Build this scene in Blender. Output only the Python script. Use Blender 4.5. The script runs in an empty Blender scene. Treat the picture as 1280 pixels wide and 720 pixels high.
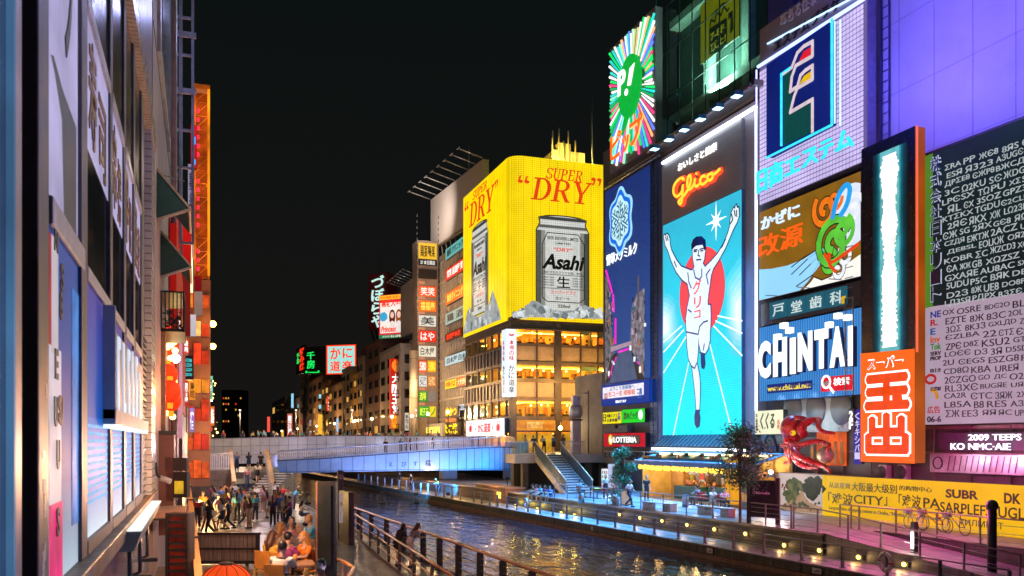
import bpy, bmesh, math, random
from mathutils import Vector as V, Matrix as M4
random.seed(7)
SC = bpy.context.scene
COL = SC.collection
# ------------------------------------------------------------------ camera, sky, sun, exposure
FPX, HY, EYE = 1100.0, 553.0, 5.6          # focal length in photo pixels, horizon row, eye height over the water
YAW = math.atan(390 / FPX)                 # the canal runs along +Y; the camera looks a little to its right
FX, FY, RX, RY = math.sin(YAW), math.cos(YAW), math.cos(YAW), -math.sin(YAW)
cam = bpy.data.cameras.new('camera'); camo = bpy.data.objects.new('camera', cam); COL.objects.link(camo)
camo.location = (0, 0, EYE); camo.rotation_euler = (math.pi / 2, 0, -YAW)
cam.sensor_width = 36; cam.lens = FPX / 1280 * 36; cam.shift_y = (HY - 360) / 1280
cam.clip_start = .05; cam.clip_end = 3000
cam.dof.use_dof = True; cam.dof.focus_distance = 60; cam.dof.aperture_fstop = 2.8
SC.camera = camo
w = bpy.data.worlds.new('World'); SC.world = w; w.use_nodes = True
nt = w.node_tree; nt.nodes.clear()
sky = nt.nodes.new('ShaderNodeTexSky'); sky.sky_type = 'NISHITA'; sky.sun_disc = False
sky.sun_elevation = math.radians(-8); sky.sun_rotation = math.radians(200)
bg = nt.nodes.new('ShaderNodeBackground'); bg.inputs[1].default_value = .05
bg2 = nt.nodes.new('ShaderNodeBackground'); bg2.inputs[1].default_value = 1
tc = nt.nodes.new('ShaderNodeTexCoord'); sx = nt.nodes.new('ShaderNodeSeparateXYZ'); rp = nt.nodes.new('ShaderNodeValToRGB')
rp.color_ramp.elements[0].position = 0; rp.color_ramp.elements[0].color = (.0085, .0075, .0065, 1)
rp.color_ramp.elements[1].position = .45; rp.color_ramp.elements[1].color = (.0036, .0056, .0056, 1)
nt.links.new(tc.outputs['Generated'], sx.inputs[0]); nt.links.new(sx.outputs[2], rp.inputs[0]); nt.links.new(rp.outputs[0], bg2.inputs[0])
ad = nt.nodes.new('ShaderNodeAddShader'); wo = nt.nodes.new('ShaderNodeOutputWorld')
nt.links.new(sky.outputs[0], bg.inputs[0]); nt.links.new(bg.outputs[0], ad.inputs[0]); nt.links.new(bg2.outputs[0], ad.inputs[1]); nt.links.new(ad.outputs[0], wo.inputs[0])
sl = bpy.data.lights.new('sun', 'SUN'); sl.energy = .03; sl.angle = math.radians(.5); sl.color = (.8, .88, 1)
so = bpy.data.objects.new('sun', sl); COL.objects.link(so); so.rotation_euler = (math.radians(35), 0, math.radians(-30))
SC.view_settings.view_transform = 'Standard'; SC.view_settings.look = 'None'; SC.view_settings.exposure = 0; SC.view_settings.gamma = 1
SC.render.engine = 'CYCLES'; SC.cycles.use_denoising = True
SC.cycles.max_bounces = 6; SC.cycles.diffuse_bounces = 3; SC.cycles.glossy_bounces = 3; SC.cycles.transmission_bounces = 4
SC.cycles.sample_clamp_indirect = 4; SC.cycles.caustics_reflective = False; SC.cycles.caustics_refractive = False

# ------------------------------------------------------------------ helpers
def W(px, py, d):
    r = (px - 640) / FPX * d
    return V((FX * d + RX * r, FY * d + RY * r, EYE + (HY - py) / FPX * d))
def dX(px, X): return X / (FX + RX * (px - 640) / FPX)
def dY(px, Y): return Y / (FY + RY * (px - 640) / FPX)
def dZ(py, z): return (EYE - z) * FPX / (py - HY)
def G(px, py, z): return W(px, py, dZ(py, z))        # point of a ground level
def lin(c):
    c = c / 255
    return c / 12.92 if c <= .04045 else ((c + .055) / 1.055) ** 2.4
def S(r, g, b): return (lin(r), lin(g), lin(b))
_m = {}
def nd(t, ty, **k):
    n = t.nodes.new(ty)
    for a, b in k.items(): setattr(n, a, b)
    return n
def mat(c, rough=.6, metal=0, var=.25, scale=3, bump=0, spec=.5, key=None, kind='noise', detail=6, stretch=(1, 1, 1), coat=0):
    """matte or metal surface: base colour broken up by noise, roughness broken up with it"""
    k = key or ('m', tuple(round(x, 4) for x in c), rough, metal, var, scale, bump, kind, stretch, coat)
    if k in _m: return _m[k]
    m = bpy.data.materials.new('surface'); m.use_nodes = True; t = m.node_tree; p = t.nodes['Principled BSDF']
    tc = nd(t, 'ShaderNodeTexCoord'); mp = nd(t, 'ShaderNodeMapping'); mp.inputs['Scale'].default_value = stretch
    t.links.new(tc.outputs['Object'], mp.inputs[0])
    n = nd(t, 'ShaderNodeTexNoise'); n.inputs['Scale'].default_value = scale; n.inputs['Detail'].default_value = detail; n.inputs['Roughness'].default_value = .65
    t.links.new(mp.outputs[0], n.inputs['Vector'])
    r = nd(t, 'ShaderNodeValToRGB'); lo, hi = 1 - var, 1 + var
    r.color_ramp.elements[0].position = .3; r.color_ramp.elements[1].position = .7
    r.color_ramp.elements[0].color = (*[min(1, x * lo) for x in c], 1); r.color_ramp.elements[1].color = (*[min(1, x * hi) for x in c], 1)
    t.links.new(n.outputs['Fac'], r.inputs[0]); t.links.new(r.outputs[0], p.inputs['Base Color'])
    mr = nd(t, 'ShaderNodeMapRange'); mr.inputs[3].default_value = max(0, rough - .12); mr.inputs[4].default_value = min(1, rough + .12)
    t.links.new(n.outputs['Fac'], mr.inputs[0]); t.links.new(mr.outputs[0], p.inputs['Roughness'])
    p.inputs['Metallic'].default_value = metal; p.inputs['Specular IOR Level'].default_value = spec; p.inputs['Coat Weight'].default_value = coat
    if bump:
        b = nd(t, 'ShaderNodeBump'); b.inputs['Strength'].default_value = bump; b.inputs['Distance'].default_value = .05
        t.links.new(n.outputs['Fac'], b.inputs['Height']); t.links.new(b.outputs[0], p.inputs['Normal'])
    _m[k] = m; return m
def tiles(c, c2, bw, bh, mortar=.012, rough=.4, off=.5, plane='xz', bump=.4):
    """brick / tile / plank surface in metres"""
    k = ('t', c, c2, bw, bh, mortar, rough, off, plane)
    if k in _m: return _m[k]
    m = bpy.data.materials.new('tiling'); m.use_nodes = True; t = m.node_tree; p = t.nodes['Principled BSDF']
    tc = nd(t, 'ShaderNodeTexCoord'); s = nd(t, 'ShaderNodeSeparateXYZ'); cb = nd(t, 'ShaderNodeCombineXYZ')
    t.links.new(tc.outputs['Object'], s.inputs[0])
    ix = {'x': 0, 'y': 1, 'z': 2}
    t.links.new(s.outputs[ix[plane[0]]], cb.inputs[0]); t.links.new(s.outputs[ix[plane[1]]], cb.inputs[1])
    b = nd(t, 'ShaderNodeTexBrick'); b.offset = off; b.inputs['Scale'].default_value = 1
    b.inputs['Color1'].default_value = (*c, 1); b.inputs['Color2'].default_value = (*c2, 1); b.inputs['Mortar'].default_value = (*[x * .3 for x in c], 1)
    b.inputs['Brick Width'].default_value = bw; b.inputs['Row Height'].default_value = bh; b.inputs['Mortar Size'].default_value = mortar; b.inputs['Mortar Smooth'].default_value = .3
    t.links.new(cb.outputs[0], b.inputs['Vector'])
    n = nd(t, 'ShaderNodeTexNoise'); n.inputs['Scale'].default_value = 1.3; n.inputs['Detail'].default_value = 8; n.inputs['Roughness'].default_value = .7
    t.links.new(tc.outputs['Object'], n.inputs['Vector'])
    mr = nd(t, 'ShaderNodeMapRange'); mr.inputs[1].default_value = .3; mr.inputs[2].default_value = .7; mr.inputs[3].default_value = .55; mr.inputs[4].default_value = 1.2
    t.links.new(n.outputs['Fac'], mr.inputs[0])
    mx = nd(t, 'ShaderNodeMix', data_type='RGBA', blend_type='MULTIPLY'); mx.inputs[0].default_value = 1
    t.links.new(b.outputs['Color'], mx.inputs[6]); t.links.new(mr.outputs[0], mx.inputs[7]); t.links.new(mx.outputs[2], p.inputs['Base Color'])
    mr2 = nd(t, 'ShaderNodeMapRange'); mr2.inputs[3].default_value = rough + .15; mr2.inputs[4].default_value = max(.05, rough - .2)
    t.links.new(n.outputs['Fac'], mr2.inputs[0]); t.links.new(mr2.outputs[0], p.inputs['Roughness'])
    bu = nd(t, 'ShaderNodeBump'); bu.inputs['Strength'].default_value = bump; bu.inputs['Distance'].default_value = .01; bu.invert = True
    t.links.new(b.outputs['Fac'], bu.inputs['Height']); t.links.new(bu.outputs[0], p.inputs['Normal'])
    _m[k] = m; return m
def glow(c, s=1.0, var=.12, scale=2.5, led=0, base=.02):
    """emissive surface"""
    k = ('g', tuple(round(x, 4) for x in c), s, var, scale, led)
    if k in _m: return _m[k]
    m = bpy.data.materials.new('lit'); m.use_nodes = True; t = m.node_tree; p = t.nodes['Principled BSDF']
    p.inputs['Base Color'].default_value = (*[base + .06 * x for x in c], 1); p.inputs['Roughness'].default_value = .5; p.inputs['Specular IOR Level'].default_value = .04
    tc = nd(t, 'ShaderNodeTexCoord'); n = nd(t, 'ShaderNodeTexNoise'); n.inputs['Scale'].default_value = scale; n.inputs['Detail'].default_value = 3
    t.links.new(tc.outputs['Object'], n.inputs['Vector'])
    mr = nd(t, 'ShaderNodeMapRange'); mr.inputs[1].default_value = .3; mr.inputs[2].default_value = .7; mr.inputs[3].default_value = s * (1 - var); mr.inputs[4].default_value = s * (1 + var)
    t.links.new(n.outputs['Fac'], mr.inputs[0]); last = mr.outputs[0]
    if led:
        for ax in (0, 1):
            sp = nd(t, 'ShaderNodeSeparateXYZ'); t.links.new(tc.outputs['Object'], sp.inputs[0])
            a = nd(t, 'ShaderNodeMath', operation='MULTIPLY'); a.inputs[1].default_value = 2 * math.pi / led; t.links.new(sp.outputs[ax], a.inputs[0])
            b = nd(t, 'ShaderNodeMath', operation='SINE'); t.links.new(a.outputs[0], b.inputs[0])
            c2 = nd(t, 'ShaderNodeMath', operation='MULTIPLY_ADD'); c2.inputs[1].default_value = .16; c2.inputs[2].default_value = 1; t.links.new(b.outputs[0], c2.inputs[0])
            d = nd(t, 'ShaderNodeMath', operation='MULTIPLY'); t.links.new(last, d.inputs[0]); t.links.new(c2.outputs[0], d.inputs[1]); last = d.outputs[0]
    p.inputs['Emission Color'].default_value = (*c, 1); t.links.new(last, p.inputs['Emission Strength'])
    _m[k] = m; return m
def glass(c=(.02, .03, .04), rough=.06):
    k = ('gl', c, rough)
    if k in _m: return _m[k]
    m = mat(c, rough, 0, .4, 1.2, key=k); m.node_tree.nodes['Principled BSDF'].inputs['Specular IOR Level'].default_value = 1
    return m
# mesh pieces ---------------------------------------------------------
class B:
    """collects shapes, then links them as one mesh object"""
    def __init__(s): s.v = []; s.f = []; s.mi = []; s.cur = 0; s.sm = []
    def add(s, vs, fs, smooth=False):
        o = len(s.v); s.v += [tuple(p) for p in vs]; s.f += [[o + i for i in f] for f in fs]; s.mi += [s.cur] * len(fs); s.sm += [smooth] * len(fs); return s
    def box(s, a, b):
        (x0, y0, z0), (x1, y1, z1) = [min(p, q) for p, q in zip(a, b)], [max(p, q) for p, q in zip(a, b)]
        return s.add([(x0, y0, z0), (x1, y0, z0), (x1, y1, z0), (x0, y1, z0), (x0, y0, z1), (x1, y0, z1), (x1, y1, z1), (x0, y1, z1)],
                     [(0, 3, 2, 1), (4, 5, 6, 7), (0, 1, 5, 4), (1, 2, 6, 5), (2, 3, 7, 6), (3, 0, 4, 7)])
    def obox(s, p, q, wd, h):
        """bar of rectangular section from p to q"""
        p, q = V(p), V(q); d = (q - p).normalized(); up = V((0, 0, 1)) if abs(d.z) < .95 else V((0, 1, 0))
        a = d.cross(up).normalized() * wd / 2; b = a.cross(d).normalized() * h / 2
        vs = [p - a - b, p + a - b, p + a + b, p - a + b, q - a - b, q + a - b, q + a + b, q - a + b]
        return s.add(vs, [(3, 2, 1, 0), (4, 5, 6, 7), (0, 1, 5, 4), (1, 2, 6, 5), (2, 3, 7, 6), (3, 0, 4, 7)])
    def prism(s, pts, z0, z1):
        """polygon in local xy, extruded along z"""
        n = len(pts); ar = sum(pts[i][0] * pts[(i + 1) % n][1] - pts[(i + 1) % n][0] * pts[i][1] for i in range(n))
        if ar < 0: pts = pts[::-1]
        vs = [(x, y, z0) for x, y in pts] + [(x, y, z1) for x, y in pts]
        return s.add(vs, [list(range(n))[::-1], [n + i for i in range(n)]] + [(i, (i + 1) % n, n + (i + 1) % n, n + i) for i in range(n)])
    def tube(s, pts, r, n=6, cap=True, flat=None):
        pts = [V(p) for p in pts]; rs = r if isinstance(r, (list, tuple)) else [r] * len(pts); vs = []; fs = []; pa = None
        for i, p in enumerate(pts):
            d = (pts[min(i + 1, len(pts) - 1)] - pts[max(i - 1, 0)])
            d = d.normalized() if d.length > 1e-9 else V((0, 0, 1))
            if pa is None:
                up = V((0, 0, 1)) if abs(d.z) < .9 else V((1, 0, 0)); a = d.cross(up).normalized()
            else:
                a = pa - d * pa.dot(d); a = a.normalized() if a.length > 1e-6 else d.orthogonal().normalized()
            pa = a; b = d.cross(a)
            for k in range(n):
                t = 2 * math.pi * k / n; vs.append(p + a * math.cos(t) * rs[i] + b * math.sin(t) * rs[i] * (flat or 1))
        for i in range(len(pts) - 1):
            for k in range(n): fs.append((i * n + k, i * n + (k + 1) % n, (i + 1) * n + (k + 1) % n, (i + 1) * n + k))
        if cap: fs += [list(range(n))[::-1], [(len(pts) - 1) * n + k for k in range(n)]]
        return s.add(vs, fs, n > 4)
    def ball(s, c, r, n=12, m=8):
        rx, ry, rz = r if isinstance(r, (list, tuple)) else (r, r, r); vs = [(c[0], c[1], c[2] - rz)]; fs = []
        for i in range(1, m):
            a = math.pi * i / m - math.pi / 2
            for k in range(n):
                t = 2 * math.pi * k / n; vs.append((c[0] + rx * math.cos(a) * math.cos(t), c[1] + ry * math.cos(a) * math.sin(t), c[2] + rz * math.sin(a)))
        vs.append((c[0], c[1], c[2] + rz)); L = len(vs) - 1
        for k in range(n):
            fs.append((0, 1 + (k + 1) % n, 1 + k)); fs.append((L, L - n + k, L - n + (k + 1) % n))
        for i in range(m - 2):
            for k in range(n): fs.append((1 + i * n + k, 1 + i * n + (k + 1) % n, 1 + (i + 1) * n + (k + 1) % n, 1 + (i + 1) * n + k))
        return s.add(vs, fs, True)
    def ring(s, pts, wd, z0, z1, closed=True):
        """outline stroke of a polygon in local xy"""
        n = len(pts)
        for i in range(n if closed else n - 1):
            p, q = V(pts[i]), V(pts[(i + 1) % n]); d = q - p
            if d.length < 1e-6: continue
            d.normalize(); a = V((-d.y, d.x)) * wd / 2; p2 = p - d * wd * .3; q2 = q + d * wd * .3; e = .0006 * (i % 3)
            s.prism([tuple(p2 - a), tuple(q2 - a), tuple(q2 + a), tuple(p2 + a)], z0, z1 + e)
        return s
    def build(s, name, mats, parent=None, bevel=0, loc=None):
        me = bpy.data.meshes.new(name); me.from_pydata(s.v, [], s.f)
        mats = mats if isinstance(mats, (list, tuple)) else [mats]
        for m in mats: me.materials.append(m)
        me.polygons.foreach_set('material_index', s.mi); me.polygons.foreach_set('use_smooth', s.sm); me.update()
        o = bpy.data.objects.new(name, me); COL.objects.link(o)
        if parent: o.parent = parent
        if loc: o.location = loc
        if bevel:
            bv = o.modifiers.new('edge', 'BEVEL'); bv.width = bevel; bv.segments = 2; bv.limit_method = 'ANGLE'
        return o
def tag(o, label=None, cat=None, group=None, kind=None):
    for k, v in (('label', label), ('category', cat), ('group', group), ('kind', kind)):
        if v: o[k] = v
    return o
def thing(name, label, cat, loc=(0, 0, 0), rz=0, group=None, mtx=None):
    o = bpy.data.objects.new(name, None); COL.objects.link(o); o.empty_display_size = .2
    if mtx is not None: o.matrix_world = mtx
    else: o.location = loc; o.rotation_euler = (0, 0, rz)
    return tag(o, label, cat, group)
def dup(root, loc=None, rz=None, label=None, group=None):
    r = root.copy(); COL.objects.link(r)
    if loc is not None: r.location = loc
    if rz is not None: r.rotation_euler = (0, 0, rz)
    if label: r['label'] = label
    if group: r['group'] = group
    for ch in list(root.children):
        c = ch.copy(); COL.objects.link(c); c.parent = r
        for g in list(ch.children):
            d = g.copy(); COL.objects.link(d); d.parent = c
    return r
# lettering -----------------------------------------------------------
_tx = {}
def glyphs(s, bold=0, shear=0, extr=0):
    """outline of a string as triangles, normalised to its bounding box"""
    k = (s, bold, shear)
    if k not in _tx:
        c = bpy.data.curves.new('lettering', 'FONT'); c.body = s; c.size = 1; c.offset = bold; c.shear = shear; c.resolution_u = 3
        o = bpy.data.objects.new('lettering', c); COL.objects.link(o)
        me = bpy.data.meshes.new_from_object(o)
        vs = [(v.co.x, v.co.y) for v in me.vertices]; fs = [list(p.vertices) for p in me.polygons]
        bpy.data.objects.remove(o); bpy.data.curves.remove(c); bpy.data.meshes.remove(me)
        x0, x1 = min(v[0] for v in vs), max(v[0] for v in vs); y0, y1 = min(v[1] for v in vs), max(v[1] for v in vs)
        _tx[k] = ([((x - x0) / max(1e-6, x1 - x0), (y - y0) / max(1e-6, y1 - y0)) for x, y in vs], fs, (x1 - x0) / max(1e-6, y1 - y0))
    return _tx[k]
def put_text(b, s, x0, y0, x1, y1, z, th=.02, bold=0, shear=0, fit='box'):
    if any(ord(q) > 0x3000 for q in s): bold = min(bold, .012 + .3 * max(0, bold - .03)) if bold < .06 else bold * .45
    vs, fs, asp = glyphs(s, bold, shear)
    n = len(vs); e = {}
    for f in fs:
        for i in range(len(f)):
            p, q = f[i], f[(i + 1) % len(f)]; e[(p, q)] = e.get((p, q), 0) + 1
    P = [(x0 + u * (x1 - x0), y0 + v * (y1 - y0)) for u, v in vs]
    side = [(p, q) for (p, q) in e if (q, p) not in e]
    b.add([(x, y, z + th) for x, y in P] + [(x, y, z) for x, y in P], [list(f) for f in fs] + [(q, p, p + n, q + n) for p, q in side])
def put_vert(b, s, x0, y0, x1, y1, z, th=.02, bold=0, gap=.08):
    """characters stacked downwards"""
    h = (y1 - y0) / len(s)
    for i, ch in enumerate(s):
        t = y1 - i * h; put_text(b, ch, x0, t - h * (1 - gap / 2), x1, t - h * gap / 2, z, th, bold)
# sign on a vertical plane --------------------------------------------
class Sign:
    def __init__(s, name, label, cat, x0, x1, yt, yb, X=None, Y=None, d0=None, d1=None, th=.3, group=None, back=None, face=None, rim=0, off=0):
        """px x0..x1; yt, yb are the photo rows of top and bottom at x0; plane X=, Y= or two depths"""
        if X is not None: d0, d1 = dX(x0, X), dX(x1, X)
        elif Y is not None: d0, d1 = dY(x0, Y), dY(x1, Y)
        a, c = W(x0, yb, d0), W(x1, yb, d1); u = V((c.x - a.x, c.y - a.y, 0)); s.w = u.length; u.normalize(); n = u.cross(V((0, 0, 1)))
        s.h = W(x0, yt, d0).z - a.z; s.o = a; s.u = u; s.n = n
        m = M4(((u.x, 0, n.x, a.x), (u.y, 0, n.y, a.y), (0, 1, 0, a.z), (0, 0, 0, 1)))
        s.e = thing(name, label, cat, group=group, mtx=m)
        s.z = 0
        if face is not None:
            b = B().box((0, 0, -th), (s.w, s.h, 0)); b.build('casing', back or DARK, s.e, bevel=.02)
            s.rect('face', rim, rim, s.w - rim, s.h - rim, face, 0.004, .012)
            s.z = .02
    def l(s, px, py):
        """local point of the plane seen at a photo pixel"""
        r = (px - 640) / FPX; D = V((FX + RX * r, FY + RY * r, (HY - py) / FPX)); d = (s.o - V((0, 0, EYE))).dot(s.n) / D.dot(s.n)
        p = V((0, 0, EYE)) + D * d - s.o; return (p.dot(s.u), p.z)
    def ls(s, pts): return [s.l(*p) for p in pts]
    def rect(s, name, x0, y0, x1, y1, m, z=None, th=.02):
        z = s.z if z is None else z
        return B().box((x0, y0, z), (x1, y1, z + th)).build(name, m, s.e)
    def poly(s, name, pts, m, z=None, th=.02):
        return B().prism(s.ls(pts), *((s.z, s.z + th) if z is None else (z, z + th))).build(name, m, s.e)
    def polys(s, name, lst, m, z=None, th=.02):
        z = s.z if z is None else z
        for p in lst: o = B().prism(s.ls(p), z, z + th).build(name, m, s.e)
        return o
    def box_px(s, x0, x1, yt, yb):
        a, b = s.l(x0, yb), s.l(x0, yt); c = s.l(x1, yb); return (a[0], a[1], c[0], b[1])
    def prect(s, name, x0, x1, yt, yb, m, z=None, th=.02):
        q = s.box_px(x0, x1, yt, yb); return s.rect(name, *q, m, z, th)
    def text(s, name, t, x0, x1, yt, yb, m, z=None, th=.03, bold=.01, shear=0, vert=False):
        q = s.box_px(x0, x1, yt, yb); b = B(); z = s.z + .02 if z is None else z
        (put_vert(b, t, *q, z, th, bold) if vert else put_text(b, t, *q, z, th, bold, shear))
        return b.build(name, m, s.e)
    def ftext(s, name, t, x0, y0, x1, y1, m, z=None, th=.03, bold=.01, shear=0, vert=False):
        """text in fractions of the sign"""
        b = B(); z = s.z + .02 if z is None else z; q = (x0 * s.w, y0 * s.h, x1 * s.w, y1 * s.h)
        (put_vert(b, t, *q, z, th, bold) if vert else put_text(b, t, *q, z, th, bold, shear))
        return b.build(name, m, s.e)
    def strokes(s, name, lines, wd, m, z=None, th=.02, closed=False):
        b = B(); z = s.z if z is None else z
        for p in lines: b.ring(s.ls(p), wd, z, z + th, closed)
        return b.build(name, m, s.e)
    def neon(s, name, lines, r, m, z=None, smooth=3):
        b = B(); z = s.z + .06 if z is None else z
        for p in lines: b.tube([(x, y, z) for x, y in spline(s.ls(p), smooth)], r, 8)
        return b.build(name, m, s.e)
def spline(p, k=4):
    if k <= 1 or len(p) < 3: return p
    out = []
    for i in range(len(p) - 1):
        a, b, c, d = p[max(i - 1, 0)], p[i], p[i + 1], p[min(i + 2, len(p) - 1)]
        for j in range(k):
            t = j / k
            out.append(tuple(.5 * (2 * b[q] + (c[q] - a[q]) * t + (2 * a[q] - 5 * b[q] + 4 * c[q] - d[q]) * t * t + (3 * b[q] - a[q] - 3 * c[q] + d[q]) * t ** 3) for q in range(len(b))))
    return out + [p[-1]]
def lamp(name, kind, loc, e, col, size=.05, target=None, spot=None, blend=.6, parent=None, sizey=None):
    l = bpy.data.lights.new(name, kind); l.energy = e * LK
    if kind != 'AREA' and size > .15: size = 0          # larger lamps lose their size, so added fill stays unseen
    l.color = col
    if kind == 'AREA':
        l.size = size
        if sizey: l.shape = 'RECTANGLE'; l.size_y = sizey
    else: l.shadow_soft_size = size
    if kind == 'SPOT': l.spot_size = math.radians(spot or 80); l.spot_blend = blend
    o = bpy.data.objects.new(name, l); COL.objects.link(o); o.location = loc
    if target is not None: o.rotation_euler = (V(target) - V(loc)).to_track_quat('-Z', 'Y').to_euler()
    return o
LK = 3.0
DARK = mat((.03, .03, .034), .5)
STEEL = mat((.33, .34, .36), .35, .8, .2, 6)
RAIL = mat((.2, .19, .2), .4, .7, .2, 8)
WOOD = mat((.3, .16, .08), .45, 0, .35, 5, stretch=(1, 1, 6))
WHITE = glow((1, 1, 1), 1.5)
# ------------------------------------------------------------------ ground, water, quays
Z_W, Z_LOW, Z_TER, Z_PL, Z_ST = 0.0, .66, 1.63, 1.1, 4.6
def st(b, name, m, bevel=0): return tag(b.build(name, m, None, bevel), kind='structure')
st(B().add([(-900, -300, -.8), (900, -300, -.8), (900, 1500, -.8), (-900, 1500, -.8)], [(0, 1, 2, 3)]), 'ground', mat((.04, .04, .042), .8))
def water_mat():
    m = bpy.data.materials.new('canal water'); m.use_nodes = True; t = m.node_tree; p = t.nodes['Principled BSDF']
    p.inputs['Base Color'].default_value = (.002, .007, .012, 1); p.inputs['Roughness'].default_value = .04; p.inputs['IOR'].default_value = 1.45
    tc = nd(t, 'ShaderNodeTexCoord'); prev = None
    for sc, stg, dist, stretch in ((.5, .6, .17, (1.9, .8, 1)), (2.0, .55, .07, (1.6, .7, 1)), (6, .22, .012, (1.3, .8, 1))):
        mp = nd(t, 'ShaderNodeMapping'); mp.inputs['Scale'].default_value = stretch; mp.inputs['Rotation'].default_value = (0, 0, .35 + sc)
        n = nd(t, 'ShaderNodeTexNoise'); n.inputs['Scale'].default_value = sc; n.inputs['Detail'].default_value = 3
        t.links.new(tc.outputs['Object'], mp.inputs[0]); t.links.new(mp.outputs[0], n.inputs['Vector'])
        b = nd(t, 'ShaderNodeBump'); b.inputs['Strength'].default_value = stg; b.inputs['Distance'].default_value = dist
        t.links.new(n.outputs['Fac'], b.inputs['Height'])
        if prev: t.links.new(prev.outputs[0], b.inputs['Normal'])
        prev = b
    t.links.new(prev.outputs[0], p.inputs['Normal']); return m
st(B().add([(5, -20, 0), (27, -20, 0), (21, 420, 0), (-12, 420, 0)], [(0, 1, 2, 3)]), 'water', water_mat())
KQ = .062
def QX(Y, off=0): return 23.3 + off - KQ * (Y - 32.4)
def onQ(px, off=0):
    r = (px - 640) / FPX; ax, ay = FX + RX * r, FY + RY * r; d = (23.3 + off + KQ * 32.4) / (ax + KQ * ay); return V((d * ax, d * ay, 0))
def LX(Y, off=0): return 8.2 + off - .033 * (Y - 23)
def onL(px, off=0):
    r = (px - 640) / FPX; ax, ay = FX + RX * r, FY + RY * r; d = (8.2 + off + .033 * 23) / (ax + .033 * ay); return V((d * ax, d * ay, 0))
PAVE = tiles((.21, .2, .21), (.17, .165, .18), .9, .45, .012, .42, .5, 'xy', .04)
QTOP = tiles((.24, .23, .24), (.2, .19, .2), 1.8, .6, .015, .4, .5, 'yx', .03)
MOSS = mat((.075, .085, .05), .7, 0, .75, 1.6, .8, stretch=(1, 3, .35))
RUST = mat((.16, .085, .035), .6, 0, .6, 2.2, .6, stretch=(1, 1, 3))
BRICK = tiles((.075, .066, .056), (.05, .045, .04), .42, .2, .02, .55, .5, 'yz', .9)
def slab(name, pts, z0, z1, m):
    return st(B().prism(pts, z0, z1), name, m)
ya, yb = 4, 150
# right bank: lower walkway with a green mossy piled face, rusty waling at the water
slab('walkway', [(QX(ya, .12), ya), (QX(yb, .12), yb), (QX(yb, 2.32), yb), (QX(ya, 2.32), ya)], -.7, Z_LOW, QTOP)
b = B(); y = ya
while y < yb:                                    # sheet piles of uneven colour and set-back
    e = random.uniform(0, .05); y2 = y + .42
    b.prism([(QX(y, .0 + e), y), (QX(y2, 0 + e), y2), (QX(y2, .13), y2), (QX(y, .13), y)], .24, Z_LOW - .06); y = y2 + .012
st(b, 'quay_wall', MOSS)
st(B().prism([(QX(ya, -.06), ya), (QX(yb, -.06), yb), (QX(yb, .13), yb), (QX(ya, .13), ya)], -.6, .22), 'waling', RUST, .02)
st(B().prism([(QX(ya, -.05), ya), (QX(yb, -.05), yb), (QX(yb, .2), yb), (QX(ya, .2), ya)], Z_LOW - .07, Z_LOW + .004), 'kerb', mat((.25, .23, .22), .5, 0, .35, 2, .3), .015)
Y1 = onQ(1030, 2.3).y
Y2, YS = Y1 - 10, 68
slab('terrace', [(QX(Y1, 2.3), Y1), (QX(YS, 2.3), YS), (33.6, YS), (33.6, 10), (QX(10, 5.0), 10), (QX(Y1, 5.0), Y1)], -.6, Z_TER, PAVE)
# retaining wall skin and coping
st(B().prism([(QX(Y1, 2.2), Y1), (QX(YS + 20, 2.2), YS + 20), (QX(YS + 20, 2.3), YS + 20), (QX(Y1, 2.3), Y1)], .5, Z_TER - .1), 'retaining_wall', BRICK)
st(B().prism([(QX(Y1, 2.14), Y1), (QX(YS + 20, 2.14), YS + 20), (QX(YS + 20, 2.5), YS + 20), (QX(Y1, 2.5), Y1)], Z_TER - .1, Z_TER + .006), 'coping', mat((.26, .22, .2), .4, 0, .3, 3, .2), .015)
# the ramp down to the walkway at the near end
b = B(); o = [(QX(Y1, 2.3), Y1, Z_TER), (QX(Y1, 5.0), Y1, Z_TER), (QX(Y2, 5.0), Y2, Z_LOW + .02), (QX(Y2, 2.3), Y2, Z_LOW + .02)]
b.add(o + [(x, y, -.5) for x, y, z in o], [(0, 1, 2, 3)[::-1], (0, 3, 7, 4), (3, 2, 6, 7), (2, 1, 5, 6), (1, 0, 4, 5)]); st(b, 'ramp', PAVE)
st(B().prism([(QX(Y2, 2.3), Y2), (QX(Y2, 5), Y2), (QX(4, 5), 4), (QX(4, 2.3), 4)], -.5, Z_LOW, ), 'lower_landing', QTOP)
st(B().prism([(QX(Y1, 4.98), Y1), (QX(Y1, 5.1), Y1), (QX(4, 5.1), 4), (QX(4, 4.98), 4)], .3, Z_TER + .03), 'ramp_wall', BRICK)
# street level behind the stairs and the far right bank
slab('street', [(25.75, 70.5), (32.3, 88.6), (31, 89.2), (31, 150), (60, 150), (60, 68.4), (33.4, 68.4), (33.4, 70.5)], 3.9, Z_ST, PAVE)
st(B().box((25.4, 71.2, .5), (33.4, 72, 3.88)), 'abutment_wall', mat((.03, .03, .033), .6, 0, .3, 1, .2))
st(B().prism([(QX(70, 2.3), 68), (QX(150, 2.3), 150), (31.4, 150), (31.4, 68)], .5, Z_LOW + .97, ), 'bank', mat((.16, .12, .09), .5, 0, .3, 1))
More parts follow.
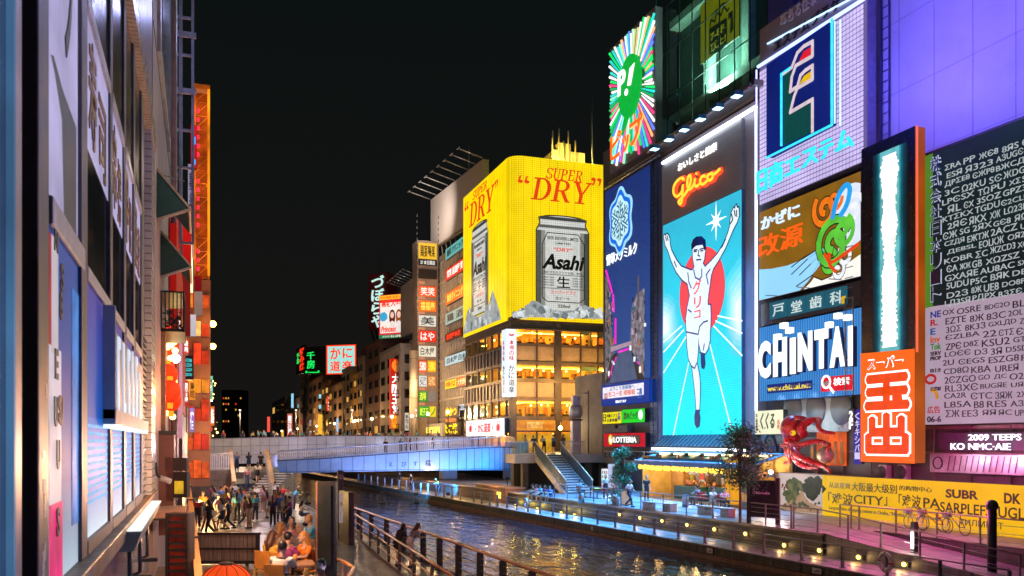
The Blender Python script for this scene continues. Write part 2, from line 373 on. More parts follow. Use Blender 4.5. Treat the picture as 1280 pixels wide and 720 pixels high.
# left bank
slab('promenade', [(-8, 8), (LX(8), 8), (LX(92), 92), (-8, 92)], -.7, Z_PL, tiles((.2, .18, .19), (.16, .15, .16), .6, .6, .012, .35, .5, 'xy', .3))
slab('left_bank', [(-8, 92.2), (LX(92), 92.2), (LX(300), 300), (-8, 300)], -.7, Z_PL + .3, mat((.06, .055, .05), .6))
st(B().prism([(LX(8, .0), 8), (LX(92, 0), 92), (LX(92, .22), 92), (LX(8, .22), 8)], -.6, Z_PL + .06), 'left_kerb', mat((.14, .13, .13), .6, 0, .4, 2, .3), .02)
# drain gratings in the promenade
for px, py, w_ in ((300, 651, 26), (312, 655, 24), (300, 659, 26)):
    p = G(px, py, Z_PL); b = B()
    for k in range(9): b.box((p.x + k * .15, p.y, Z_PL + .004), (p.x + k * .15 + .1, p.y + .28, Z_PL + .012))
    tag(b.build('drain_grating', STEEL), 'slotted metal drain grating set in the promenade paving', 'grating', 'drain gratings in the promenade')
# far street on the left bank
slab('far_street', [(-9, 110), (LX(110, -2), 110), (-6, 420), (-60, 420), (-60, 110)], -.5, Z_ST - .6, PAVE)

# ------------------------------------------------------------------ railings
def rail_thing(name, label, pts, h, n_cable, post_w, top_r, mtop=RAIL, mpost=RAIL, cat='railing', group=None, post_every=None, curb=False, z=None):
    o = pts[0]; t = thing(name, label, cat, o, group=group); q = [p - o for p in pts]
    for p in q:
        B().box((p.x - post_w / 2, p.y - .03, p.z), (p.x + post_w / 2, p.y + .03, p.z + h)).box((p.x - post_w * .8, p.y - .08, p.z), (p.x + post_w * .8, p.y + .08, p.z + .03)).build('post', mpost, t, .008)
    b = B(); b.tube([p + V((0, 0, h + top_r * .6)) for p in q], top_r, 8); b.build('handrail', mtop, t)
    for k in range(n_cable):
        zz = h * (k + .6) / (n_cable + .4)
        B().tube([p + V((0, -.035, zz)) for p in q], .012, 6).build('cable', STEEL, t)
    if curb:
        b = B()
        for a, c in zip(q[:-1], q[1:]): b.obox(a + V((0, 0, .05)), c + V((0, 0, .05)), .1, .1)
        b.build('kick_rail', mpost, t)
    return t
pts = [V((p.x, p.y, Z_LOW)) for p in [onQ(x, .25) for x in (592, 602, 612, 622, 634, 646, 660, 675, 691, 708.5, 727, 747, 769, 793, 818, 848, 881, 917, 955, 1002, 1053, 1109, 1175, 1262)]]
LOWR = rail_thing('quay_railing', 'dark railing of flat posts along the edge of the lower walkway', pts, .86, 3, .13, .028, mat((.22, .18, .17), .4, .6), mat((.1, .1, .115), .4, .4))
pts = [V((p.x, p.y, Z_LOW)) for p in [onQ(x, .25) for x in (448, 456, 464, 472, 481, 490, 499, 508, 517, 526, 535, 545, 555, 565, 575)]]
rail_thing('quay_railing', 'far railing on the lit walkway passing under the bridge', pts, 1.0, 1, .16, .035, mat((.3, .16, .09), .5))
pts = [V((p.x, p.y, Z_TER)) for p in [onQ(x, 2.42) for x in (693, 709, 725, 742, 759, 776, 801, 829, 858, 891, 926, 957, 989)]]
rail_thing('terrace_railing', 'thin upper railing along the edge of the terrace with diners', pts, 1.0, 4, .06, .03, mat((.3, .24, .24), .4, .5))
sl_ = (Z_TER - Z_LOW) / (Y1 - Y2)
pts = [V((p.x, p.y, Z_TER if p.y > Y1 else Z_TER - (Y1 - p.y) * sl_)) for p in [onQ(x, 2.42) for x in (992, 1022, 1060, 1101, 1150, 1205, 1275)]]
rail_thing('ramp_railing', 'sloping railing beside the pink lit ramp', pts, 1.0, 3, .06, .03, mat((.3, .2, .2), .4, .5))
pts = [V((p.x, p.y, Z_TER)) for p in [onQ(x, 5.06) for x in (1050, 1064, 1074, 1120, 1171, 1225, 1290)]]
rail_thing('ramp_railing', 'level railing above the ramp in front of the yellow hoarding', pts, 1.05, 3, .06, .03, mat((.3, .2, .2), .4, .5))
# left bank rails with broad wooden tops
pts = [V((p.x, p.y, Z_PL)) for p in [onL(x, .05) for x in (441, 448.6, 464, 483, 505, 529, 549.5, 573, 600, 628.5, 665, 710)]]
rail_thing('promenade_railing', 'copper topped railing along the left canal edge', pts, 1.1, 5, .22, .055, mat((.42, .2, .12), .35, .3), mat((.13, .12, .12), .5, .5), curb=True)
pts = []
for x in (441, 451.7, 462.5, 473, 486, 499.5, 517.5, 540, 570):
    t_ = (x - 441) / 129; a = V((7.15, 46)); c = V((6.1, 21.5)); r = (x - 640) / FPX; ax, ay = FX + RX * r, FY + RY * r
    k = (c - a); s_ = (a.x * ay - a.y * ax) / (k.y * ax - k.x * ay); p = a + k * s_; pts.append(V((p.x, p.y, Z_PL)))
rail_thing('promenade_railing', 'second railing behind the two women with three copper bars', pts, 1.05, 0, .1, .04, mat((.42, .2, .12), .35, .3), mat((.2, .17, .16), .5, .5), curb=True)
o_ = pts[0]; rr = [o for o in COL.objects if o.get('label', '').startswith('second railing')][0]
for zz in (.38, .72): B().tube([p - o_ + V((.0, -.07, zz)) for p in pts], .03, 8).build('middle_bar', mat((.42, .2, .12), .35, .3), rr)

# lamps in the retaining wall
AMB = glow((1, .55, .08), 9, .05)
for i, px in enumerate((775, 800.5, 828.3, 859.5, 893.7, 932.5, 981, 1025, 1074, 1131)):
    off = 2.16 if px < 1040 else (2.16 if px < 1100 else 2.2); p = onQ(px, off)
    z = EYE - (lambda d: {775: 90, 800.5: 94.3, 828.3: 98, 859.5: 103, 893.7: 108.5, 932.5: 114.2, 981: 128.5, 1025: 135, 1074: 143.5, 1131: 152.5}[px] / FPX * d)(p.x * FX + p.y * FY)
    z = max(z, Z_LOW + .2)
    t = thing('wall_lamp', 'small round amber lamp set low in the brick quay wall', 'lamp', (p.x, p.y, z), group='amber lamps along the quay wall')
    B().ball((-.05, 0, 0), (.05, .11, .09), 10, 6).build('bulb', AMB, t); B().box((0, -.17, -.13), (.05, .17, .13)).build('housing', DARK, t, .01)
    B().box((-.14, -.17, .1), (0, .17, .13)).build('hood', DARK, t)
    lamp('wall_lamp_light', 'POINT', (p.x - .3, p.y, z), 3.2, (1, .6, .2), .08)
for i, px in enumerate((649, 663, 676, 706, 723)):
    p = onQ(px, 2.18); z = Z_LOW + .22
    t = thing('wall_uplight', 'low yellow floor light washing the far brick quay wall', 'lamp', (p.x - .25, p.y, Z_LOW), group='yellow floor lights by the quay wall')
    B().box((-.08, -.2, 0), (.08, .2, .09)).build('housing', DARK, t); B().box((-.06, -.18, .09), (.06, .18, .1)).build('lens', glow((1, .75, .08), 14, .05), t)
    lamp('uplight', 'POINT', (p.x - .22, p.y, Z_LOW + .3), 6, (1, .75, .1), .1)

# ------------------------------------------------------------------ the bridge
BR = thing('footbridge', 'long curving bridge with pale blue panelled side and steel railing over the canal', 'bridge', (0, 0, 0))
BLUEP = mat((.27, .36, .45), .35, .25, .16, .6)
prof = [(346, 93, 576, 592, 564), (400, 92.6, 573.5, 590.5, 561), (450, 92.3, 570, 589.6, 558), (500, 92, 566.3, 588.7, 554.2), (550, 91.8, 562.8, 588, 550.6), (600, 91.6, 560, 587.6, 547.5), (628, 92, 559, 588, 546), (640, 93, 559, 588, 546), (645, 95, 560, 587.5, 547), (647, 98.5, 561, 586, 548)]
tp = [W(x, a, d) for x, d, a, b_, c in prof]; bt = [W(x, b_, d) for x, d, a, b_, c in prof]; rt = [W(x, c, d) for x, d, a, b_, c in prof]
b = B(); n = len(prof)
dv = V((FX, FY, 0))
vs = tp + bt + [p + dv * 4.5 for p in tp] + [p + dv * 4.5 for p in bt]
fs = []
for i in range(n - 1): fs += [(i, n + i, n + i + 1, i + 1), (i, i + 1, 2 * n + i + 1, 2 * n + i), (n + i, 3 * n + i, 3 * n + i + 1, n + i + 1), (2 * n + i, 2 * n + i + 1, 3 * n + i + 1, 3 * n + i)]
fs += [(0, 2 * n, 3 * n, n), (n - 1, 2 * n - 1, 4 * n - 1, 3 * n - 1)]
b.add(vs, fs, False); b.build('side_panels', BLUEP, BR)
def at(lst, x):
    for i in range(n - 1):
        if prof[i][0] <= x <= prof[i + 1][0]:
            t = (x - prof[i][0]) / (prof[i + 1][0] - prof[i][0]); return lst[i].lerp(lst[i + 1], t)
b = B()
for x in [346.5, 358, 371, 385, 399.5, 413.5, 427.3, 441, 455, 469, 482.5, 496.5, 510.5, 524.5, 537, 549.5, 561.5, 572, 583, 593, 602.5, 611.5, 618.5, 625, 631, 637, 641.5]:
    p, q = at(tp, x), at(bt, x); b.obox(p - dv * .012, q - dv * .012, .05, .03)
for i in range(n - 1):
    b.obox(tp[i] - dv * .02, tp[i + 1] - dv * .02, .03, .1); b.obox(bt[i] - dv * .02 + V((0, 0, .12)), bt[i + 1] - dv * .02 + V((0, 0, .12)), .03, .06)
b.build('panel_joints', mat((.05, .06, .08), .5), BR)
b = B(); cnt = 0; x = 347.5
RAILM = mat((.62, .62, .66), .3, .6, .1, 4)
while x < 646:
    p, q = at(tp, x), at(rt, x); lean = max(0, (x - 520) / 126) * .55
    b.tube([p + dv * .1, p.lerp(q, .5) - dv * (.12 + lean * .5), q + dv * (.05 + lean)], .036, 4); x += 2.65 if x < 600 else (2 if x < 630 else 1.2)
b.build('balusters', RAILM, BR)
b = B(); b.tube([at(rt, min(x, 646.9)) + dv * (.05 + max(0, (x - 520) / 126) * .55) for x in range(347, 648, 10)], .07, 8); b.build('handrail', RAILM, BR)
b = B(); b.tube([at(tp, min(x, 646.9)).lerp(at(rt, min(x, 646.9)), .12) for x in range(347, 648, 10)], .05, 6); b.build('bottom_rail', RAILM, BR)
# lettering on the side
ink = mat((.02, .025, .05), .5)
for ch, x, wd in (('え', 486, 5), ('び', 502, 6), ('す', 516.5, 5.5), ('橋', 531.5, 7.5)):
    p = at(tp, x).lerp(at(bt, x), .62); q = at(tp, x + wd).lerp(at(bt, x + wd), .62); u = (q - p); u.z = 0; wl = u.length; u.normalize(); nn = u.cross(V((0, 0, 1)))
    b = B(); put_text(b, ch, 0, 0, wl, wl * 1.05, 0, .03, .02); o = b.build('lettering', ink, BR)
    o.matrix_world = M4(((u.x, 0, nn.x, p.x + nn.x * .02), (u.y, 0, nn.y, p.y + nn.y * .02), (0, 1, 0, p.z - wl * .5), (0, 0, 0, 1)))
# main deck and its parapet of pale panels
PAR = [(213, 112, 549.5), (290, 111, 548), (420, 109.5, 545), (530, 109, 545.5), (642, 108.5, 547)]
pp = [W(x, y_, d) for x, d, y_ in PAR]
b = B(); m_ = len(pp); vs = pp + [p - V((0, 0, 3.2)) for p in pp] + [p + dv * .35 for p in pp] + [p + dv * .35 - V((0, 0, 3.2)) for p in pp]; fs = []
for i in range(m_ - 1): fs += [(i, m_ + i, m_ + i + 1, i + 1), (i, i + 1, 2 * m_ + i + 1, 2 * m_ + i), (2 * m_ + i, 2 * m_ + i + 1, 3 * m_ + i + 1, 3 * m_ + i), (m_ + i, 3 * m_ + i, 3 * m_ + i + 1, m_ + i + 1)]
b.add(vs, fs); b.build('parapet', mat((.48, .45, .47), .3, 0, .14, .8), BR)
b = B()
for i in range(m_ - 1):
    k = max(1, round((pp[i + 1] - pp[i]).length / 1.25))
    for j in range(k):
        p = pp[i].lerp(pp[i + 1], j / k) - dv * .012; b.obox(p, p - V((0, 0, 3.1)), .05, .03)
    for zz in (1.0, 2.1): b.obox(pp[i] - dv * .014 - V((0, 0, zz)), pp[i + 1] - dv * .014 - V((0, 0, zz)), .03, .05)
    b.obox(pp[i] + dv * .15 + V((0, 0, .03)), pp[i + 1] + dv * .15 + V((0, 0, .03)), .5, .06)
b.build('parapet_joints', mat((.16, .15, .18), .5), BR)
p = W(213, 0, 113); q = W(642, 0, 111)
b = B(); vs = [(p.x, p.y, 5.45), (q.x, q.y, 5.45), (q.x + FX * 16, q.y + FY * 16, 5.45), (p.x + FX * 16, p.y + FY * 16, 5.45)]
b.add(vs + [(x, y, 4.2) for x, y, z in vs], [(0, 1, 2, 3), (7, 6, 5, 4), (0, 4, 5, 1), (1, 5, 6, 2), (2, 6, 7, 3), (3, 7, 4, 0)]); b.build('deck', PAVE, BR)
# deck between ramp and main deck
p = W(380, 0, 96.6); q = W(646, 0, 97.2); b = B()
vs = [(p.x, p.y, 4.0), (q.x, q.y, 4.75), (q.x + FX * 11.5, q.y + FY * 11.5, 4.75), (p.x + FX * 11.5, p.y + FY * 11.5, 4.0)]
b.add(vs + [(x, y, z - .7) for x, y, z in vs], [(0, 1, 2, 3), (7, 6, 5, 4), (0, 4, 5, 1), (1, 5, 6, 2), (2, 6, 7, 3), (3, 7, 4, 0)]); b.build('ramp_deck', PAVE, BR)
for px, d in ((560, 96), (640, 97)):
    p = W(px, 600, d); b = B().box((p.x - .8, p.y - .8, -.7), (p.x + .8, p.y + .8, 2.6)); b.build('pier', mat((.2, .2, .2), .7), BR)
# blue floodlights that wash the panels
for px, e, col in ((634, 900, (.02, .3, 1)), (597, 900, (.02, .3, 1)), (560, 900, (.03, .3, 1)), (520, 800, (.06, .3, .95)), (478, 700, (.1, .28, .85)), (432, 620, (.16, .26, .72)), (385, 560, (.22, .28, .62))):
    p = W(px, 606, 81); p.z = 1.0 if px < 610 else 2.4; q = W(px, 572, 92)
    lamp('bridge_flood', 'SPOT', p + V((0, 0, .4)), e * 1.75, col, .1, q, 120, 1)
    t = thing('floodlight', 'small blue floodlight on a float aimed up at the bridge side', 'floodlight', (p.x, p.y, p.z - 1.0 + .0), group='floodlights below the bridge')
    B().box((-.25, -.25, -.1), (.25, .25, .12)).build('float', DARK, t, .02); B().tube([(0, 0, .1), (0, 0, .75)], .04).build('stem', DARK, t)
    B().box((-.18, -.08, .75), (.18, .08, 1.0)).build('lamp_head', DARK, t, .02)

for px, col in ((240, (1, .72, .78)), (300, (.9, .75, 1)), (370, (.75, .72, 1)), (440, (.62, .68, 1)), (520, (.4, .6, 1)), (590, (.3, .55, 1))):
    p = W(px, 0, 101); p.z = 5.3; q = W(px, 562, 111); lamp('parapet_fill', 'SPOT', p, 260, col, 0, q, 140, 1)  # bare spots added to lift the parapet, no fixture
    p = W(px, 0, 116); p.z = 9.4; lamp('bridge_deck_fill', 'POINT', p + V((0, -.6, 0)), 420, (1, .72, .5), 0)  # lamp and post added so heads on the bridge get light
    t = thing('street_lamp', 'added slim lamp post with small warm head on the bridge deck', 'street lamp', (p.x, p.y, 5.45), group='added lamp posts on the bridge deck'); B().tube([(0, 0, 0), (0, 0, 4.4)], .05).build('post', DARK, t); B().box((-.15, -.3, 4.4), (.15, .1, 4.48)).build('lamp_head', DARK, t); B().box((-.12, -.28, 4.38), (.12, .08, 4.4)).build('lens', glow((1, .8, .6), 6, .05), t)
# ------------------------------------------------------------------ stairs: right bank
SG = thing('staircase', 'steel staircase with glass sided railings climbing to the street by the restaurant block', 'staircase', (26.65, 62.4, Z_TER))
XW, RUN, RISE, N = 2.05, 6.6, Z_ST - Z_TER, 16
b = B(); c = B()
for i in range(N):
    y0 = RUN * i / N; z0 = RISE * (i + 1) / N
    b.box((0, y0, z0 - RISE / N * .95), (XW, y0 + RUN / N * .98, z0)); c.box((.0, y0 - .012, z0 - .05), (XW, y0 + .09, z0 + .006)) if i % 1 == 0 else 0
b.build('steps', mat((.13, .13, .15), .5, 0, .3, 3), SG); c.build('nosings', mat((.7, .7, .68), .4, 0, .2, 3), SG)
for s_, x in ((0, -.1), (1, XW + .1)):
    b = B(); b.add([(x - .05, 0, -.0), (x - .05, RUN, RISE), (x - .05, RUN, RISE - .55), (x - .05, .6, -.25), (x + .05, 0, 0), (x + .05, RUN, RISE), (x + .05, RUN, RISE - .55), (x + .05, .6, -.25)],
        [(0, 1, 2, 3), (7, 6, 5, 4), (0, 4, 5, 1), (1, 5, 6, 2), (2, 6, 7, 3), (3, 7, 4, 0)]); b.build('stringer', mat((.55, .53, .5), .4, .2), SG)
    b = B().tube([(x, 0, 1.05), (x, RUN, RISE + 1.05)], .05, 8); b.build('handrail', mat((.7, .55, .4), .3, .5), SG)
    b = B()
    for k in range(34):
        t = (k + .5) / 34; b.box((x - .012, RUN * t - .02, RISE * t), (x + .012, RUN * t + .02, RISE * t + 1.02))
    b.build('balusters', mat((.4, .42, .44), .35, .7), SG)
    b = B(); b.add([(x + .02, .1, .15), (x + .02, RUN, RISE + .1), (x + .02, RUN, RISE + .95), (x + .02, .1, .98), (x + .03, .1, .15), (x + .03, RUN, RISE + .1), (x + .03, RUN, RISE + .95), (x + .03, .1, .98)],
        [(0, 1, 2, 3), (7, 6, 5, 4), (0, 4, 5, 1), (1, 5, 6, 2), (2, 6, 7, 3), (3, 7, 4, 0)])
    b.build('screen', mat((.1, .28, .36) if s_ == 0 else (.33, .34, .32), .15, .5, .35, .8), SG)
LD = thing('stair_landing', 'grey landing with railings at the head of the steel staircase', 'landing', (0, 0, 0))
B().box((24.7, 69.0, Z_ST - .75), (26.6, 71.3, Z_ST)).box((28.8, 69.0, Z_ST - .75), (33.2, 70.4, Z_ST)).box((26.6, 69.02, Z_ST - .5), (28.8, 70.45, Z_ST + .003)).build('slab', mat((.5, .48, .46), .4, 0, .2, 1), LD, .03)
for x0, x1, yy in ((24.75, 26.5, 69.06), (28.85, 31.1, 69.06)):
    b = B().box((x0, yy, Z_ST + 1.02), (x1, yy + .07, Z_ST + 1.1)); k = x0
    while k < x1: b.box((k, yy + .01, Z_ST), (k + .03, yy + .04, Z_ST + 1.02)); k += .12
    b.box((x0, yy, Z_ST + .06), (x1, yy + .05, Z_ST + .1)); b.build('railing', mat((.4, .36, .38), .35, .6), LD)
B().box((24.85, 69.12, Z_ST + .12), (26.0, 69.14, Z_ST + .98)).build('screen', mat((.1, .28, .36), .15, .5, .3, 1), LD)
[B().box((x, 69.5, Z_TER), (x + .5, 70, Z_ST - .76)).build('column', mat((.1, .1, .1), .6), LD) for x in (25.6, 31.5)]
# ------------------------------------------------------------------ stairs: left bank
SL = thing('stone_stairs', 'pale stairs from the crowded promenade up to the bridge ramp', 'staircase', (0, 0, 0))
a0, a1 = W(296, 0, 66), W(331, 0, 66); b = B(); c = B(); N = 11
for i in range(N):
    d = i * .8; z1 = Z_PL + (i + 1) * .175; vs = []
    for p in (a0 + dv * d, a1 + dv * d, a1 + dv * (d + .8), a0 + dv * (d + .8)): vs.append((p.x, p.y))
    b.prism(vs, Z_PL, z1)
    p, q = a0 + dv * (d - .01), a1 + dv * (d - .01); c.obox((p.x, p.y, z1 - .04), (q.x, q.y, z1 - .04), .05, .09)
b.build('steps', mat((.2, .2, .23), .5, 0, .25, 2), SL); c.build('nosings', mat((.75, .74, .74), .4), SL)
for (px0, d0, y0), (px1, d1, y1) in (((333, 76, 563), (341, 64, 603)), ((288, 77, 563), (293, 66, 603))):
    p, q = W(px0, y0, d0), W(px1, y1, d1); b = B().obox(p, q, .3, .14); b.build('handrail', mat((.75, .5, .32), .35, 0), SL)
    b = B()
    for k in range(14):
        t = k / 13; r = p.lerp(q, t); b.box((r.x - .03, r.y - .03, r.z - 1.15), (r.x + .03, r.y + .03, r.z))
    b.obox(p - V((0, 0, 1.2)), q - V((0, 0, 1.2)), .16, .4); b.build('balusters', RAILM, SL)
p, q = W(286, 0, 75.5), W(349, 0, 75.5)
b = B(); b.prism([(p.x, p.y), (q.x, q.y), tuple(W(346, 0, 93.2).xy), tuple(W(300, 0, 93.2).xy)], 2.5, 3.03); b.build('landing', PAVE, SL)
b = B()
for k in range(12):
    r = W(334, 0, 76).lerp(W(346, 0, 92), k / 11); b.box((r.x - .03, r.y - .03, 3.0), (r.x + .03, r.y + .03, 4.3))
b.obox((W(334, 0, 76).x, W(334, 0, 76).y, 4.3), (W(346, 0, 92).x, W(346, 0, 92).y, 4.4), .12, .1); b.build('landing_railing', RAILM, SL)
RW = thing('ramp_wall', 'stone ramp wall topped by a white railing left of the pale stairs', 'wall', (0, 0, 0))
p, q = W(233, 590, 72), W(290, 586, 72); b = B(); b.obox((p.x, p.y, 2.1), (q.x, q.y, 2.25), .5, 2.2); b.build('wall', tiles((.26, .2, .18), (.22, .18, .16), 1.2, .5, .012, .4, .5, 'xz'), RW)
b = B(); n2 = 26
for k in range(n2 + 1):
    r = p.lerp(q, k / n2); z0 = 3.35; b.box((r.x - .025, r.y - .025, z0), (r.x + .025, r.y + .025, 4.42 + .3 * k / n2))
b.obox((p.x, p.y, 4.45), (q.x, q.y, 4.75), .1, .09); b.obox((p.x, p.y, 3.4), (q.x, q.y, 3.5), .3, .12); b.build('railing', mat((.7, .66, .66), .35, .2), RW)
# ------------------------------------------------------------------ right bank: walls behind the signs
def gradglow(c0, c1, h, s=1.0, led=.12, y0=0):
    m = glow((.5, .5, .5), s, .04, .8, led).copy(); t = m.node_tree; p = t.nodes['Principled BSDF']
    tc = nd(t, 'ShaderNodeTexCoord'); sp = nd(t, 'ShaderNodeSeparateXYZ'); t.links.new(tc.outputs['Object'], sp.inputs[0])
    mr = nd(t, 'ShaderNodeMapRange'); mr.inputs[1].default_value = y0; mr.inputs[2].default_value = y0 + h; t.links.new(sp.outputs[1], mr.inputs[0])
    mx = nd(t, 'ShaderNodeMix', data_type='RGBA'); mx.inputs[6].default_value = (*c0, 1); mx.inputs[7].default_value = (*c1, 1)
    t.links.new(mr.outputs[0], mx.inputs[0]); t.links.new(mx.outputs[2], p.inputs['Emission Color']); return m
def facade(name, label, cat, X, x0, x1, zt, zb, m, depth=14):
    """box building whose canal face lies on plane X between two photo columns"""
    p, q = W(x0, 0, dX(x0, X)), W(x1, 0, dX(x1, X)); t = thing(name, label, cat, (X, min(p.y, q.y), zb))
    B().box((0, 0, 0), (depth, abs(p.y - q.y), zt - zb)).build('wall', m, t); t['len'] = abs(p.y - q.y); return t
VIO = mat((.36, .34, .46), .5, 0, .08, .5)
vb = facade('office_tower', 'tall violet lit office tower behind the green and white billboard', 'building', 34.2, 1084, 1330, 46, 1.6, VIO)
L = vb['len']; b = B()
for k in range(1, 5): b.box((-.01, L * k / 5 - .02, 0), (.003, L * k / 5 + .02, 44.4))
for k in range(1, 12): b.box((-.008, 0, k * 3.7), (.003, L, k * 3.7 + .03))
b.build('panel_joints', mat((.2, .19, .27), .5), vb)
b = B(); yy = L - 1.2
for s_ in (0, .55): b.box((-.16, yy - s_ - .03, 18), (-.1, yy - s_ + .03, 44))
for k in range(46): b.box((-.15, yy - .55, 18 + k * .56), (-.11, yy, 18.04 + k * .56))
b.build('ladder', mat((.05, .07, .2), .4, .5), vb)
gb = facade('sign_tower', 'mauve clad tower carrying the giant runner screen', 'building', 33.25, 827, 947.5, 27.3, 1.65, mat((.34, .29, .34), .45, 0, .12, .4))
L = gb['len']; B().box((-.05, L - .0, 0), (.6, L + 1.7, 25.6)).build('service_column', mat((.12, .2, .42), .4, .4, .35, .7), gb)
b = B()
for k in range(44): b.box((-.25, L + .2, 4 + k * .5), (-.2, L + .9, 4.05 + k * .5))
for q in (.2, .9): b.box((-.26, L + q - .03, 3.5), (-.19, L + q + .03, 26))
b.build('ladder', mat((.1, .13, .2), .4, .7), gb)
b = B()
for k in range(50):                            # conduits and rungs on the service column
    b.box((-.09, L + .9 + .02, 3 + k * .45), (-.05, L + 1.65, 3.08 + k * .45))
b.build('conduits', mat((.05, .08, .2), .4, .6), gb)
# small shop front block left of the tower
sb = facade('shop_block', 'narrow block covered with small lit shop signs beside the staircase', 'building', 33.3, 754, 815, 31, 1.65, mat((.1, .11, .15), .6, 0, .3, .6), 10)
wb = thing('white_block', 'dirty white walled house end beyond the staircase', 'building', (33.5, 70.6, 1.6))
B().box((0, 0, 0), (8, 6, 10.2)).build('wall', mat((.42, .42, .43), .7, 0, .35, .5, .2), wb)
f_ = B().box((.5, -.05, 6.7), (1.6, 0, 7.9)).build('window', DARK, wb); B().box((.57, -.06, 6.77), (1.53, -.04, 7.83)).build('pane', glow((.5, .38, .15), .5), f_)
B().box((.1, -.25, 4.0), (.4, 0, 5.0)).build('meter_box', STEEL, wb)
b = B().tube([(.25, -.12, 0), (.25, -.12, 10.2)], .08).tube([(2.0, -.1, 0), (2.0, -.1, 9)], .05); b.build('pipe', mat((.3, .3, .3), .5), wb)
# glass block above the runner
tb = thing('glass_block', 'dark glazed upper storeys above the runner screen', 'building', (33.9, 47.2, 27.6))
p0 = W(820, 0, dX(820, 33.9)).y - 47.2
GT = 32
B().box((2.2, 0, 0), (12, p0, GT)).build('wall', mat((.06, .1, .09), .6, 0, .4, .3), tb)
paneM = bpy.data.materials.new('glazing'); paneM.use_nodes = True; t = paneM.node_tree; t.nodes.clear()
tr = nd(t, 'ShaderNodeBsdfTransparent'); tr.inputs[0].default_value = (.8, .95, .9, 1); gl = nd(t, 'ShaderNodeBsdfGlossy'); gl.inputs[1].default_value = .04; mx = nd(t, 'ShaderNodeMixShader'); fr = nd(t, 'ShaderNodeFresnel'); fr.inputs[0].default_value = 1.5
ou = nd(t, 'ShaderNodeOutputMaterial'); mx.inputs[0].default_value = .1; t.links.new(tr.outputs[0], mx.inputs[1]); t.links.new(gl.outputs[0], mx.inputs[2]); t.links.new(mx.outputs[0], ou.inputs[0])
B().box((0, .02, .8), (.03, p0, GT)).build('glazing', paneM, tb)
b = B()
for k in range(9): y = p0 * k / 8; b.box((-.04, y - .03, .5), (.02, y + .03, GT))
for k in range(8): b.box((-.03, 0, .8 + k * 3.6), (.02, p0, .86 + k * 3.6))
for k in range(9):
    for j in range(7):
        y = p0 * k / 8; z = .8 + j * 3.6; b.obox((-.02, y - .35, z), (.0, y + .35, z), .03, .03)
b.build('mullions', mat((.03, .04, .04), .4, .5), tb)
b = B()
for k in range(3): b.box((1.2, 0, 3.2 + k * 7.5), (2.3, p0, 3.8 + k * 7.5))
for y in (p0 * .28, p0 * .62): b.box((1.4, y, 0), (2.0, y + .8, GT))
b.build('floor_edges', mat((.3, .38, .34), .7), tb)
b = B().box((1.3, .4, .9), (1.9, p0 * .5, 1.9)).box((1.3, p0 * .55, .9), (1.9, p0 * .8, 1.6)); b.build('dark_furniture', DARK, tb)
b = B().box((-.4, -.2, 0), (12, p0 + .1, .75)); b.build('ledge', mat((.25, .2, .2), .5, 0, .2, .6), tb)
B().box((.0, -2.6, -1), (8, -.05, GT)).build('blue_flank', mat((.08, .1, .45), .4, 0, .15, .5), tb)
lamp('glass_room', 'AREA', (34.8, 47.2 + p0 * .8, 57), 3600, (.6, 1, .8), 3, (35.9, 47.2 + p0 * .5, 40))
lamp('glass_room', 'AREA', (34.8, 47.2 + p0 * .5, 31.0), 900, (.6, 1, .8), 2, (35.9, 47.2 + p0 * .4, 44))
# poster inside the glass
s = Sign('poster', 'yellow poster with black beer mug behind the dark glazing', 'poster', 876, 924, 8, 81, X=34.6, th=.1, face=glow(S(128, 120, 8), .75, .2, .6), back=DARK)
ink2 = mat((.012, .015, .012), .5)
s.polys('mug', [[(887, 36), (909, 22), (909, 55), (901, 65), (887, 69)], [(911, 17), (916, 13), (917, 36), (914, 42), (913, 40), (914, 22), (911, 25)]], ink2)
s.strokes('foam', [[(888, 33), (889, 25), (894, 27), (896, 16), (902, 19), (905, 8), (910, 14), (912, 10)], [(890, 20), (895, 14), (899, 12), (903, 5), (908, 4)]], .14, ink2)
yl = glow(S(150, 140, 10), .8)
s.text('lettering', '7-8F', 889, 906, 43, 52, yl, s.z + .03, .02, .02); s.text('lettering', '頂上!', 889, 908, 56, 66, yl, s.z + .03, .02, .02)
# ------------------------------------------------------------------ lit column sign with the cyan emblem (top right)
s = Sign('neon_billboard', 'huge billboard with blue square emblem on dotted silver lattice', 'billboard', 950, 1084, 85, 257, X=33.1, th=.6, face=glow(S(120, 105, 160), .75, .12, .5), back=mat((.2, .2, .3), .5))
b = B(); gx, gy = .27, .27; ny, nx = int(s.h / gy), int(s.w / gx)
for i in range(nx):
    for j in range(ny):
        x, y = (i + .5) * gx, (j + .5) * gy; b.box((x - .105, y - .105, s.z), (x + .105, y + .105, s.z + .03))
b.build('lattice_bulbs', glow(S(205, 190, 240), 1.05, .2, .4), s.e)
s.poly('emblem_panel', [(968, 83), (1047, 30), (1047, 157), (968, 198)], glow(S(8, 32, 120), .8, .3, .3), .08, .5)
NEON = glow((.03, .62, .95), 1.5, .15)
z = .6
s.polys('emblem_green', [[(990, 94), (1000, 88), (1001, 115), (999, 142), (1027, 127), (1027, 166), (990, 184)]], glow(S(8, 88, 84), .6, .1), z)
s.polys('emblem_red', [[(1010, 78), (1016, 66), (1026, 60), (1026, 72)]], glow(S(225, 30, 50), 1), z)
s.polys('emblem_yellow', [[(1010, 107), (1016, 97), (1026, 90), (1026, 100)]], glow(S(235, 190, 20), 1), z)
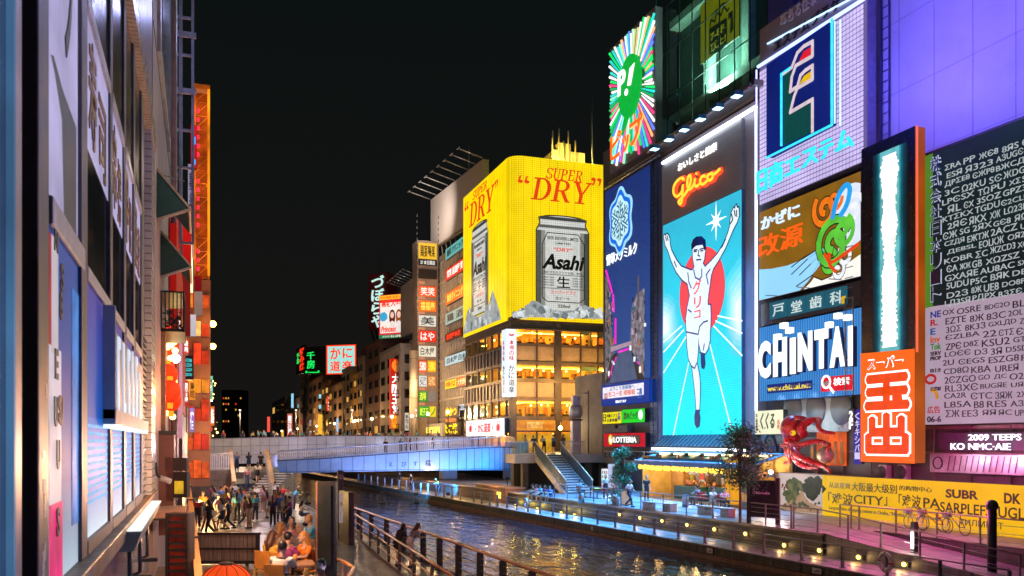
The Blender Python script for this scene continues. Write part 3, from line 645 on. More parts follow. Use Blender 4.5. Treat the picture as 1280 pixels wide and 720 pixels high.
s.strokes('emblem_outline', [[(990, 94), (1001, 86), (1008, 68), (1016, 60), (1027, 54), (1027, 72), (1006, 84), (1001, 98), (999, 116), (1008, 110), (1012, 96), (1018, 90), (1027, 84), (1027, 101), (1008, 112), (1004, 122), (999, 142), (1027, 126), (1027, 166)]], .22, glow(S(225, 205, 215), .95), z + .02)
s.neon('neon_tube', [[(1053, 26), (1053, 158)], [(970, 199), (1053, 158)], [(989, 184), (989, 94), (1000, 87)]], .07, NEON, z + .1, 1)
s.neon('neon_tube', [[(1049, 28), (1049, 155)], [(1056, 26), (1056, 158)]], .04, glow((.4, .7, 1), 2.2), .3, 1)
for t_, x0, x1, yt, yb in (('日', 952, 964, 216, 243), ('商', 967, 984, 207, 236), ('エ', 987, 1005, 203, 222), ('ス', 1008, 1028, 191, 212), ('テ', 1030, 1047, 180, 202), ('ム', 1050, 1073, 169, 193)):
    s.text('lettering', t_, x0, x1, yt, yb, NEON, .25, .14, .035)
h = Sign('header_board', 'grey header board with slanting white writing over the dotted billboard', 'sign', 950, 1084, 38, 84, X=33.0, th=.5, face=mat((.36, .33, .36), .5, 0, .1, .5), back=mat((.2, .2, .25), .5))
h.text('lettering', '夢ある住まい', 977, 1032, 20, 36, mat((.9, .88, .92), .4), None, .08, .03)
h.text('lettering', 'エステムプラザ', 969, 1052, 52, 66, mat((.05, .05, .06), .4), None, .08, .02); h.neon('neon_tube', [(lambda a: [a, (1080, -9)])((961, 55))], .05, glow((.4, .65, 1), 2.5), .1, 1)
h.neon('neon_tube', [[(950, 84), (1083, -1)]], .1, glow((.3, .4, 1), 3), .15, 1); h.neon('neon_tube', [[(949, 250), (949, 88)]], .05, glow((.5, .5, 1), 2.5), .2, 1)
for y_ in (46, 42): lamp('header_fill', 'SPOT', (30.2, y_, 33), 420, (1, .88, .85), 0, (33, y_ - .5, 38), 90, 1)  # bare spots added to brighten the header board
# floodlight housings added on the header board; the violet comes from bare spots
for k in range(3):
    px = 1000 + k * 45; p = W(px, 0, dX(px, 32.7)); z = h.o.z + h.h
    t = thing('floodlight', 'small dark floodlight housing added on the edge of the header board', 'floodlight', (p.x, p.y, z), group='added floodlight housings over the header board')
    B().box((0, -.2, .3), (.25, .2, .6)).build('lamp_head', DARK, t, .02); B().box((.05, -.03, -.3), (.1, .03, .3)).build('bracket', DARK, t)
for yy, zz in ((39, 40), (35.5, 34), (31.5, 32), (28, 32), (35.5, 24), (31, 22), (25.5, 26)):
    lamp('wall_fill', 'SPOT', (28.6, yy, zz), 900, (.19, .15, 1), 0, (34.2, yy - .5, zz + 1), 150, 1)  # bare spots added in mid-air to wash the wall violet
# ------------------------------------------------------------------ wind picture billboard (figure left out)
s = Sign('billboard', 'painted billboard with brown sky, pale blue gust and white clouds', 'billboard', 949.5, 1076, 266, 376, X=33.0, th=.4, face=glow(S(150, 105, 20), .8, .2, .5), back=DARK)
s.poly('gust', [(949.5, 337), (965, 336), (985, 332), (1005, 324), (1020, 314), (1026, 307), (1030, 312), (1026, 330), (1010, 352), (1000, 363), (949.5, 375.5)], glow(S(150, 215, 255), 1.05, .06, .3))
s.poly('clouds', [(1004, 362), (1014, 352), (1018, 346), (1028, 350), (1040, 345), (1052, 340), (1062, 328), (1076, 318), (1076, 345)], glow(S(250, 248, 240), 1.05, .06), .018)
s.poly('white_swirl', [(1040, 262), (1048, 240), (1060, 231), (1070, 228), (1076, 229), (1076, 300), (1062, 312), (1052, 300), (1056, 280)], glow(S(225, 235, 255), 1, .06), .018)
def spiral(name, px, py, r, turns, wd, m, z, a0=0, sg=1):
    q = s.l(px, py); P_ = [(q[0] + r * (1 - .8 * k / 30) * math.cos(a0 + sg * turns * 6.283 * k / 30), q[1] + r * (1 - .8 * k / 30) * math.sin(a0 + sg * turns * 6.283 * k / 30)) for k in range(31)]
    B().ring(P_, wd * 1.35, z, z + .004, False).build(name + '_outline', ink, s.e); B().ring(P_, wd, z + .008, z + .013, False).build(name, m, s.e)
GRS, ORS, WHS = glow(S(95, 200, 60), .95, .25, .8), glow(S(240, 120, 20), 1, .15), glow(S(240, 245, 250), 1, .1)
for px, py, r, tn, wd, m_, a_, sg in ((1042, 306, 1.5, 1.6, .42, GRS, .5, 1), (1036, 328, .8, 1.2, .3, GRS, 2, -1), (1054, 290, .9, 1.3, .3, GRS, 1, -1), (1032, 262, 1.0, 1.3, .36, ORS, 2.4, 1), (1044, 250, .6, 1.1, .26, ORS, 0, -1), (1058, 318, .7, 1.2, .26, WHS, 1, 1), (1048, 338, .6, 1.2, .22, WHS, 2, -1), (1066, 262, .9, 1.3, .3, WHS, 0, 1)): spiral('swirl', px, py, r, tn, wd, m_, .024 + px % 7 * .002, a_, sg)
s.neon('neon_tube', [[(1042, 274), (1046, 255), (1052, 240), (1060, 231), (1064, 238), (1060, 256), (1052, 270)]], .14, glow(S(30, 150, 220), 1.2), .06)
s.strokes('gust_lines', [[(1026, 312), (1010, 324), (990, 343)], [(1028, 316), (1014, 330), (1000, 344)], [(1026, 310), (1005, 322), (990, 334)], [(1029, 318), (1016, 344), (996, 358)], [(1004, 362), (1014, 352), (1018, 346), (1028, 350), (1040, 345)]], .07, ink)
s.neon('ribbon', [[(1032, 318), (1040, 328), (1056, 318), (1074, 305)], [(1038, 316), (1038, 330), (1046, 340)]], .1, glow(S(230, 70, 20), 1), .05)
s.text('lettering', 'かぜに', 953, 1001, 273, 288, glow(S(205, 230, 255), 1.25), None, .1, .035)
s.text('lettering', '改源', 950, 1005, 297, 323, glow(S(250, 95, 20), 1.1), None, .12, .0)
for k in range(7):
    px = 953 + k * 20; q = s.l(px, 400); B().obox((q[0], 0, 0), (q[0], -.0, .9), .05, .05).build('bracket', STEEL, s.e) if k % 2 else 0
# ------------------------------------------------------------------ dental strip
s = Sign('sign_strip', 'row of four small teal sign boxes over the blue neon billboard', 'sign', 951, 1076, 381, 408, X=33.1, th=.3, face=mat((.02, .025, .05), .4), back=DARK)
for t_, x0, x1, yt, yb in (('戸', 965, 986.5, 379, 399.5), ('堂', 988.5, 1009, 374.5, 395), ('歯', 1011, 1034.5, 369, 390), ('科', 1036.5, 1060, 363, 385)):
    s.prect('sign_box', x0, x1, yt, yb, glow(S(28, 98, 118), .8), .03, .15); w_ = x1 - x0
    s.text('lettering', t_, x0 + w_ * .2, x1 - w_ * .15, yt + 3, yb - 3, glow(S(205, 225, 225), .95), .19, .03, .01)
s.prect('label', 1056, 1061, 371, 380, glow(S(230, 180, 30), .9), .2, .03)
# ------------------------------------------------------------------ corrugated blue billboard
s = Sign('neon_billboard', 'blue corrugated billboard with big glowing white capital letters', 'billboard', 950, 1076.5, 410, 502, X=33.0, th=.4, face=glow(S(28, 105, 190), .8, .15, .5), back=mat((.05, .1, .3), .4))
b = B(); k = .05
while k < s.w: b.box((k, 0.02, .012), (k + .09, s.h - .02, .07)); k += .21
b.build('corrugation', glow(S(70, 150, 225), .85, .15, .4), s.e)
LW = glow((.93, 1, .95), 1.5, .04); LS = mat((.02, .04, .14), .4)
for ch, x0, x1, yt, yb, e in (('C', 953, 968.5, 428, 474, 0), ('H', 972, 989, 424, 471.5, 0), ('I', 993, 1000, 423, 468, 0), ('N', 1003, 1021, 416.5, 465, 0), ('T', 1024, 1041, 413, 462, 0), ('A', 1043, 1062, 410, 460, 0), ('I', 1066, 1072, 408, 458, 0)):
    s.text('lettering', ch, x0 + 1, x1 + 1, yt + 1, yb + 1, LS, .08, .2, .06); s.text('lettering', ch, x0, x1, yt, yb, LW, .3, .03, .06)
for x, y in ((980, 422), (988, 408), (995, 414), (1045, 407), (1056, 396), (1068, 398)):
    s.prect('light_cube', x - 3, x + 3, y - 3.5, y + 3.5, LW, .3, .3)
s.prect('label', 961, 1017, 481, 492, glow(S(10, 40, 130), .8), .08, .05); s.text('lettering', 'www.chintai.net', 962, 1016, 483, 489.5, glow(S(250, 225, 60), 1.1), .14, .02, .01)
s.prect('label', 1029, 1069.5, 472, 490, glow(S(225, 20, 40), 1), .08, .08); s.text('lettering', '検索', 1045, 1065, 472.5, 482.5, WHITE, .17, .02, .01)
q = s.l(1036, 477.5); b = B().ring([(q[0] + .33 * math.cos(a * .42), q[1] + .33 * math.sin(a * .42)) for a in range(15)], .12, .17, .2); b.ring([(q[0] + .25, q[1] - .25), (q[0] + .6, q[1] - .6)], .14, .17, .2, False); b.build('magnifier', WHITE, s.e)
b = B(); x = s.w - .9
for q in (0, .6): b.box((x + q, 0, .25), (x + q + .05, s.h + .6, .32))
for k in range(15): b.box((x, .2 + k * .55, .26), (x + .6, .24 + k * .55, .3))
b.build('ladder', STEEL, s.e)
# ------------------------------------------------------------------ orange pylon sign
s = Sign('pylon_sign', 'tall pylon sign, black with white light column above an orange lower half', 'sign', 1077, 1144, 187, 577, X=31.9, th=.62, face=mat((.006, .016, .03), .25), back=glow(S(200, 95, 10), .6, .4, .25))
s.poly('orange_face', [(1077, 442), (1144, 436), (1144, 579.5), (1077, 577)], glow(S(250, 105, 18), 1, .08), .02, .05)
ov = glow((1, 1, 1), 1.5); orr = glow(S(238, 75, 15), 1)
s.text('lettering', 'スーパー', 1086, 1131, 448, 463, ov, .08, .03, .07); s.text('lettering', 'スーパー', 1087, 1130, 450, 462, orr, .12, .02, .015)
for ch, yt, yb in (('玉', 471, 512), ('出', 520, 566)):
    q = s.box_px(1087, 1135, yt + 2, yb - 2); P = lambda u, v: (q[0] + u * (q[2] - q[0]), q[1] + v * (q[3] - q[1]))
    L_ = [[P(.04, .95), P(.96, .95)], [P(.04, .52), P(.96, .52)], [P(0, .06), P(1, .06)], [P(.5, .06), P(.5, .95)], [P(.74, .3), P(.82, .24)]] if ch == '玉' else [[P(.5, 0.08), P(.5, 1)], [P(.12, .9), P(.12, .56), P(.88, .56), P(.88, .9)], [P(.02, .4), P(.02, .06), P(.98, .06), P(.98, .4)]]
    for wd, m_, z_ in ((.66, ov, .08), (.46, orr, .11)):
        b = B()
        for l_ in L_:
            b.ring(l_, wd, z_, z_ + .02, False)
            for i, e_ in enumerate(l_): b.prism([(e_[0] + wd / 2 * math.cos(a * .45), e_[1] + wd / 2 * math.sin(a * .45)) for a in range(14)], z_, z_ + .021 + i * .0007)
        b.build('lettering', m_, s.e)
b = B(); L_ = s.box_px(1104, 1121, 190, 440); y = L_[1] + .2
while y < L_[3] - .3:
    t = (y - L_[1]) / (L_[3] - L_[1]); hw = (.5 + .08 * math.sin(t * 9) + .06 * math.sin(t * 23)) * (1 - .35 * abs(t - .55)); hw += random.uniform(-.07, .07); cx = (L_[0] + L_[2]) / 2
    b.box((cx - hw, y, .03), (cx + hw, y + .1, .05)); y += .11
b.build('light_column', glow((.95, .97, .92), 1.3, .25, .6), s.e)
for k, (hw, c_) in enumerate(((1.15, (2, 38, 48)), (1.0, (4, 62, 76)), (.86, (10, 100, 116)), (.74, (40, 150, 165)), (.64, (110, 200, 205)))): B().box((cx - hw, L_[1], .014), (cx + hw, L_[3], .018 + k * .002)).build('painted_halo', glow(S(*c_), .8, .35, 1.2), s.e)  # soft glow beside the column painted as nested fading strips
s.neon('neon_tube', [[(1144, 157), (1144, 440)]], .06, glow((.9, .12, .06), 1.3), -.1, 1)
# ------------------------------------------------------------------ green and white billboard
s = Sign('billboard', 'huge framed billboard, green above white, packed with writing', 'billboard', 1154, 1292, 195, 531, X=33.0, th=.5, face=glow(S(185, 165, 185), .8, .1, .5), back=DARK)
s.poly('green_panel', [(1154, 195), (1167, 190), (1167, 383), (1154, 386)], glow(S(85, 140, 45), .8, .1, .4)); s.poly('dark_green_panel', [(1167, 190), (1292, 142.5), (1292, 364), (1167, 383)], glow(S(12, 40, 42), .7, .35, .5))
s.text('lettering', '株式会社日本リート', 1164, 1178, 197, 379, glow(S(190, 205, 225), .9), .04, .02, .05, vert=True)
s.text('lettering', '株式会社日本リート', 1165, 1177, 198, 378, mat((.02, .06, .16), .4), .062, .02, .0, vert=True)
wr = glow(S(185, 195, 195), .85, .2); dk = mat((.03, .02, .03), .5)
def scrib(n): return ''.join(random.choice('REABSOCGUPTDLXKZ2358ЯДЖϾΣЄΩЗ') for _ in range(n))
for r in range(17):
    yl_ = 208 + r * 10.6; x = 1181 + random.uniform(-2, 5)
    while x < 1280:
        k = random.choice((2, 3, 4, 5)); x1 = x + k * random.uniform(6, 9); off = (x - 1181) * (.33 - (yl_ - 208) / 190 * .17)
        s.text('lettering', scrib(k), x, x1, yl_ - off - random.uniform(0, 2), yl_ - off + random.uniform(6, 8), wr, .05, .02, .0); x = x1 + random.uniform(2, 5)
for r in range(13):
    yl_ = 388 + r * 10.4; x = 1180 + random.uniform(-2, 4)
    while x < 1279:
        k = random.choice((2, 3, 4, 5)); x1 = x + k * random.uniform(6, 9); off = (x - 1181) * max(0, .13 - r * .01)
        s.text('lettering', scrib(k), x, x1, yl_ - off, yl_ - off + random.uniform(6, 9), dk, .03, .02, .0); x = x1 + random.uniform(3, 6)
for t_, c_, y, x1 in (('NE', (20, 60, 150), 390, 1177), ('R.', (190, 30, 40), 400, 1173), ('E', (20, 90, 160), 411, 1170), ('Inv', (220, 100, 30), 421, 1176), ('Tok', (60, 140, 50), 430, 1177)):
    s.text('lettering', t_, 1164, x1, y, y + 8, glow(S(*c_), .7), .03, .02, .02)
for t_, y in (('SERV', 440), ('PROP', 446), ('国土交', 461), ('近畿財', 484)): s.text('lettering', t_, 1164, 1177, y, y + 5, dk, .03)
s.text('lettering', '広告', 1160, 1176, 508, 517, glow(S(200, 30, 40), .7), .03, .02, .01); s.text('lettering', '06-6', 1160, 1177, 520.5, 528, dk, .03)
q = s.l(1164, 474); B().ring([(q[0] + .3 * math.cos(a * .63), q[1] + .2 * math.sin(a * .63)) for a in range(10)], .12, .03, .05).build('emblem', glow(S(200, 40, 40), .7), s.e)
q = s.l(1165, 498); B().ring([(q[0] + .35 * math.cos(a * .25), q[1] + .4 * math.sin(a * .25)) for a in range(7)], .16, .03, .05, False).build('emblem', glow(S(220, 150, 30), .8), s.e)
s.strokes('frame', [[(1154, 195), (1292, 142.5)]], .12, DARK, .0, .06)
# white neon words below
s = Sign('neon_sign', 'two lines of white neon lettering under the white billboard', 'neon sign', 1176, 1292, 541, 562, X=33.4, th=.2, face=mat((.04, .02, .05), .5), back=DARK)
s.text('lettering', '2009 TEEPS', 1213, 1279, 543, 550.5, glow((1, .95, 1), 2), .1, .05, .0); s.text('lettering', 'KO NMC·AIE', 1191, 1266, 554, 562, glow((1, .9, 1), 2), .1, .05, .0)
lowb = facade('shop_block', 'dark shop front with pipes and shelves behind the yellow hoarding', 'building', 33.9, 945, 1330, 14.2, 1.65, mat((.06, .05, .055), .6, 0, .4, .8, .3), 8)
L = lowb['len']; b = B()
for k in range(9): b.tube([(-.1, L * .1 * k + .3, 0), (-.1, L * .1 * k + .3, 7.2)], .05)
b.box((-.12, 0, 4.6), (0, L * .6, 4.75)).box((-.12, 0, 3.4), (0, L * .6, 3.5)); b.build('pipe', mat((.16, .12, .12), .4, .5), lowb)
# grey machine shelf with fans
ACM = mat((.36, .34, .35), .45, .1, .2, 3)
def ac(px, py, wpx, X, label, group=None):
    p = W(px, py, dX(px, X)); k = dX(px, X) / FPX; w_ = wpx * k * .8; t = thing('air_conditioner', label, 'air conditioner', p, -math.pi / 2, group)
    h = .8; B().box((0, 0, 0), (w_, .35, h)).build('casing', ACM, t, .02); b = B(); c = (w_ * .4, -.012, h * .5)
    for r in (.34, .25, .16, .07): b.tube([(c[0] + r * math.cos(a * .52), c[1], c[2] + r * math.sin(a * .52)) for a in range(13)], .014, 5)
    b.build('fan_grille', DARK, t); B().tube([(c[0], .02, c[2]), (c[0], -.006, c[2])], .33, 16).build('fan', mat((.05, .05, .05), .5), t); return t
ac(1098, 600, 17, 33.5, 'cream air conditioner under the orange pylon, nearer the octopus'); ac(1122, 600, 17, 33.5, 'cream air conditioner under the orange pylon, nearer the white neon')
t = thing('equipment_shelf', 'long dented grey duct below the white neon lettering', 'duct', W(1162, 590, dX(1162, 33.2)), -math.pi / 2)
B().box((0, 0, 0), (5.2, .6, .9)).build('casing', mat((.3, .28, .3), .4, .4, .35, 2, .3), t, .03); b = B()
b.tube([(.5 + .28 * math.cos(a * .52), -.01, .45 + .28 * math.sin(a * .52)) for a in range(13)], .03, 5)
for k in range(12): b.obox((1.1 + k * .33, -.02, .1), (1.25 + k * .33, -.02, .8), .03, .03)
b.build('fan_grille', DARK, t)
for px in (1205, 1248): lamp('shop_fill', 'POINT', W(px, 575, dX(px, 32.6)), 22, (1, .6, .9), .2)  # bare points added as fill, no fixture here
# ------------------------------------------------------------------ the runner screen
def c3(L): return [(x / 4.235 + 820, y / 4.235 + 230) for x, y in L]
def c4(L): return [(x / 4 + 820, y / 4 + 380) for x, y in L]
s = Sign('led_screen', 'giant turquoise screen showing a runner with raised arms before a red disc', 'screen', 829, 927, 282.3, 544, X=33.0, th=.35, face=gradglow(S(20, 238, 248), S(44, 176, 208), 16, 1.15), back=mat((.05, .12, .25), .4))
GS = s
for pts_, an in ((c3([(40, 575), (75, 585), (110, 620), (118, 700), (125, 760), (110, 850), (38, 880)]), c3([(38, 760)])[0]), (c3([(452, 378), (430, 405), (400, 450), (372, 500), (366, 560), (366, 760), (400, 900), (452, 920)]), c3([(452, 700)])[0])):
    for k in range(6):
        f_ = 1 - k * .13; c_ = [x + (y - x) * (k + 1) / 6 for x, y in zip((48, 205, 226), (236, 248, 250))]; s.poly('cloud_glow', [(an[0] + (x - an[0]) * f_, an[1] + (y - an[1]) * f_) for x, y in pts_], glow(S(*c_), 1.08, .12, .4), .015 + k * .0006, .003)
s.strokes('white_rays', [c4([(165, 295), (88, 655)]), c4([(272, 205), (382, 640)]), c4([(160, 150), (40, 342)]), c4([(290, 110), (432, 258)]), c4([(300, 85), (432, 146)]), c4([(310, 60), (432, 84)]), c4([(140, 130), (40, 240)]), c4([(130, 110), (40, 190)])], .1, glow((.9, 1, 1), 1.3), .022, .01)
q = s.l(877, 364); B().prism([(q[0] + 2.95 * math.cos(a * math.pi / 32), q[1] + 3.05 * math.sin(a * math.pi / 32)) for a in range(64)], .024, .03).build('red_disc', glow(S(240, 70, 70), 1.1, .05, 1, .12), s.e)
q = s.l(895.5, 276); b = B()
for k in range(8):
    a = k * math.pi / 4; r = 1.35 if k % 2 == 0 else .85; b.prism([(q[0] + .12 * math.cos(a + 1.57), q[1] + .12 * math.sin(a + 1.57)), (q[0] + r * math.cos(a), q[1] + r * math.sin(a)), (q[0] - .12 * math.cos(a + 1.57), q[1] - .12 * math.sin(a + 1.57))], .024, .03 + k * .0012)
b.prism([(q[0] + .36 * math.cos(a * .4), q[1] + .36 * math.sin(a * .4)) for a in range(16)], .024, .042); b.build('star', glow((.95, 1, 1), 1.6), s.e)
parts = [c3([(48, 300), (43, 282), (47, 268), (54, 276), (60, 264), (68, 272), (74, 288), (76, 320), (83, 350), (108, 400), (135, 437), (172, 452), (200, 462), (196, 520), (172, 530), (140, 505), (110, 465), (85, 410), (66, 352), (52, 325)]),
         c3([(262, 440), (295, 408), (330, 368), (360, 318), (384, 260), (394, 225), (397, 185), (403, 150), (415, 126), (420, 134), (427, 110), (432, 128), (440, 125), (442, 168), (430, 205), (412, 238), (395, 278), (370, 338), (335, 402), (305, 448), (292, 490), (262, 500)]),
         c3([(196, 345), (200, 300), (216, 286), (242, 284), (260, 302), (264, 345), (258, 395), (250, 420), (262, 440), (272, 460), (230, 480), (190, 466), (206, 440), (198, 395)]),
         c3([(172, 460), (206, 456), (230, 470), (258, 444), (290, 440), (294, 480), (288, 530), (280, 580), (276, 625), (280, 665), (290, 720), (160, 720), (170, 650), (182, 590), (168, 520)]),
         c4([(160, 10), (274, 5), (276, 60), (274, 130), (258, 170), (214, 156), (156, 142), (152, 100), (156, 50)]),
         c4([(155, 138), (215, 152), (213, 230), (207, 296), (218, 350), (223, 400), (222, 460), (219, 532), (204, 532), (200, 460), (192, 390), (182, 310), (166, 275), (158, 210)]),
         c4([(214, 150), (222, 112), (240, 92), (262, 84), (273, 110), (272, 180), (262, 225), (248, 248), (228, 244), (218, 200)])]
out = mat((.01, .03, .12), .4)
skin = glow(S(228, 240, 250), 1.12, .06, 1, .12)
b = B()
for i, p in enumerate(parts): b.ring(s.ls(p), .2, .03, .036 + i * .0002)
b.build('runner_outline', out, s.e)
b = B()
for i, p in enumerate(parts): b.prism(s.ls(p), .03, .042 + i * .0006)
b.build('runner', skin, s.e)
s.polys('runner_hair', [c3([(193, 350), (191, 318), (203, 294), (230, 280), (257, 288), (267, 312), (267, 345), (259, 352), (252, 322), (216, 327), (204, 338)])], out, .05)
s.polys('runner_shoes', [c4([(201, 530), (219, 528), (226, 570), (222, 612), (208, 622), (197, 600), (196, 560)]), c4([(228, 244), (247, 249), (251, 300), (245, 326), (232, 322), (228, 290)])], out, .05)
s.strokes('runner_lines', [c3([(205, 350), (222, 348)]), c3([(236, 346), (254, 342)]), c3([(230, 350), (226, 378), (236, 382)]), c3([(218, 402), (242, 400)]), c3([(205, 358), (218, 357)]), c3([(240, 355), (252, 353)]), c3([(203, 456), (212, 495), (232, 506), (246, 490), (246, 450)]), c3([(172, 470), (178, 520), (190, 550)]), c3([(290, 452), (270, 480), (280, 530)]),
    c3([(100, 410), (112, 440)]), c3([(345, 340), (355, 330), (372, 292)]), c3([(404, 160), (410, 190), (398, 210)]), c3([(418, 140), (424, 170)]), c3([(430, 140), (432, 172)]), c3([(54, 280), (60, 300)]), c3([(62, 276), (68, 298)]),
    c4([(156, 140), (214, 152), (222, 112), (240, 92), (262, 84)]), c4([(180, 310), (196, 322), (207, 296)]), c4([(222, 242), (246, 250)]), c4([(245, 200), (240, 230)]), c4([(165, 28), (180, 40)])], .1, out, .052, .012)
red = glow(S(240, 60, 50), 1.2)
for t_, x0, x1, yt, yb in (('グ', 867, 877.5, 352, 369), ('リ', 868.5, 877, 372, 386), ('コ', 868.5, 876.5, 389, 399)): s.text('lettering', t_, x0, x1, yt, yb, red, .055, .012, .025)
# header with script lettering
h = Sign('neon_sign', 'grey header panel with red script neon over the runner screen', 'neon sign', 829, 927, 206, 281.5, X=33.0, th=.35, face=mat((.3, .285, .28), .5, 0, .1, .6), back=mat((.15, .17, .2), .4))
h.text('lettering', 'おいしさと健康', 848.5, 897, 205, 215, glow((1, .97, .95), 1.5), None, .06, .02)
R1 = glow((1, .06, .015), 1.7); R2 = glow((1, .5, .03), 1.7)
def c2(L): return [(x / 4 + 740, y / 4 + 180) for x, y in L]
scr = [c2([(476, 182), (470, 172), (452, 178), (430, 205), (424, 240), (434, 262), (452, 258), (468, 235), (472, 205), (470, 250), (466, 290), (456, 302), (450, 290), (462, 275), (480, 255), (500, 225), (512, 185), (508, 160), (498, 168), (494, 205), (502, 228), (516, 222), (528, 200)]),
       c2([(534, 172), (530, 200), (538, 214), (552, 205)]), c2([(586, 165), (572, 162), (560, 178), (562, 200), (578, 200), (596, 182)]), c2([(612, 150), (600, 156), (596, 174), (604, 184), (620, 172), (622, 152), (612, 148), (630, 152), (656, 128)]), c2([(538, 152), (541, 148)])]
h.neon('neon_halo', scr, .2, R1, .1, 4); h.neon('neon_tube', scr, .1, R2, .27, 4)
# white edge tubes and beam with lamps
e0, e1 = W(829, 204, dX(829, 32.9)), W(946, 124, dX(946, 32.9))
t = thing('edge_light', 'bright white tube along the top and side of the runner tower', 'light tube', (0, 0, 0))
E0 = V((32.85, e0.y, e0.z)); E1 = V((32.85, e1.y, E0.z))
B().tube([E0, E1], .11).build('tube', glow((.75, .85, 1), 6, .05), t); B().tube([E1, V((32.85, E1.y, 6.5))], .07).build('tube', glow((.7, .85, 1), 5, .05), t)
t = thing('lamp_beam', 'dark steel beam with blue shaded lamps above the runner screen', 'beam', (32.5, E1.y, E0.z + 1.0)); LB = E0.y - E1.y
B().box((-.15, -.5, .15), (.9, LB + 1.2, .5)).tube([(-.35, -.4, .1), (-.35, LB + 1, .1)], .16, 10).build('beam', mat((.2, .18, .19), .35, .6), t)
b = B(); c = B()
for k in range(6):
    y = LB * (k + .2) / 5.6; b.box((-1.1, y - .3, -.35), (-.5, y + .3, -.1)).obox((-.8, y, -.1), (0, y, .3), .06, .06); c.box((-1.05, y - .26, -.37), (-.55, y + .26, -.352))
    p = V((32.5, E1.y, E0.z + 1)) + V((-.8, y, -.5)); lamp('sign_lamp', 'SPOT', p, 24000, (.05, .36, 1), .1, (26.2, p.y, 1), 46, .6)
for k in (1, 3, 5): p = V((32.5 - .8, E1.y + LB * (k + .2) / 5.6, E0.z + .5)); lamp('awning_fill', 'SPOT', p, 16000, (.08, .48, 1), .1, (30.9, p.y + 1, 4.6), 13, .6)  # narrow spots added only to brighten the stall awning
b.build('lamp_shades', mat((.06, .2, .4), .35, .5), t); c.build('lamp_lenses', glow((.3, .65, 1), 8, .05), t)
# canopy under the screen
t = thing('canopy', 'sloping dark metal canopy with white light strip under the screen', 'canopy', (33.0, E1.y, 5.2))
b = B(); b.add([(0, -.3, .95), (0, LB, .95), (-1.0, LB, .12), (-1.0, -.3, .12), (0, -.3, .8), (0, LB, .8), (-1.0, LB, 0), (-1, -.3, 0)], [(3, 2, 1, 0), (4, 5, 6, 7), (0, 1, 5, 4), (1, 2, 6, 5), (2, 3, 7, 6), (3, 0, 4, 7)]); b.build('roof', mat((.05, .055, .06), .3, .7, .2, 3), t)
b = B()
for k in range(22): y = LB * k / 22; b.obox((-.02, y, .97), (-1.0, y, .14), .05, .05)
b.build('ribs', STEEL, t); B().box((-1.1, -.3, -.16), (-1.0, LB, 0)).build('light_strip', glow((.8, .9, 1), 5, .05), t); B().box((-1.0, -.3, -.24), (.1, LB, -.165)).build('soffit', STEEL, t)
# ------------------------------------------------------------------ burst sign (P!)
s = Sign('neon_billboard', 'burst of coloured neon rays round a green speech bubble', 'billboard', 762.5, 819.5, 62, 218, X=33.0, th=.6, face=mat((.3, .28, .3), .4, .2), back=mat((.12, .1, .12), .5))
cx, cy = s.l(790, 108); N = 84; cols = [S(10, 210, 100), S(40, 200, 190), S(240, 240, 235), S(235, 60, 130), S(90, 120, 240), S(250, 170, 120), S(140, 250, 190), S(20, 160, 90)]
bs = [B() for _ in cols]
for k in range(N):
    a = 2 * math.pi * k / N; dx, dy = math.cos(a), math.sin(a); m = 1e9
    if dx > 1e-6: m = min(m, (s.w - cx) / dx)
    if dx < -1e-6: m = min(m, -cx / dx)
    if dy > 1e-6: m = min(m, (s.h - cy) / dy)
    if dy < -1e-6: m = min(m, -cy / dy)
    r0, r1 = 1.7 + random.uniform(0, .8), m * random.uniform(.86, .99); i = random.choice((0, 0, 1, 1, 2, 2, 3, 4, 5, 6, 7))
    if r1 > r0 + .3: bs[i].tube([(cx + dx * r0, cy + dy * r0, .06), (cx + dx * r1, cy + dy * r1, .06)], [.04, .11], 6)
for b_, c_ in zip(bs, cols): b_.build('neon_rays', glow(c_, 1.5, .15), s.e)
b = B(); b.prism([(cx + 1.95 * math.cos(a * .2), cy + 2.5 * math.sin(a * .2)) for a in range(31)], .1, .3); b.prism(s.ls([(786, 134), (795, 126), (782, 166), (780, 170)]), .1, .28); b.build('bubble', glow(S(10, 180, 60), 1, .08), s.e)
s.text('lettering', 'P', 777, 786.5, 92.5, 122, WHITE, .32, .05, .03); s.polys('lettering', [[(792, 86), (798, 79), (793, 107), (789, 108)]], WHITE, .32, .05)
for x, y in ((787.5, 116),):
    q = s.l(x, y); b = B(); b.prism([(q[0] + .27 * math.cos(a * .4), q[1] + .27 * math.sin(a * .4)) for a in range(16)], .32, .37); b.build('lettering', WHITE, s.e)
OR = glow(S(255, 95, 20), 1.35)
for t_, x0, x1, yt, yb in (('ピ', 767, 780, 171, 203), ('ッ', 782, 790, 172, 192), ('プ', 791, 807, 151, 185)):
    s.text('lettering', t_, x0, x1, yt, yb, glow(S(255, 190, 110), 1.3), .16, .1, .075); s.text('lettering', t_, x0, x1, yt, yb, OR, .28, .06, .03)
b = B(); q = s.l(762, 224)
for k in range(7): b.obox((k * s.w / 6, -.1, -.5), (k * s.w / 6, -1.0, -.2), .08, .08)
b.tube([(-1.2, -.9, -.1), (s.w + .5, -.9, -.1)], .12).tube([(-.8, -.5, -.3), (s.w + .5, -.5, -.3)], .08); b.build('support_frame', STEEL, s.e)
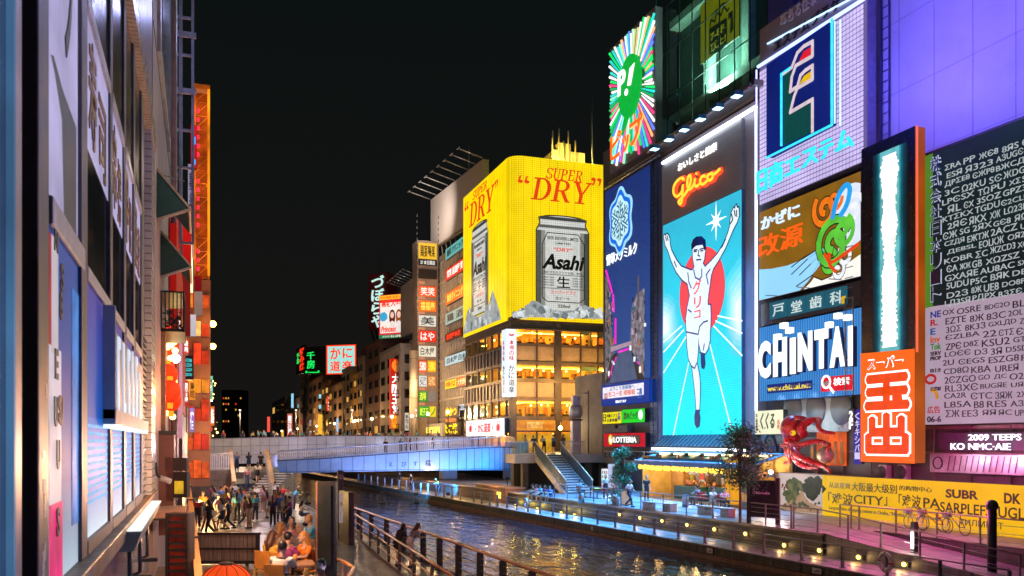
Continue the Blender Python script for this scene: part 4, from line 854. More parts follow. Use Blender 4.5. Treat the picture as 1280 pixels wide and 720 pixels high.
# ------------------------------------------------------------------ blue emblem screen
s = Sign('led_screen', 'navy screen with white snowflake emblem above a river night scene', 'screen', 757, 812.5, 240, 480, X=33.05, th=.5, face=gradglow(S(40, 80, 150), S(8, 40, 110), 18, .95), back=mat((.1, .2, .5), .4, .2))
cx, cy = s.l(776.5, 276)
def blob(r, k=.1): return [(cx + r * .82 * (1 + k * math.cos(6 * a * .105)) * math.cos(a * .105 + .5), cy + r * 1.02 * (1 + k * math.cos(6 * a * .105)) * math.sin(a * .105 + .5)) for a in range(60)]
B().prism(blob(2.55), .02, .1).build('emblem_edge', glow(S(160, 220, 255), 1.1), s.e); B().prism(blob(2.3), .1, .115).build('emblem_ring', glow(S(20, 110, 230), 1), s.e); B().prism(blob(1.9), .115, .13).build('emblem_field', glow(S(190, 235, 240), 1.1), s.e)
b = B()
for k in range(6):
    a = k * math.pi / 3 + .52; p = lambda r, o=0: (cx + r * math.cos(a) - o * math.sin(a), cy + r * math.sin(a) + o * math.cos(a))
    for o in (-.13, .13): b.ring([p(.45, o), p(1.6, o)], .09, .13, .145, False)
    for r in (.9, 1.35): b.ring([p(r, -.5), p(r - .2, -.15)], .12, .13, .147, False); b.ring([p(r, .5), p(r - .2, .15)], .12, .13, .147, False)
b.ring([(cx + (.5 if k % 2 else .22) * math.cos(k * .628), cy + (.5 if k % 2 else .22) * math.sin(k * .628)) for k in range(10)], .07, .13, .15); b.build('snowflake', glow(S(20, 80, 140), .9), s.e)
s.text('lettering', '雪印メグミルク', 759, 797, 319, 333, glow((.95, 1, 1), 1.4), None, .05, .02)
nv = [(random.uniform(0, s.w), random.uniform(s.h * .45, s.h)) for _ in range(60)]
b = B()
for x, y in nv: b.box((x - .05, y - .05, .014), (x + .05, y + .05, .03))
b.build('dark_dots', mat((.01, .02, .08), .4), s.e)
# night river picture on the lower part
s.polys('picture_left_bank', [[(757, 346), (760, 350), (764, 400), (768, 440), (764, 452), (757, 478)]], glow(S(120, 112, 118), .8, .6, 2.2), .022)
s.polys('picture_right_bank', [[(790, 385), (796, 368), (799, 366), (806, 360), (806, 430), (806, 474), (798, 450), (788, 436)]], glow(S(135, 128, 140), .8, .6, 2.2), .022)
s.polys('picture_bridge', [[(764, 434), (790, 426), (790, 431), (764, 440)]], glow(S(190, 160, 180), .8), .024)
s.polys('picture_water', [[(774, 440), (788, 436), (797, 474), (762, 479)]], glow(S(80, 95, 130), .9, .2, 1), .022)
s.neon('picture_lights', [[(758, 338), (762, 352), (766, 366)], [(767, 368), (768, 390)], [(770, 398), (770, 430)], [(774, 440), (786, 436)]], .09, glow(S(240, 30, 190), 1.4), .03, 1)
s.neon('picture_lights', [[(771, 446), (766, 460), (762, 472)], [(797, 452), (799, 455)]], .07, glow(S(220, 40, 180), 1.2), .03, 1); s.neon('picture_lamps', [[(768, 452), (768, 456)], [(762, 464), (762, 470)], [(789, 432), (789, 438)], [(794, 446), (794, 452)], [(801, 458), (801, 466)], [(807, 404), (807, 408)]], .12, glow(S(230, 240, 235), 1.2), .03, 1)
s.polys('picture_dark', [[(764, 446), (773, 440), (762, 478), (757, 479)], [(789, 436), (806, 474), (797, 474)]], mat((.03, .03, .05), .5), .026)
for (xa, xb, ya, yb_, n_) in ((757.3, 767, 352, 440, 34), (789, 806, 372, 436, 34), (757.3, 766, 442, 466, 10), (794, 806, 440, 460, 10)):
    for k in range(n_):
        x, y = random.uniform(xa, xb), random.uniform(ya, yb_); g_ = random.choice(((180, 150, 170), (90, 85, 95), (60, 55, 70), (210, 180, 200), (200, 120, 60), (60, 130, 160), (40, 36, 50))); s.prect('picture_facade', x, x + random.uniform(.5, 1.6), y, y + random.uniform(3, 10), glow(S(*g_), .75, .4, 3), .044 + k * .0004, .004)
s.prect('picture_tower', 797.5, 799.5, 345, 400, glow(S(110, 100, 110), .7), .026)
# lower light box
s = Sign('light_box', 'blue light box with white message panel of thin coloured writing', 'sign', 752, 811.5, 482, 507.5, X=32.7, th=.5, face=glow(S(20, 60, 160), .8, .08), back=glow(S(10, 70, 190), .5, .2))
s.prect('message_panel', 754, 805, 485, 499, glow(S(235, 228, 240), 1.1), .02); s.text('lettering', 'ようこそ道頓堀へ', 763, 794, 484, 489, glow(S(20, 120, 190), .8), .045, .01); s.text('lettering', '名コ一名 道頓堀', 761, 794, 490, 496.5, glow(S(235, 90, 40), 1), .045, .01, .01)
s.text('lettering', 'ロロ', 756, 760, 492, 499, glow(S(200, 60, 60), .8), .045); s.text('lettering', '三四', 797, 803, 486, 498, glow(S(60, 110, 190), .8), .045); s.text('lettering', '雪印メグミルク', 770, 783, 500.5, 504, WHITE, .03, .02, .02)
# four shop signs
s = Sign('shop_sign', 'small yellow shop sign with two dark figures of writing', 'sign', 753.5, 777, 516, 530, X=32.8, th=.3, face=glow(S(240, 225, 30), 1, .08), back=DARK)
s.ftext('lettering', '大阪ミナミ', .22, .55, .8, .85, ink); s.ftext('lettering', '人形本舗', .25, .15, .8, .45, ink); s.ftext('lettering', '日', .04, .2, .2, .85, ink); s.ftext('lettering', '品', .83, .3, .96, .9, glow(S(20, 80, 160), .7))
s = Sign('shop_sign', 'bright green shop sign with white disc at its end', 'sign', 777.6, 806, 512.5, 528.8, X=32.8, th=.3, face=glow(S(35, 215, 45), 1, .08), back=DARK)
s.ftext('lettering', '薬のビッグ', .1, .25, .72, .8, mat((.01, .12, .03), .4), None, .03, .03); q = (s.w * .84, s.h * .55); B().prism([(q[0] + .33 * math.cos(a * .4), q[1] + .38 * math.sin(a * .4)) for a in range(16)], .03, .06).build('disc', WHITE, s.e)
s = Sign('shop_sign', 'red shop sign with white capital letters on a black oval', 'sign', 755, 806.5, 542, 558, X=32.8, th=.4, face=glow(S(205, 10, 35), .9, .06), back=DARK)
def pill(x0, y0, x1, y1, n=8):
    r = (y1 - y0) / 2; return [(x1 - r + r * math.sin(a * math.pi / n), y0 + r - r * math.cos(a * math.pi / n)) for a in range(n + 1)] + [(x0 + r - r * math.sin(a * math.pi / n), y0 + r + r * math.cos(a * math.pi / n)) for a in range(n + 1)]
B().prism(pill(s.w * .1, s.h * .17, s.w * .9, s.h * .85), .02, .05).build('oval', mat((.02, .02, .02), .3), s.e); s.ftext('lettering', 'LOTTERIA', .27, .3, .82, .72, WHITE, .06, .03, .015)
q = (s.w * .19, s.h * .52); B().prism([(q[0] + .42 * math.cos(a * .4), q[1] + .44 * math.sin(a * .4)) for a in range(16)], .05, .07).build('emblem', glow(S(250, 190, 30), 1.2), s.e); B().prism([(q[0] + .08 + .26 * math.cos(a * .4), q[1] + .3 * math.sin(a * .4)) for a in range(16)], .07, .085).build('emblem', glow(S(255, 250, 230), 1.4), s.e); B().prism([(q[0] + .1, q[1] + .05), (q[0] + .3, q[1] + .05), (q[0] + .3, q[1] + .3), (q[0] + .1, q[1] + .3)], .085, .1).build('emblem', glow(S(240, 110, 20), 1.1), s.e)
s = Sign('shop_sign', 'plain white shop sign with dark writing behind the small tree', 'sign', 755, 806, 563, 579, X=32.9, th=.2, face=mat((.55, .55, .52), .5), back=DARK)
s.ftext('lettering', 'ヒヒ園', .04, .45, .34, .9, ink, None, .03, .03); s.rect('window', s.w * .55, s.h * .3, s.w * .97, s.h * .95, mat((.03, .03, .05), .2), .02, .03)
b = B().box((32.3, onQ(760, 9).y, 0), (32.31, 0, 0)) if 0 else None
t = thing('roof_units', 'dark rooftop boxes between the green sign and the red sign', 'equipment', W(757, 541, dX(757, 32.9)), -math.pi / 2)
for k, (x0, x1, h_) in enumerate(((.1, 3.8, .35), (1.6, 2.4, .65), (3.0, 4.6, .6))): B().box((x0, -.3 - .004 * k, 0), (x1, .3, h_)).build('unit', mat((.14, .15, .18), .5, .2), t, .02)
# ------------------------------------------------------------------ restaurant block with the wraparound yellow screen
XA, YA = 31.7, 89.5; CX, CY = XA + 1.3, YA + 1.3
def zA(y): return EYE + (553 - y) / FPX * 95
XE, YE = 46.5, 107.2
BROWN = mat((.1, .065, .045), .5, 0, .3, 1.5); TAN = mat((.3, .2, .11), .6, 0, .2, 1.2); WARM = mat((.6, .4, .14), .6, 0, .25, .8)
R_ = thing('restaurant_block', 'brown restaurant block with warm lit window bands under the yellow screen', 'building', (XA, YA, Z_ST))
lz = lambda y: zA(y) - Z_ST
ex, ey = XE - XA, YE - YA
bands = [(410, 428.5), (455, 472.5), (500, 520)]
b = B()
def ringbox(b, z0, z1, o, dep=.35):
    """band running round both street faces, standing o proud of the wall line"""
    b.box((-o, -o, z0), (ex, -o + dep, z1)); b.box((-o, -o + dep, z0), (-o + dep, ey, z1))
ringbox(b, lz(400) - .05, lz(400) + .35, .1); ringbox(b, lz(410), lz(401), 0)
for y0, y1 in ((428.5, 432), (451, 455), (472.5, 476), (496, 500), (520, 525), (537, 540)): ringbox(b, lz(y1), lz(y0), .12)
b.box((-.25, -.25, lz(477)), (ex, .0, lz(475.6))).box((-.3, -.3, lz(411.5)), (ex, 0, lz(409.8))).box((-.3, 0, lz(411.5)), (-.01, ey, lz(409.8))).box((-.3, 0, lz(477)), (-.13, ey, lz(475.6))).box((-.3, 0, lz(432.5)), (-.13, ey, lz(431)))
b.build('ledges', BROWN, R_)
b = B()
for y0, y1 in ((432, 451), (476, 496)): ringbox(b, lz(y1), lz(y0), -.08, .25)
b.build('spandrel', TAN, R_)
b = B(); b2 = B()
xs = [0.35, 2.9, 5.0, 5.7, 8.1, 10.2, 12.4, 14.4]
for x in xs: b.box((x - .06, -.16, 0), (x + .06, .1, lz(410)))
for x in (5.05, 12.4): b.box((x, -.2, 0), (x + .6, .3, lz(400)))
b.box((-.2, -.2, 0), (.5, .5, lz(400)))
ys = [1.6 + k * 2.55 for k in range(7)]
for y in ys: b.box((-.16, y - .06, 0), (.1, y + .06, lz(410)))
for y0, y1 in ((432, 451), (476, 496)):
    for k in range(14): y = .9 + k * 1.27; b.box((-.14, y - .28, lz(y1)), (.05, y + .28, lz(y0)))
b.build('columns', mat((.06, .042, .035), .5, 0, .3, 2), R_)
b = B()
for k, (y0, y1) in enumerate(((401, 400), (428.5, 455), (472.5, 500), (520, 524), (538, 538.8))): b.box((.3, .3, lz(y1) if k else lz(405)), (ex, ey, lz(y0) if k else lz(404)))
b.box((3.6, 3.6, 0), (ex, ey, lz(400))).build('core', WARM, R_)
B().box((.3, 9.5, 0), (3.7, 9.7, lz(400))).box((9.4, .3, lz(520)), (9.6, 3.7, lz(400))).build('partition', WARM, R_)
for y0, y1 in bands:
    B().box((.36, -.03, lz(y1)), (ex, -.01, lz(y0))).build('window_glazing', paneM, R_); B().box((-.03, .5, lz(y1)), (-.01, ey, lz(y0))).build('window_glazing', paneM, R_)
BULB = glow((1, .62, .15), 22, .1); CEIL = glow((1, .36, .045), 20, .15)
for y0, y1 in bands + [(540, 565)]:
    z = lz(y0) - .14
    for k in range(9 if y0 < 530 else 5):
        x = 1 + k * 1.5 + random.uniform(-.4, .4); B().ball((x, random.uniform(.7, 1.6), z - random.uniform(.15, .5)), .1, 8, 6).build('bulb', BULB, R_)
    for k in range(5): B().ball((random.uniform(.5, 1.6), 2 + k * 3 + random.uniform(-.6, .6), z - .3), .1, 8, 6).build('bulb', BULB, R_)
    B().box((.8, 2.2, z - .02), (ex - .5, 2.9, z + .02)).box((2, 4, z - .02), (2.7, ey - .5, z + .02)).build('ceiling_light', CEIL, R_)
b = B()                                         # furniture heads and tables seen through the glass
for y0, y1 in bands:
    for k in range(10): x = .8 + k * 1.4; b.box((x, .9, lz(y1)), (x + .7, 1.4, lz(y1) + .3))
    for k in range(6): y = 1.6 + k * 2.6; b.box((.9, y, lz(y1)), (1.4, y + 1, lz(y1) + .3))
b.build('tables', mat((.12, .05, .025), .5), R_); b = B()
for y0, y1 in bands:                            # screens, pictures and doors on the back walls; half drawn blinds
    for k in range(9): x = 3.8 + k * 1.15 + random.uniform(-.2, .2); b.box((x, 3.53, lz(y1) + random.choice((.0, .5))), (x + random.uniform(.3, .8), 3.58, lz(y1) + random.uniform(.9, 1.35)))
    for k in range(9): y = 3.9 + k * 1.4 + random.uniform(-.2, .2); b.box((3.53, y, lz(y1) + random.choice((.0, .5))), (3.58, y + random.uniform(.3, .9), lz(y1) + random.uniform(.9, 1.35)))
b.build('wall_pictures', mat((.3, .1, .04), .5, 0, .9, .7), R_)
for y0, y1 in bands:
    for x0, x1 in zip(xs[:-1], xs[1:]):
        if random.random() < .4 and x1 - x0 > 1: B().box((x0 + .08, .12, lz(y0) - random.uniform(.25, .8)), (x0 + (x1 - x0) * random.choice((.5, .97)), .15, lz(y0) - .05)).build('blind', mat((.5, .38, .2), .7, 0, .2, 6), R_)
    for k in range(6): B().ball((1 + k * 2.1 + random.uniform(-.6, .6), random.uniform(.5, 1.2), lz(y1) + random.uniform(.5, .75)), (.11, .11, .15), 8, 6).build('guest_head', mat((.05, .03, .02), .6), R_)
B().box((.5, -.22, lz(538)), (5.0, -.1, lz(525))).build('frieze_board', glow(S(235, 150, 45), .85, .3, 1.2), R_); B().box((5.75, -.22, lz(538)), (12, -.1, lz(525))).build('frieze_board', glow(S(215, 125, 35), .75, .3, 1.2), R_)
B().box((1.7, -.25, lz(535)), (3.6, -.22, lz(527))).build('menu_board', glow(S(245, 195, 100), 1, .3, 2), R_)
b = B()
for k in range(30):
    x = .6 + k * .145; b.box((x, -.27, lz(random.uniform(534, 536))), (x + random.uniform(.04, .1), -.225, lz(random.uniform(528, 531))))
b.build('frieze_figures', mat((.45, .15, .03), .5), R_)
B().box((.5, .6, 0), (5, .7, lz(541))).box((5.7, .6, 0), (ex, .7, lz(541))).build('shop_front', glow(S(235, 170, 40), .75, .45, .9), R_)
t = thing('street_lantern', 'glaring warm lantern hanging by the restaurant entrance', 'lantern', W(700.5, 535, 86)); B().ball((0, 0, 0), .2).build('globe', glow((1, .6, .15), 30, .05), t); B().tube([(0, 0, .2), (0, 0, .6), (.3, .3, .8)], .03).build('hanger', DARK, t)
lamp('lantern_light', 'POINT', W(700.5, 535, 85.4), 260, (1, .65, .25), .2)
# wraparound screen
zb_, zt_ = zA(399), zA(194)
plan = [(XA - .15, YE + .3)] + [(XA - .15, y) for y in (104, 100, 96, 92)] + [(CX + 1.45 * math.cos(a), CY + 1.45 * math.sin(a)) for a in [math.pi + k * math.pi / 16 for k in range(9)]] + [(x, YA - .15) for x in (36, 40, 44, 45.6)]
YEL = glow(S(253, 218, 5), 1.0, .1, .35, .22)
WS = Sign('led_screen', 'giant yellow wraparound screen showing a silver drink can in ice', 'screen', 645, 760, 195, 399, Y=YA - .16, th=.1)
inv = WS.e.matrix_world.inverted(); b = B(); vs = []
for x, y in plan:
    for z in (zb_, zt_): vs.append(inv @ V((x, y, z)))
for x, y in plan:
    for z in (zb_, zt_): vs.append(inv @ V((x + .4, y + .4, z)))
k = len(plan); fs = []
for i in range(k - 1): fs += [(2 * i, 2 * i + 2, 2 * i + 3, 2 * i + 1), (2 * i + 1, 2 * i + 3, 2 * k + 2 * i + 3, 2 * k + 2 * i + 1), (2 * k + 2 * i + 1, 2 * k + 2 * i + 3, 2 * k + 2 * i + 2, 2 * k + 2 * i), (2 * i, 2 * k + 2 * i, 2 * k + 2 * i + 2, 2 * i + 2)]
b.add(vs, fs, False); b.build('screen', YEL, WS.e)
b = B()                                        # module seams
for i in range(k - 1):
    (x0, y0), (x1, y1) = plan[i], plan[i + 1]; L = math.hypot(x1 - x0, y1 - y0); m_ = max(1, round(L / .95)); nx, ny = (y1 - y0) / L, -(x1 - x0) / L
    for j in range(m_):
        t_ = j / m_; x, y = x0 + (x1 - x0) * t_, y0 + (y1 - y0) * t_; b.obox(inv @ V((x + nx * .0, y + ny * .0, zb_)), inv @ V((x, y, zt_)), .02, .02)
b.build('module_seams', glow(S(165, 120, 5), .8), WS.e)
RED = glow(S(230, 60, 15), 1.0, .12, .5, .22)
def arc(cx, cy, rx, ry, a0, a1, n=12): return [(cx + rx * math.cos(math.radians(a0 + (a1 - a0) * i / n)), cy + ry * math.sin(math.radians(a0 + (a1 - a0) * i / n))) for i in range(n + 1)]
def bandp(o, i): return o + i[::-1]
SERIF = {'D': [[(.14, 0), (.32, 0), (.32, 1), (.14, 1)], [(.0, 0), (.5, 0), (.5, .06), (.0, .06)], [(.0, .94), (.5, .94), (.5, 1), (.0, 1)], bandp(arc(.45, .5, .5, .5, -90, 90), arc(.45, .5, .3, .44, -90, 90))],
    'R': [[(.14, 0), (.32, 0), (.32, 1), (.14, 1)], [(.0, 0), (.46, 0), (.46, .06), (.0, .06)], [(.0, .94), (.5, .94), (.5, 1), (.0, 1)], bandp(arc(.46, .735, .4, .265, -90, 90), arc(.46, .735, .22, .205, -90, 90)), [(.32, .47), (.5, .47), (.5, .53), (.32, .53)], [(.42, .5), (.62, .5), (.92, .06), (1, .06), (1, 0), (.76, 0)]],
    'Y': [[(.42, 0), (.6, 0), (.6, .42), (.42, .42)], [(.26, 0), (.76, 0), (.76, .06), (.26, .06)], [(.06, 1), (.28, 1), (.6, .42), (.42, .4)], [(.84, 1), (.94, 1), (.6, .4), (.52, .44)], [(0, .94), (.4, .94), (.4, 1), (0, 1)], [(.66, .94), (1.04, .94), (1.04, 1), (.66, 1)]],
    'S': [bandp(arc(.5, .74, .42, .26, 20, 270), arc(.5, .74, .24, .19, 20, 270)), bandp(arc(.5, .25, .44, .25, 90, -160), arc(.5, .26, .25, .19, 90, -160)), [(.84, .7), (.92, .7), (.92, 1), (.84, 1)], [(.06, 0), (.14, 0), (.14, .3), (.06, .3)]],
    'U': [[(.1, .3), (.3, .3), (.3, 1), (.1, 1)], [(.74, .3), (.84, .3), (.84, 1), (.74, 1)], [(0, .94), (.42, .94), (.42, 1), (0, 1)], [(.62, .94), (.98, .94), (.98, 1), (.62, 1)], bandp(arc(.47, .32, .37, .32, 180, 360), arc(.52, .32, .22, .25, 180, 360))],
    'P': [[(.14, 0), (.34, 0), (.34, 1), (.14, 1)], [(.0, 0), (.5, 0), (.5, .06), (.0, .06)], [(.0, .94), (.5, .94), (.5, 1), (.0, 1)], bandp(arc(.46, .72, .44, .28, -90, 90), arc(.46, .72, .24, .21, -90, 90)), [(.34, .44), (.5, .44), (.5, .51), (.34, .51)]],
    'E': [[(.14, 0), (.34, 0), (.34, 1), (.14, 1)], [(0, 0), (.84, 0), (.9, .3), (.82, .3), (.7, .07), (0, .07)], [(0, 1), (.84, 1), (.84, .74), (.76, .74), (.66, .93), (0, .93)], [(.34, .46), (.66, .46), (.66, .54), (.34, .54)]],
    '“': [arc(.25, .2, .2, .2, 0, 330), arc(.75, .2, .2, .2, 0, 330), [(.05, .2), (.2, .2), (.3, .75), (.4, .95), (.2, .85)], [(.55, .2), (.7, .2), (.8, .75), (.9, .95), (.7, .85)]],
    '”': [arc(.25, .8, .2, .2, 0, 330), arc(.75, .8, .2, .2, 0, 330), [(.45, .8), (.3, .8), (.2, .25), (.1, .05), (.3, .15)], [(.95, .8), (.8, .8), (.7, .25), (.6, .05), (.8, .15)]]}
def serif(s, word, x0, x1, yt, yb, m, z, shear=.2, gap=.08):
    q = s.box_px(x0, x1, yt, yb); w_ = (q[2] - q[0]) / len(word); h_ = q[3] - q[1]; b = B()
    for i, ch in enumerate(word):
        hs, yo = (h_ * .36, h_ * .68) if ch in '“”' else (h_, 0)
        for j, p in enumerate(SERIF[ch]): b.prism([(q[0] + i * w_ + x * w_ * (1 - gap) + shear * (yo + y * hs), q[1] + yo + y * hs) for x, y in p], z, z + .03 + j * .0013)
    b.build('lettering', m, s.e)
def can(s, x0, x1, yt, yb, curve, ice):
    """flat picture of a drink can: px columns, rows at its left edge"""
    q = s.box_px(x0, x1, yt, yb); w_, h_ = q[2] - q[0], q[3] - q[1]; P = lambda u, v: (q[0] + u * w_, q[1] + v * h_)
    sil = [P(.07, 0), P(0, .05), P(0, .84), P(.07, .92), P(.05, .97)] + [P(.5 - .43 * math.cos(a * math.pi / 10), .965 + .035 * math.sin(a * math.pi / 10)) for a in range(1, 10)] + [P(.95, .97), P(.93, .92), P(1, .84), P(1, .05), P(.93, 0)]
    b = B(); b.ring(sil, .28, .02, .03); b.build('can_outline', glow(S(70, 55, 10), .5), s.e)
    B().prism(sil, .02, .05).build('can', glow(S(205, 207, 202), 1, .1, .6, .22), s.e)
    for u0, u1, c_ in ((.0, .08, 88), (.08, .16, 150), (.16, .24, 222), (.84, .92, 140), (.92, 1, 80), (.7, .78, 215)): B().prism([P(u0, .05), P(u1, .05), P(u1, .84), P(u0, .84)], .05, .055).build('can_shading_band', glow(S(c_, c_, c_ - 6), .85), s.e)
    B().prism([P(.05, .9), P(.95, .9), P(.97, .87), P(.03, .87)], .05, .058).build('can_band', glow(S(110, 110, 108), .7), s.e); B().prism([P(.07, .99), P(.93, .99), P(.95, .955), P(.05, .955)], .05, .06).build('can_lid', glow(S(75, 75, 72), .7), s.e)
    k_ = mat((.015, .013, .012), .4)
    B().ring([P(.1, .14), P(.1, .7), P(.2, .82), P(.8, .82), P(.92, .72), P(.92, .14), P(.82, .1), P(.2, .1)], .1, .058, .066).build('label_frame', k_, s.e)
    def T(t_, u0, u1, v0, v1, m, bold=.01, sh=0): b = B(); put_text(b, t_, *P(u0, v0), *P(u1, v1), .06, .02, bold, sh); b.build('lettering', m, s.e)
    T('BEER BREWERS LIMITED', .2, .82, .75, .785, k_); T('LIMITED', .36, .66, .705, .725, k_); T('“DRY”', .32, .7, .63, .67, RED, .02, .2)
    T('Asahi', .09, .93, .44, .6, k_, .035, .28); T('洗練されたクリアな味、辛口。', .12, .9, .395, .42, k_); T('生', .38, .64, .25, .37, k_, .03)
    for v in range(4):
        T('DRAFT BEER', .12, .33, .345 - v * .027, .362 - v * .027, k_, 0); T('SUPER DRY', .69, .9, .345 - v * .027, .362 - v * .027, k_, 0)
    B().ring([P(.1, .385), P(.92, .385)], .06, .06, .068, False).ring([P(.1, .24), P(.92, .24)], .06, .06, .068, False).build('label_rule', k_, s.e)
    T('スーパードライ', .26, .76, .18, .225, RED, .03); T('生ビール', .36, .64, .125, .155, k_); T('350ml', .4, .64, .04, .075, k_, .02)
IC = [glow(S(c_, c_ + 8, c_ + 10), .85, .3, 1.2) for c_ in (205, 165, 120, 225)]
def ice(s, pts, n, ymin):
    """heap of translucent ice chunks along the foot of the picture"""
    s.poly('ice_heap', pts, IC[1], .07)
    xs_ = [p[0] for p in pts]; x0, x1 = min(xs_), max(xs_); bs = [B(), B(), B(), B()]
    for k in range(n):
        x = random.uniform(x0 + 2, x1 - 2); top = min((abs(px - x), py) for px, py in pts[1:-1])[1]; bot = pts[0][1] + (pts[-1][1] - pts[0][1]) * (x - pts[0][0]) / (pts[-1][0] - pts[0][0]); y = random.uniform(min(top + 3, bot - 3), bot - 2); c_ = s.l(x, y); r = random.uniform(.3, .75)
        bs[k % 4].prism([(c_[0] + r * random.uniform(.7, 1.1) * math.cos(a), max(.05, c_[1] + r * random.uniform(.6, 1) * math.sin(a))) for a in sorted(random.uniform(0, 6.28) for _ in range(7))], .09, .1 + k * .0012)
    for b_, m in zip(bs, IC): b_.build('ice_cubes', m, s.e)
serif(WS, 'SUPER', 681, 727, 209, 223, RED, .03, .2, .02); serif(WS, 'DRY', 663, 736, 221, 249, RED, .03, .2, .02); serif(WS, '“', 646, 664, 219, 248, RED, .03, .0); serif(WS, '”', 738, 754, 223, 252, RED, .03, .0)
can(WS, 671, 735, 268, 388, 1, 1)
ice(WS, [(641, 396), (650, 390), (657, 385), (664, 376), (672, 377), (680, 383), (692, 388), (705, 389), (716, 388), (728, 383), (738, 384), (746, 388), (752, 391), (757, 399)], 60, 372)
LSg = Sign('tmp', 'x', 'x', 579.5, 630, 246, 419, X=XA - .16, th=.1)
serif(LSg, 'SUPER', 591, 609, 241, 251, RED, .03, .2, .02); serif(LSg, 'DRY', 587, 617, 257, 285, RED, .03, .2, .02); serif(LSg, '“', 581, 586.5, 256, 284, RED, .03, 0); serif(LSg, '”', 619, 623.5, 228, 254, RED, .03, 0)
can(LSg, 590, 610, 287, 396, 1, 1)
ice(LSg, [(580, 418), (581, 410), (584, 392), (588, 385), (590, 394), (597, 396), (605, 392), (612, 380), (616, 362), (620, 372), (625, 388), (627, 399)], 26, 380)
for c_ in list(LSg.e.children):
    c_.parent = WS.e; c_.matrix_parent_inverse = inv @ LSg.e.matrix_world
bpy.data.objects.remove(LSg.e)
# roof machinery lit by the screen
t = thing('roof_plant', 'pale roof plant with masts above the yellow screen', 'roof plant', (40, 95, zt_))
OT = mat((.5, .42, .25), .5, 0, .3, 1); B().box((-3, 0, -3), (3.2, 4, 1.2)).box((-1.2, 0, 1.2), (2.8, 3, 3.1)).box((-.6, 0, 3.1), (1, 2, 4.0)).build('housing', OT, t)
b = B()
for x, h_ in ((-1.4, 5.2), (-.6, 5.6), (.0, 4.2), (.6, 5.4), (1.5, 4.4)): b.tube([(x, -.2, 1), (x, -.2, h_)], .09)
b.build('masts', OT, t)
t = thing('antenna', 'tall thin antenna on the roof of the restaurant block', 'antenna', (42.6, 92.5, zt_ - 1)); B().tube([(0, 0, 0), (0, 0, 10.5)], [.09, .05]).build('mast', STEEL, t)
for x_ in (33, 37, 41): lamp('ledge_fill', 'POINT', (x_, 86.6, zA(474)), 260, (1, .55, .14), 0); lamp('ledge_fill', 'POINT', (x_, 86.8, zA(505)), 130, (1, .55, .14), 0)  # bare points added off the facade to warm ledges and spandrels
for y_ in (94, 100, 105): lamp('ledge_fill', 'POINT', (28.8, y_, zA(480)), 160, (1, .55, .14), 0)
for y_ in (111, 116, 121): lamp('snack_lamp', 'POINT', (28.2, y_, 14), 260, (1, .62, .3), 0); lamp('snack_lamp', 'POINT', (28.2, y_, 26), 300, (1, .62, .3), 0)
lamp('billboard_lamp', 'SPOT', (26, 116, 36), 2500, (1, .85, .75), 0, (36, 128, 41), 100, 1)
lamp('roof_glow', 'POINT', (38, 92.8, zt_ + 1.2), 900, (1, .72, .12), .3); lamp('roof_glow', 'POINT', (44, 92.5, zt_ + .8), 500, (1, .72, .12), .3)
B().box((.5, .5, lz(400)), (ex, ey, lz(196))).build('upper_wall', DARK, R_)
# corner sign (two faces)
s = Sign('corner_sign', 'white vertical corner sign with red and navy writing', 'sign', 632.7, 645.5, 411, 495.5, Y=YA - 1.0, th=1.5, face=glow((.86, .93, 1), 1.25, .03), back=glow((.7, .85, 1), 1.1, .03))
RD = glow(S(220, 40, 60), .9); NV = mat((.015, .03, .09), .5)
q = (s.w * .5, s.h * .935); b = B().ring(arc(*q, .3, .26, 200, 340, 8), .1, .03, .05, False).ring(arc(q[0], q[1] + .05, .2, .2, 200, 340, 6), .08, .03, .05, False); b.build('emblem', RD, s.e)
s.ftext('lettering', '本場の味', .28, .53, .76, .84, RD, vert=True, bold=.02); s.ftext('lettering', 'かに道楽', .22, .05, .82, .47, NV, vert=True, bold=.03)
b = B(); put_vert(b, '本場の味', .25, .53 * s.h, .75, .84 * s.h, .02, .02, .02); o = b.build('side_lettering', RD, s.e); o.matrix_local = M4(((0, 0, -1, 0), (0, 1, 0, 0), (1, 0, 0, -1.25), (0, 0, 0, 1)))
b = B(); put_vert(b, 'かに道楽', .25, .05 * s.h, .85, .47 * s.h, .02, .02, .03); o = b.build('side_lettering', NV, s.e); o.matrix_local = M4(((0, 0, -1, 0), (0, 1, 0, 0), (1, 0, 0, -1.3), (0, 0, 0, 1)))
def crab(s, cx, cy, r, m):
    b = B(); b.prism([(cx + r * .5 * math.cos(a * .4), cy + r * .55 * math.sin(a * .4)) for a in range(16)], .03, .06)
    for sg in (-1, 1):
        for k in range(4): y = cy + r * (.3 - .25 * k); b.ring([(cx + sg * r * .4, y), (cx + sg * r * .85, y + r * .12), (cx + sg * r * .95, y - r * .2)], r * .1, .03, .05, False)
        b.ring([(cx + sg * r * .3, cy + r * .5), (cx + sg * r * .65, cy + r * .85), (cx + sg * r * .3, cy + r * 1.05)], r * .16, .03, .055, False)
    b.build('crab_emblem', m, s.e)
s = Sign('light_box', 'long white light box with two red crabs and red writing', 'sign', 583, 630.5, 526.5, 545.5, X=XA - .6, th=.4, face=glow((1, .96, .97), 1.35, .03), back=DARK)
RD2 = glow(S(235, 20, 40), 1.1); crab(s, s.w * .13, s.h * .48, .72, RD2); crab(s, s.w * .86, s.h * .48, .72, RD2)
s.ftext('lettering', 'かに道楽', .34, .2, .68, .8, RD2, None, .03, .05); s.ftext('lettering', '元', .25, .4, .29, .6, NV); s.ftext('lettering', '本', .71, .4, .75, .6, NV)
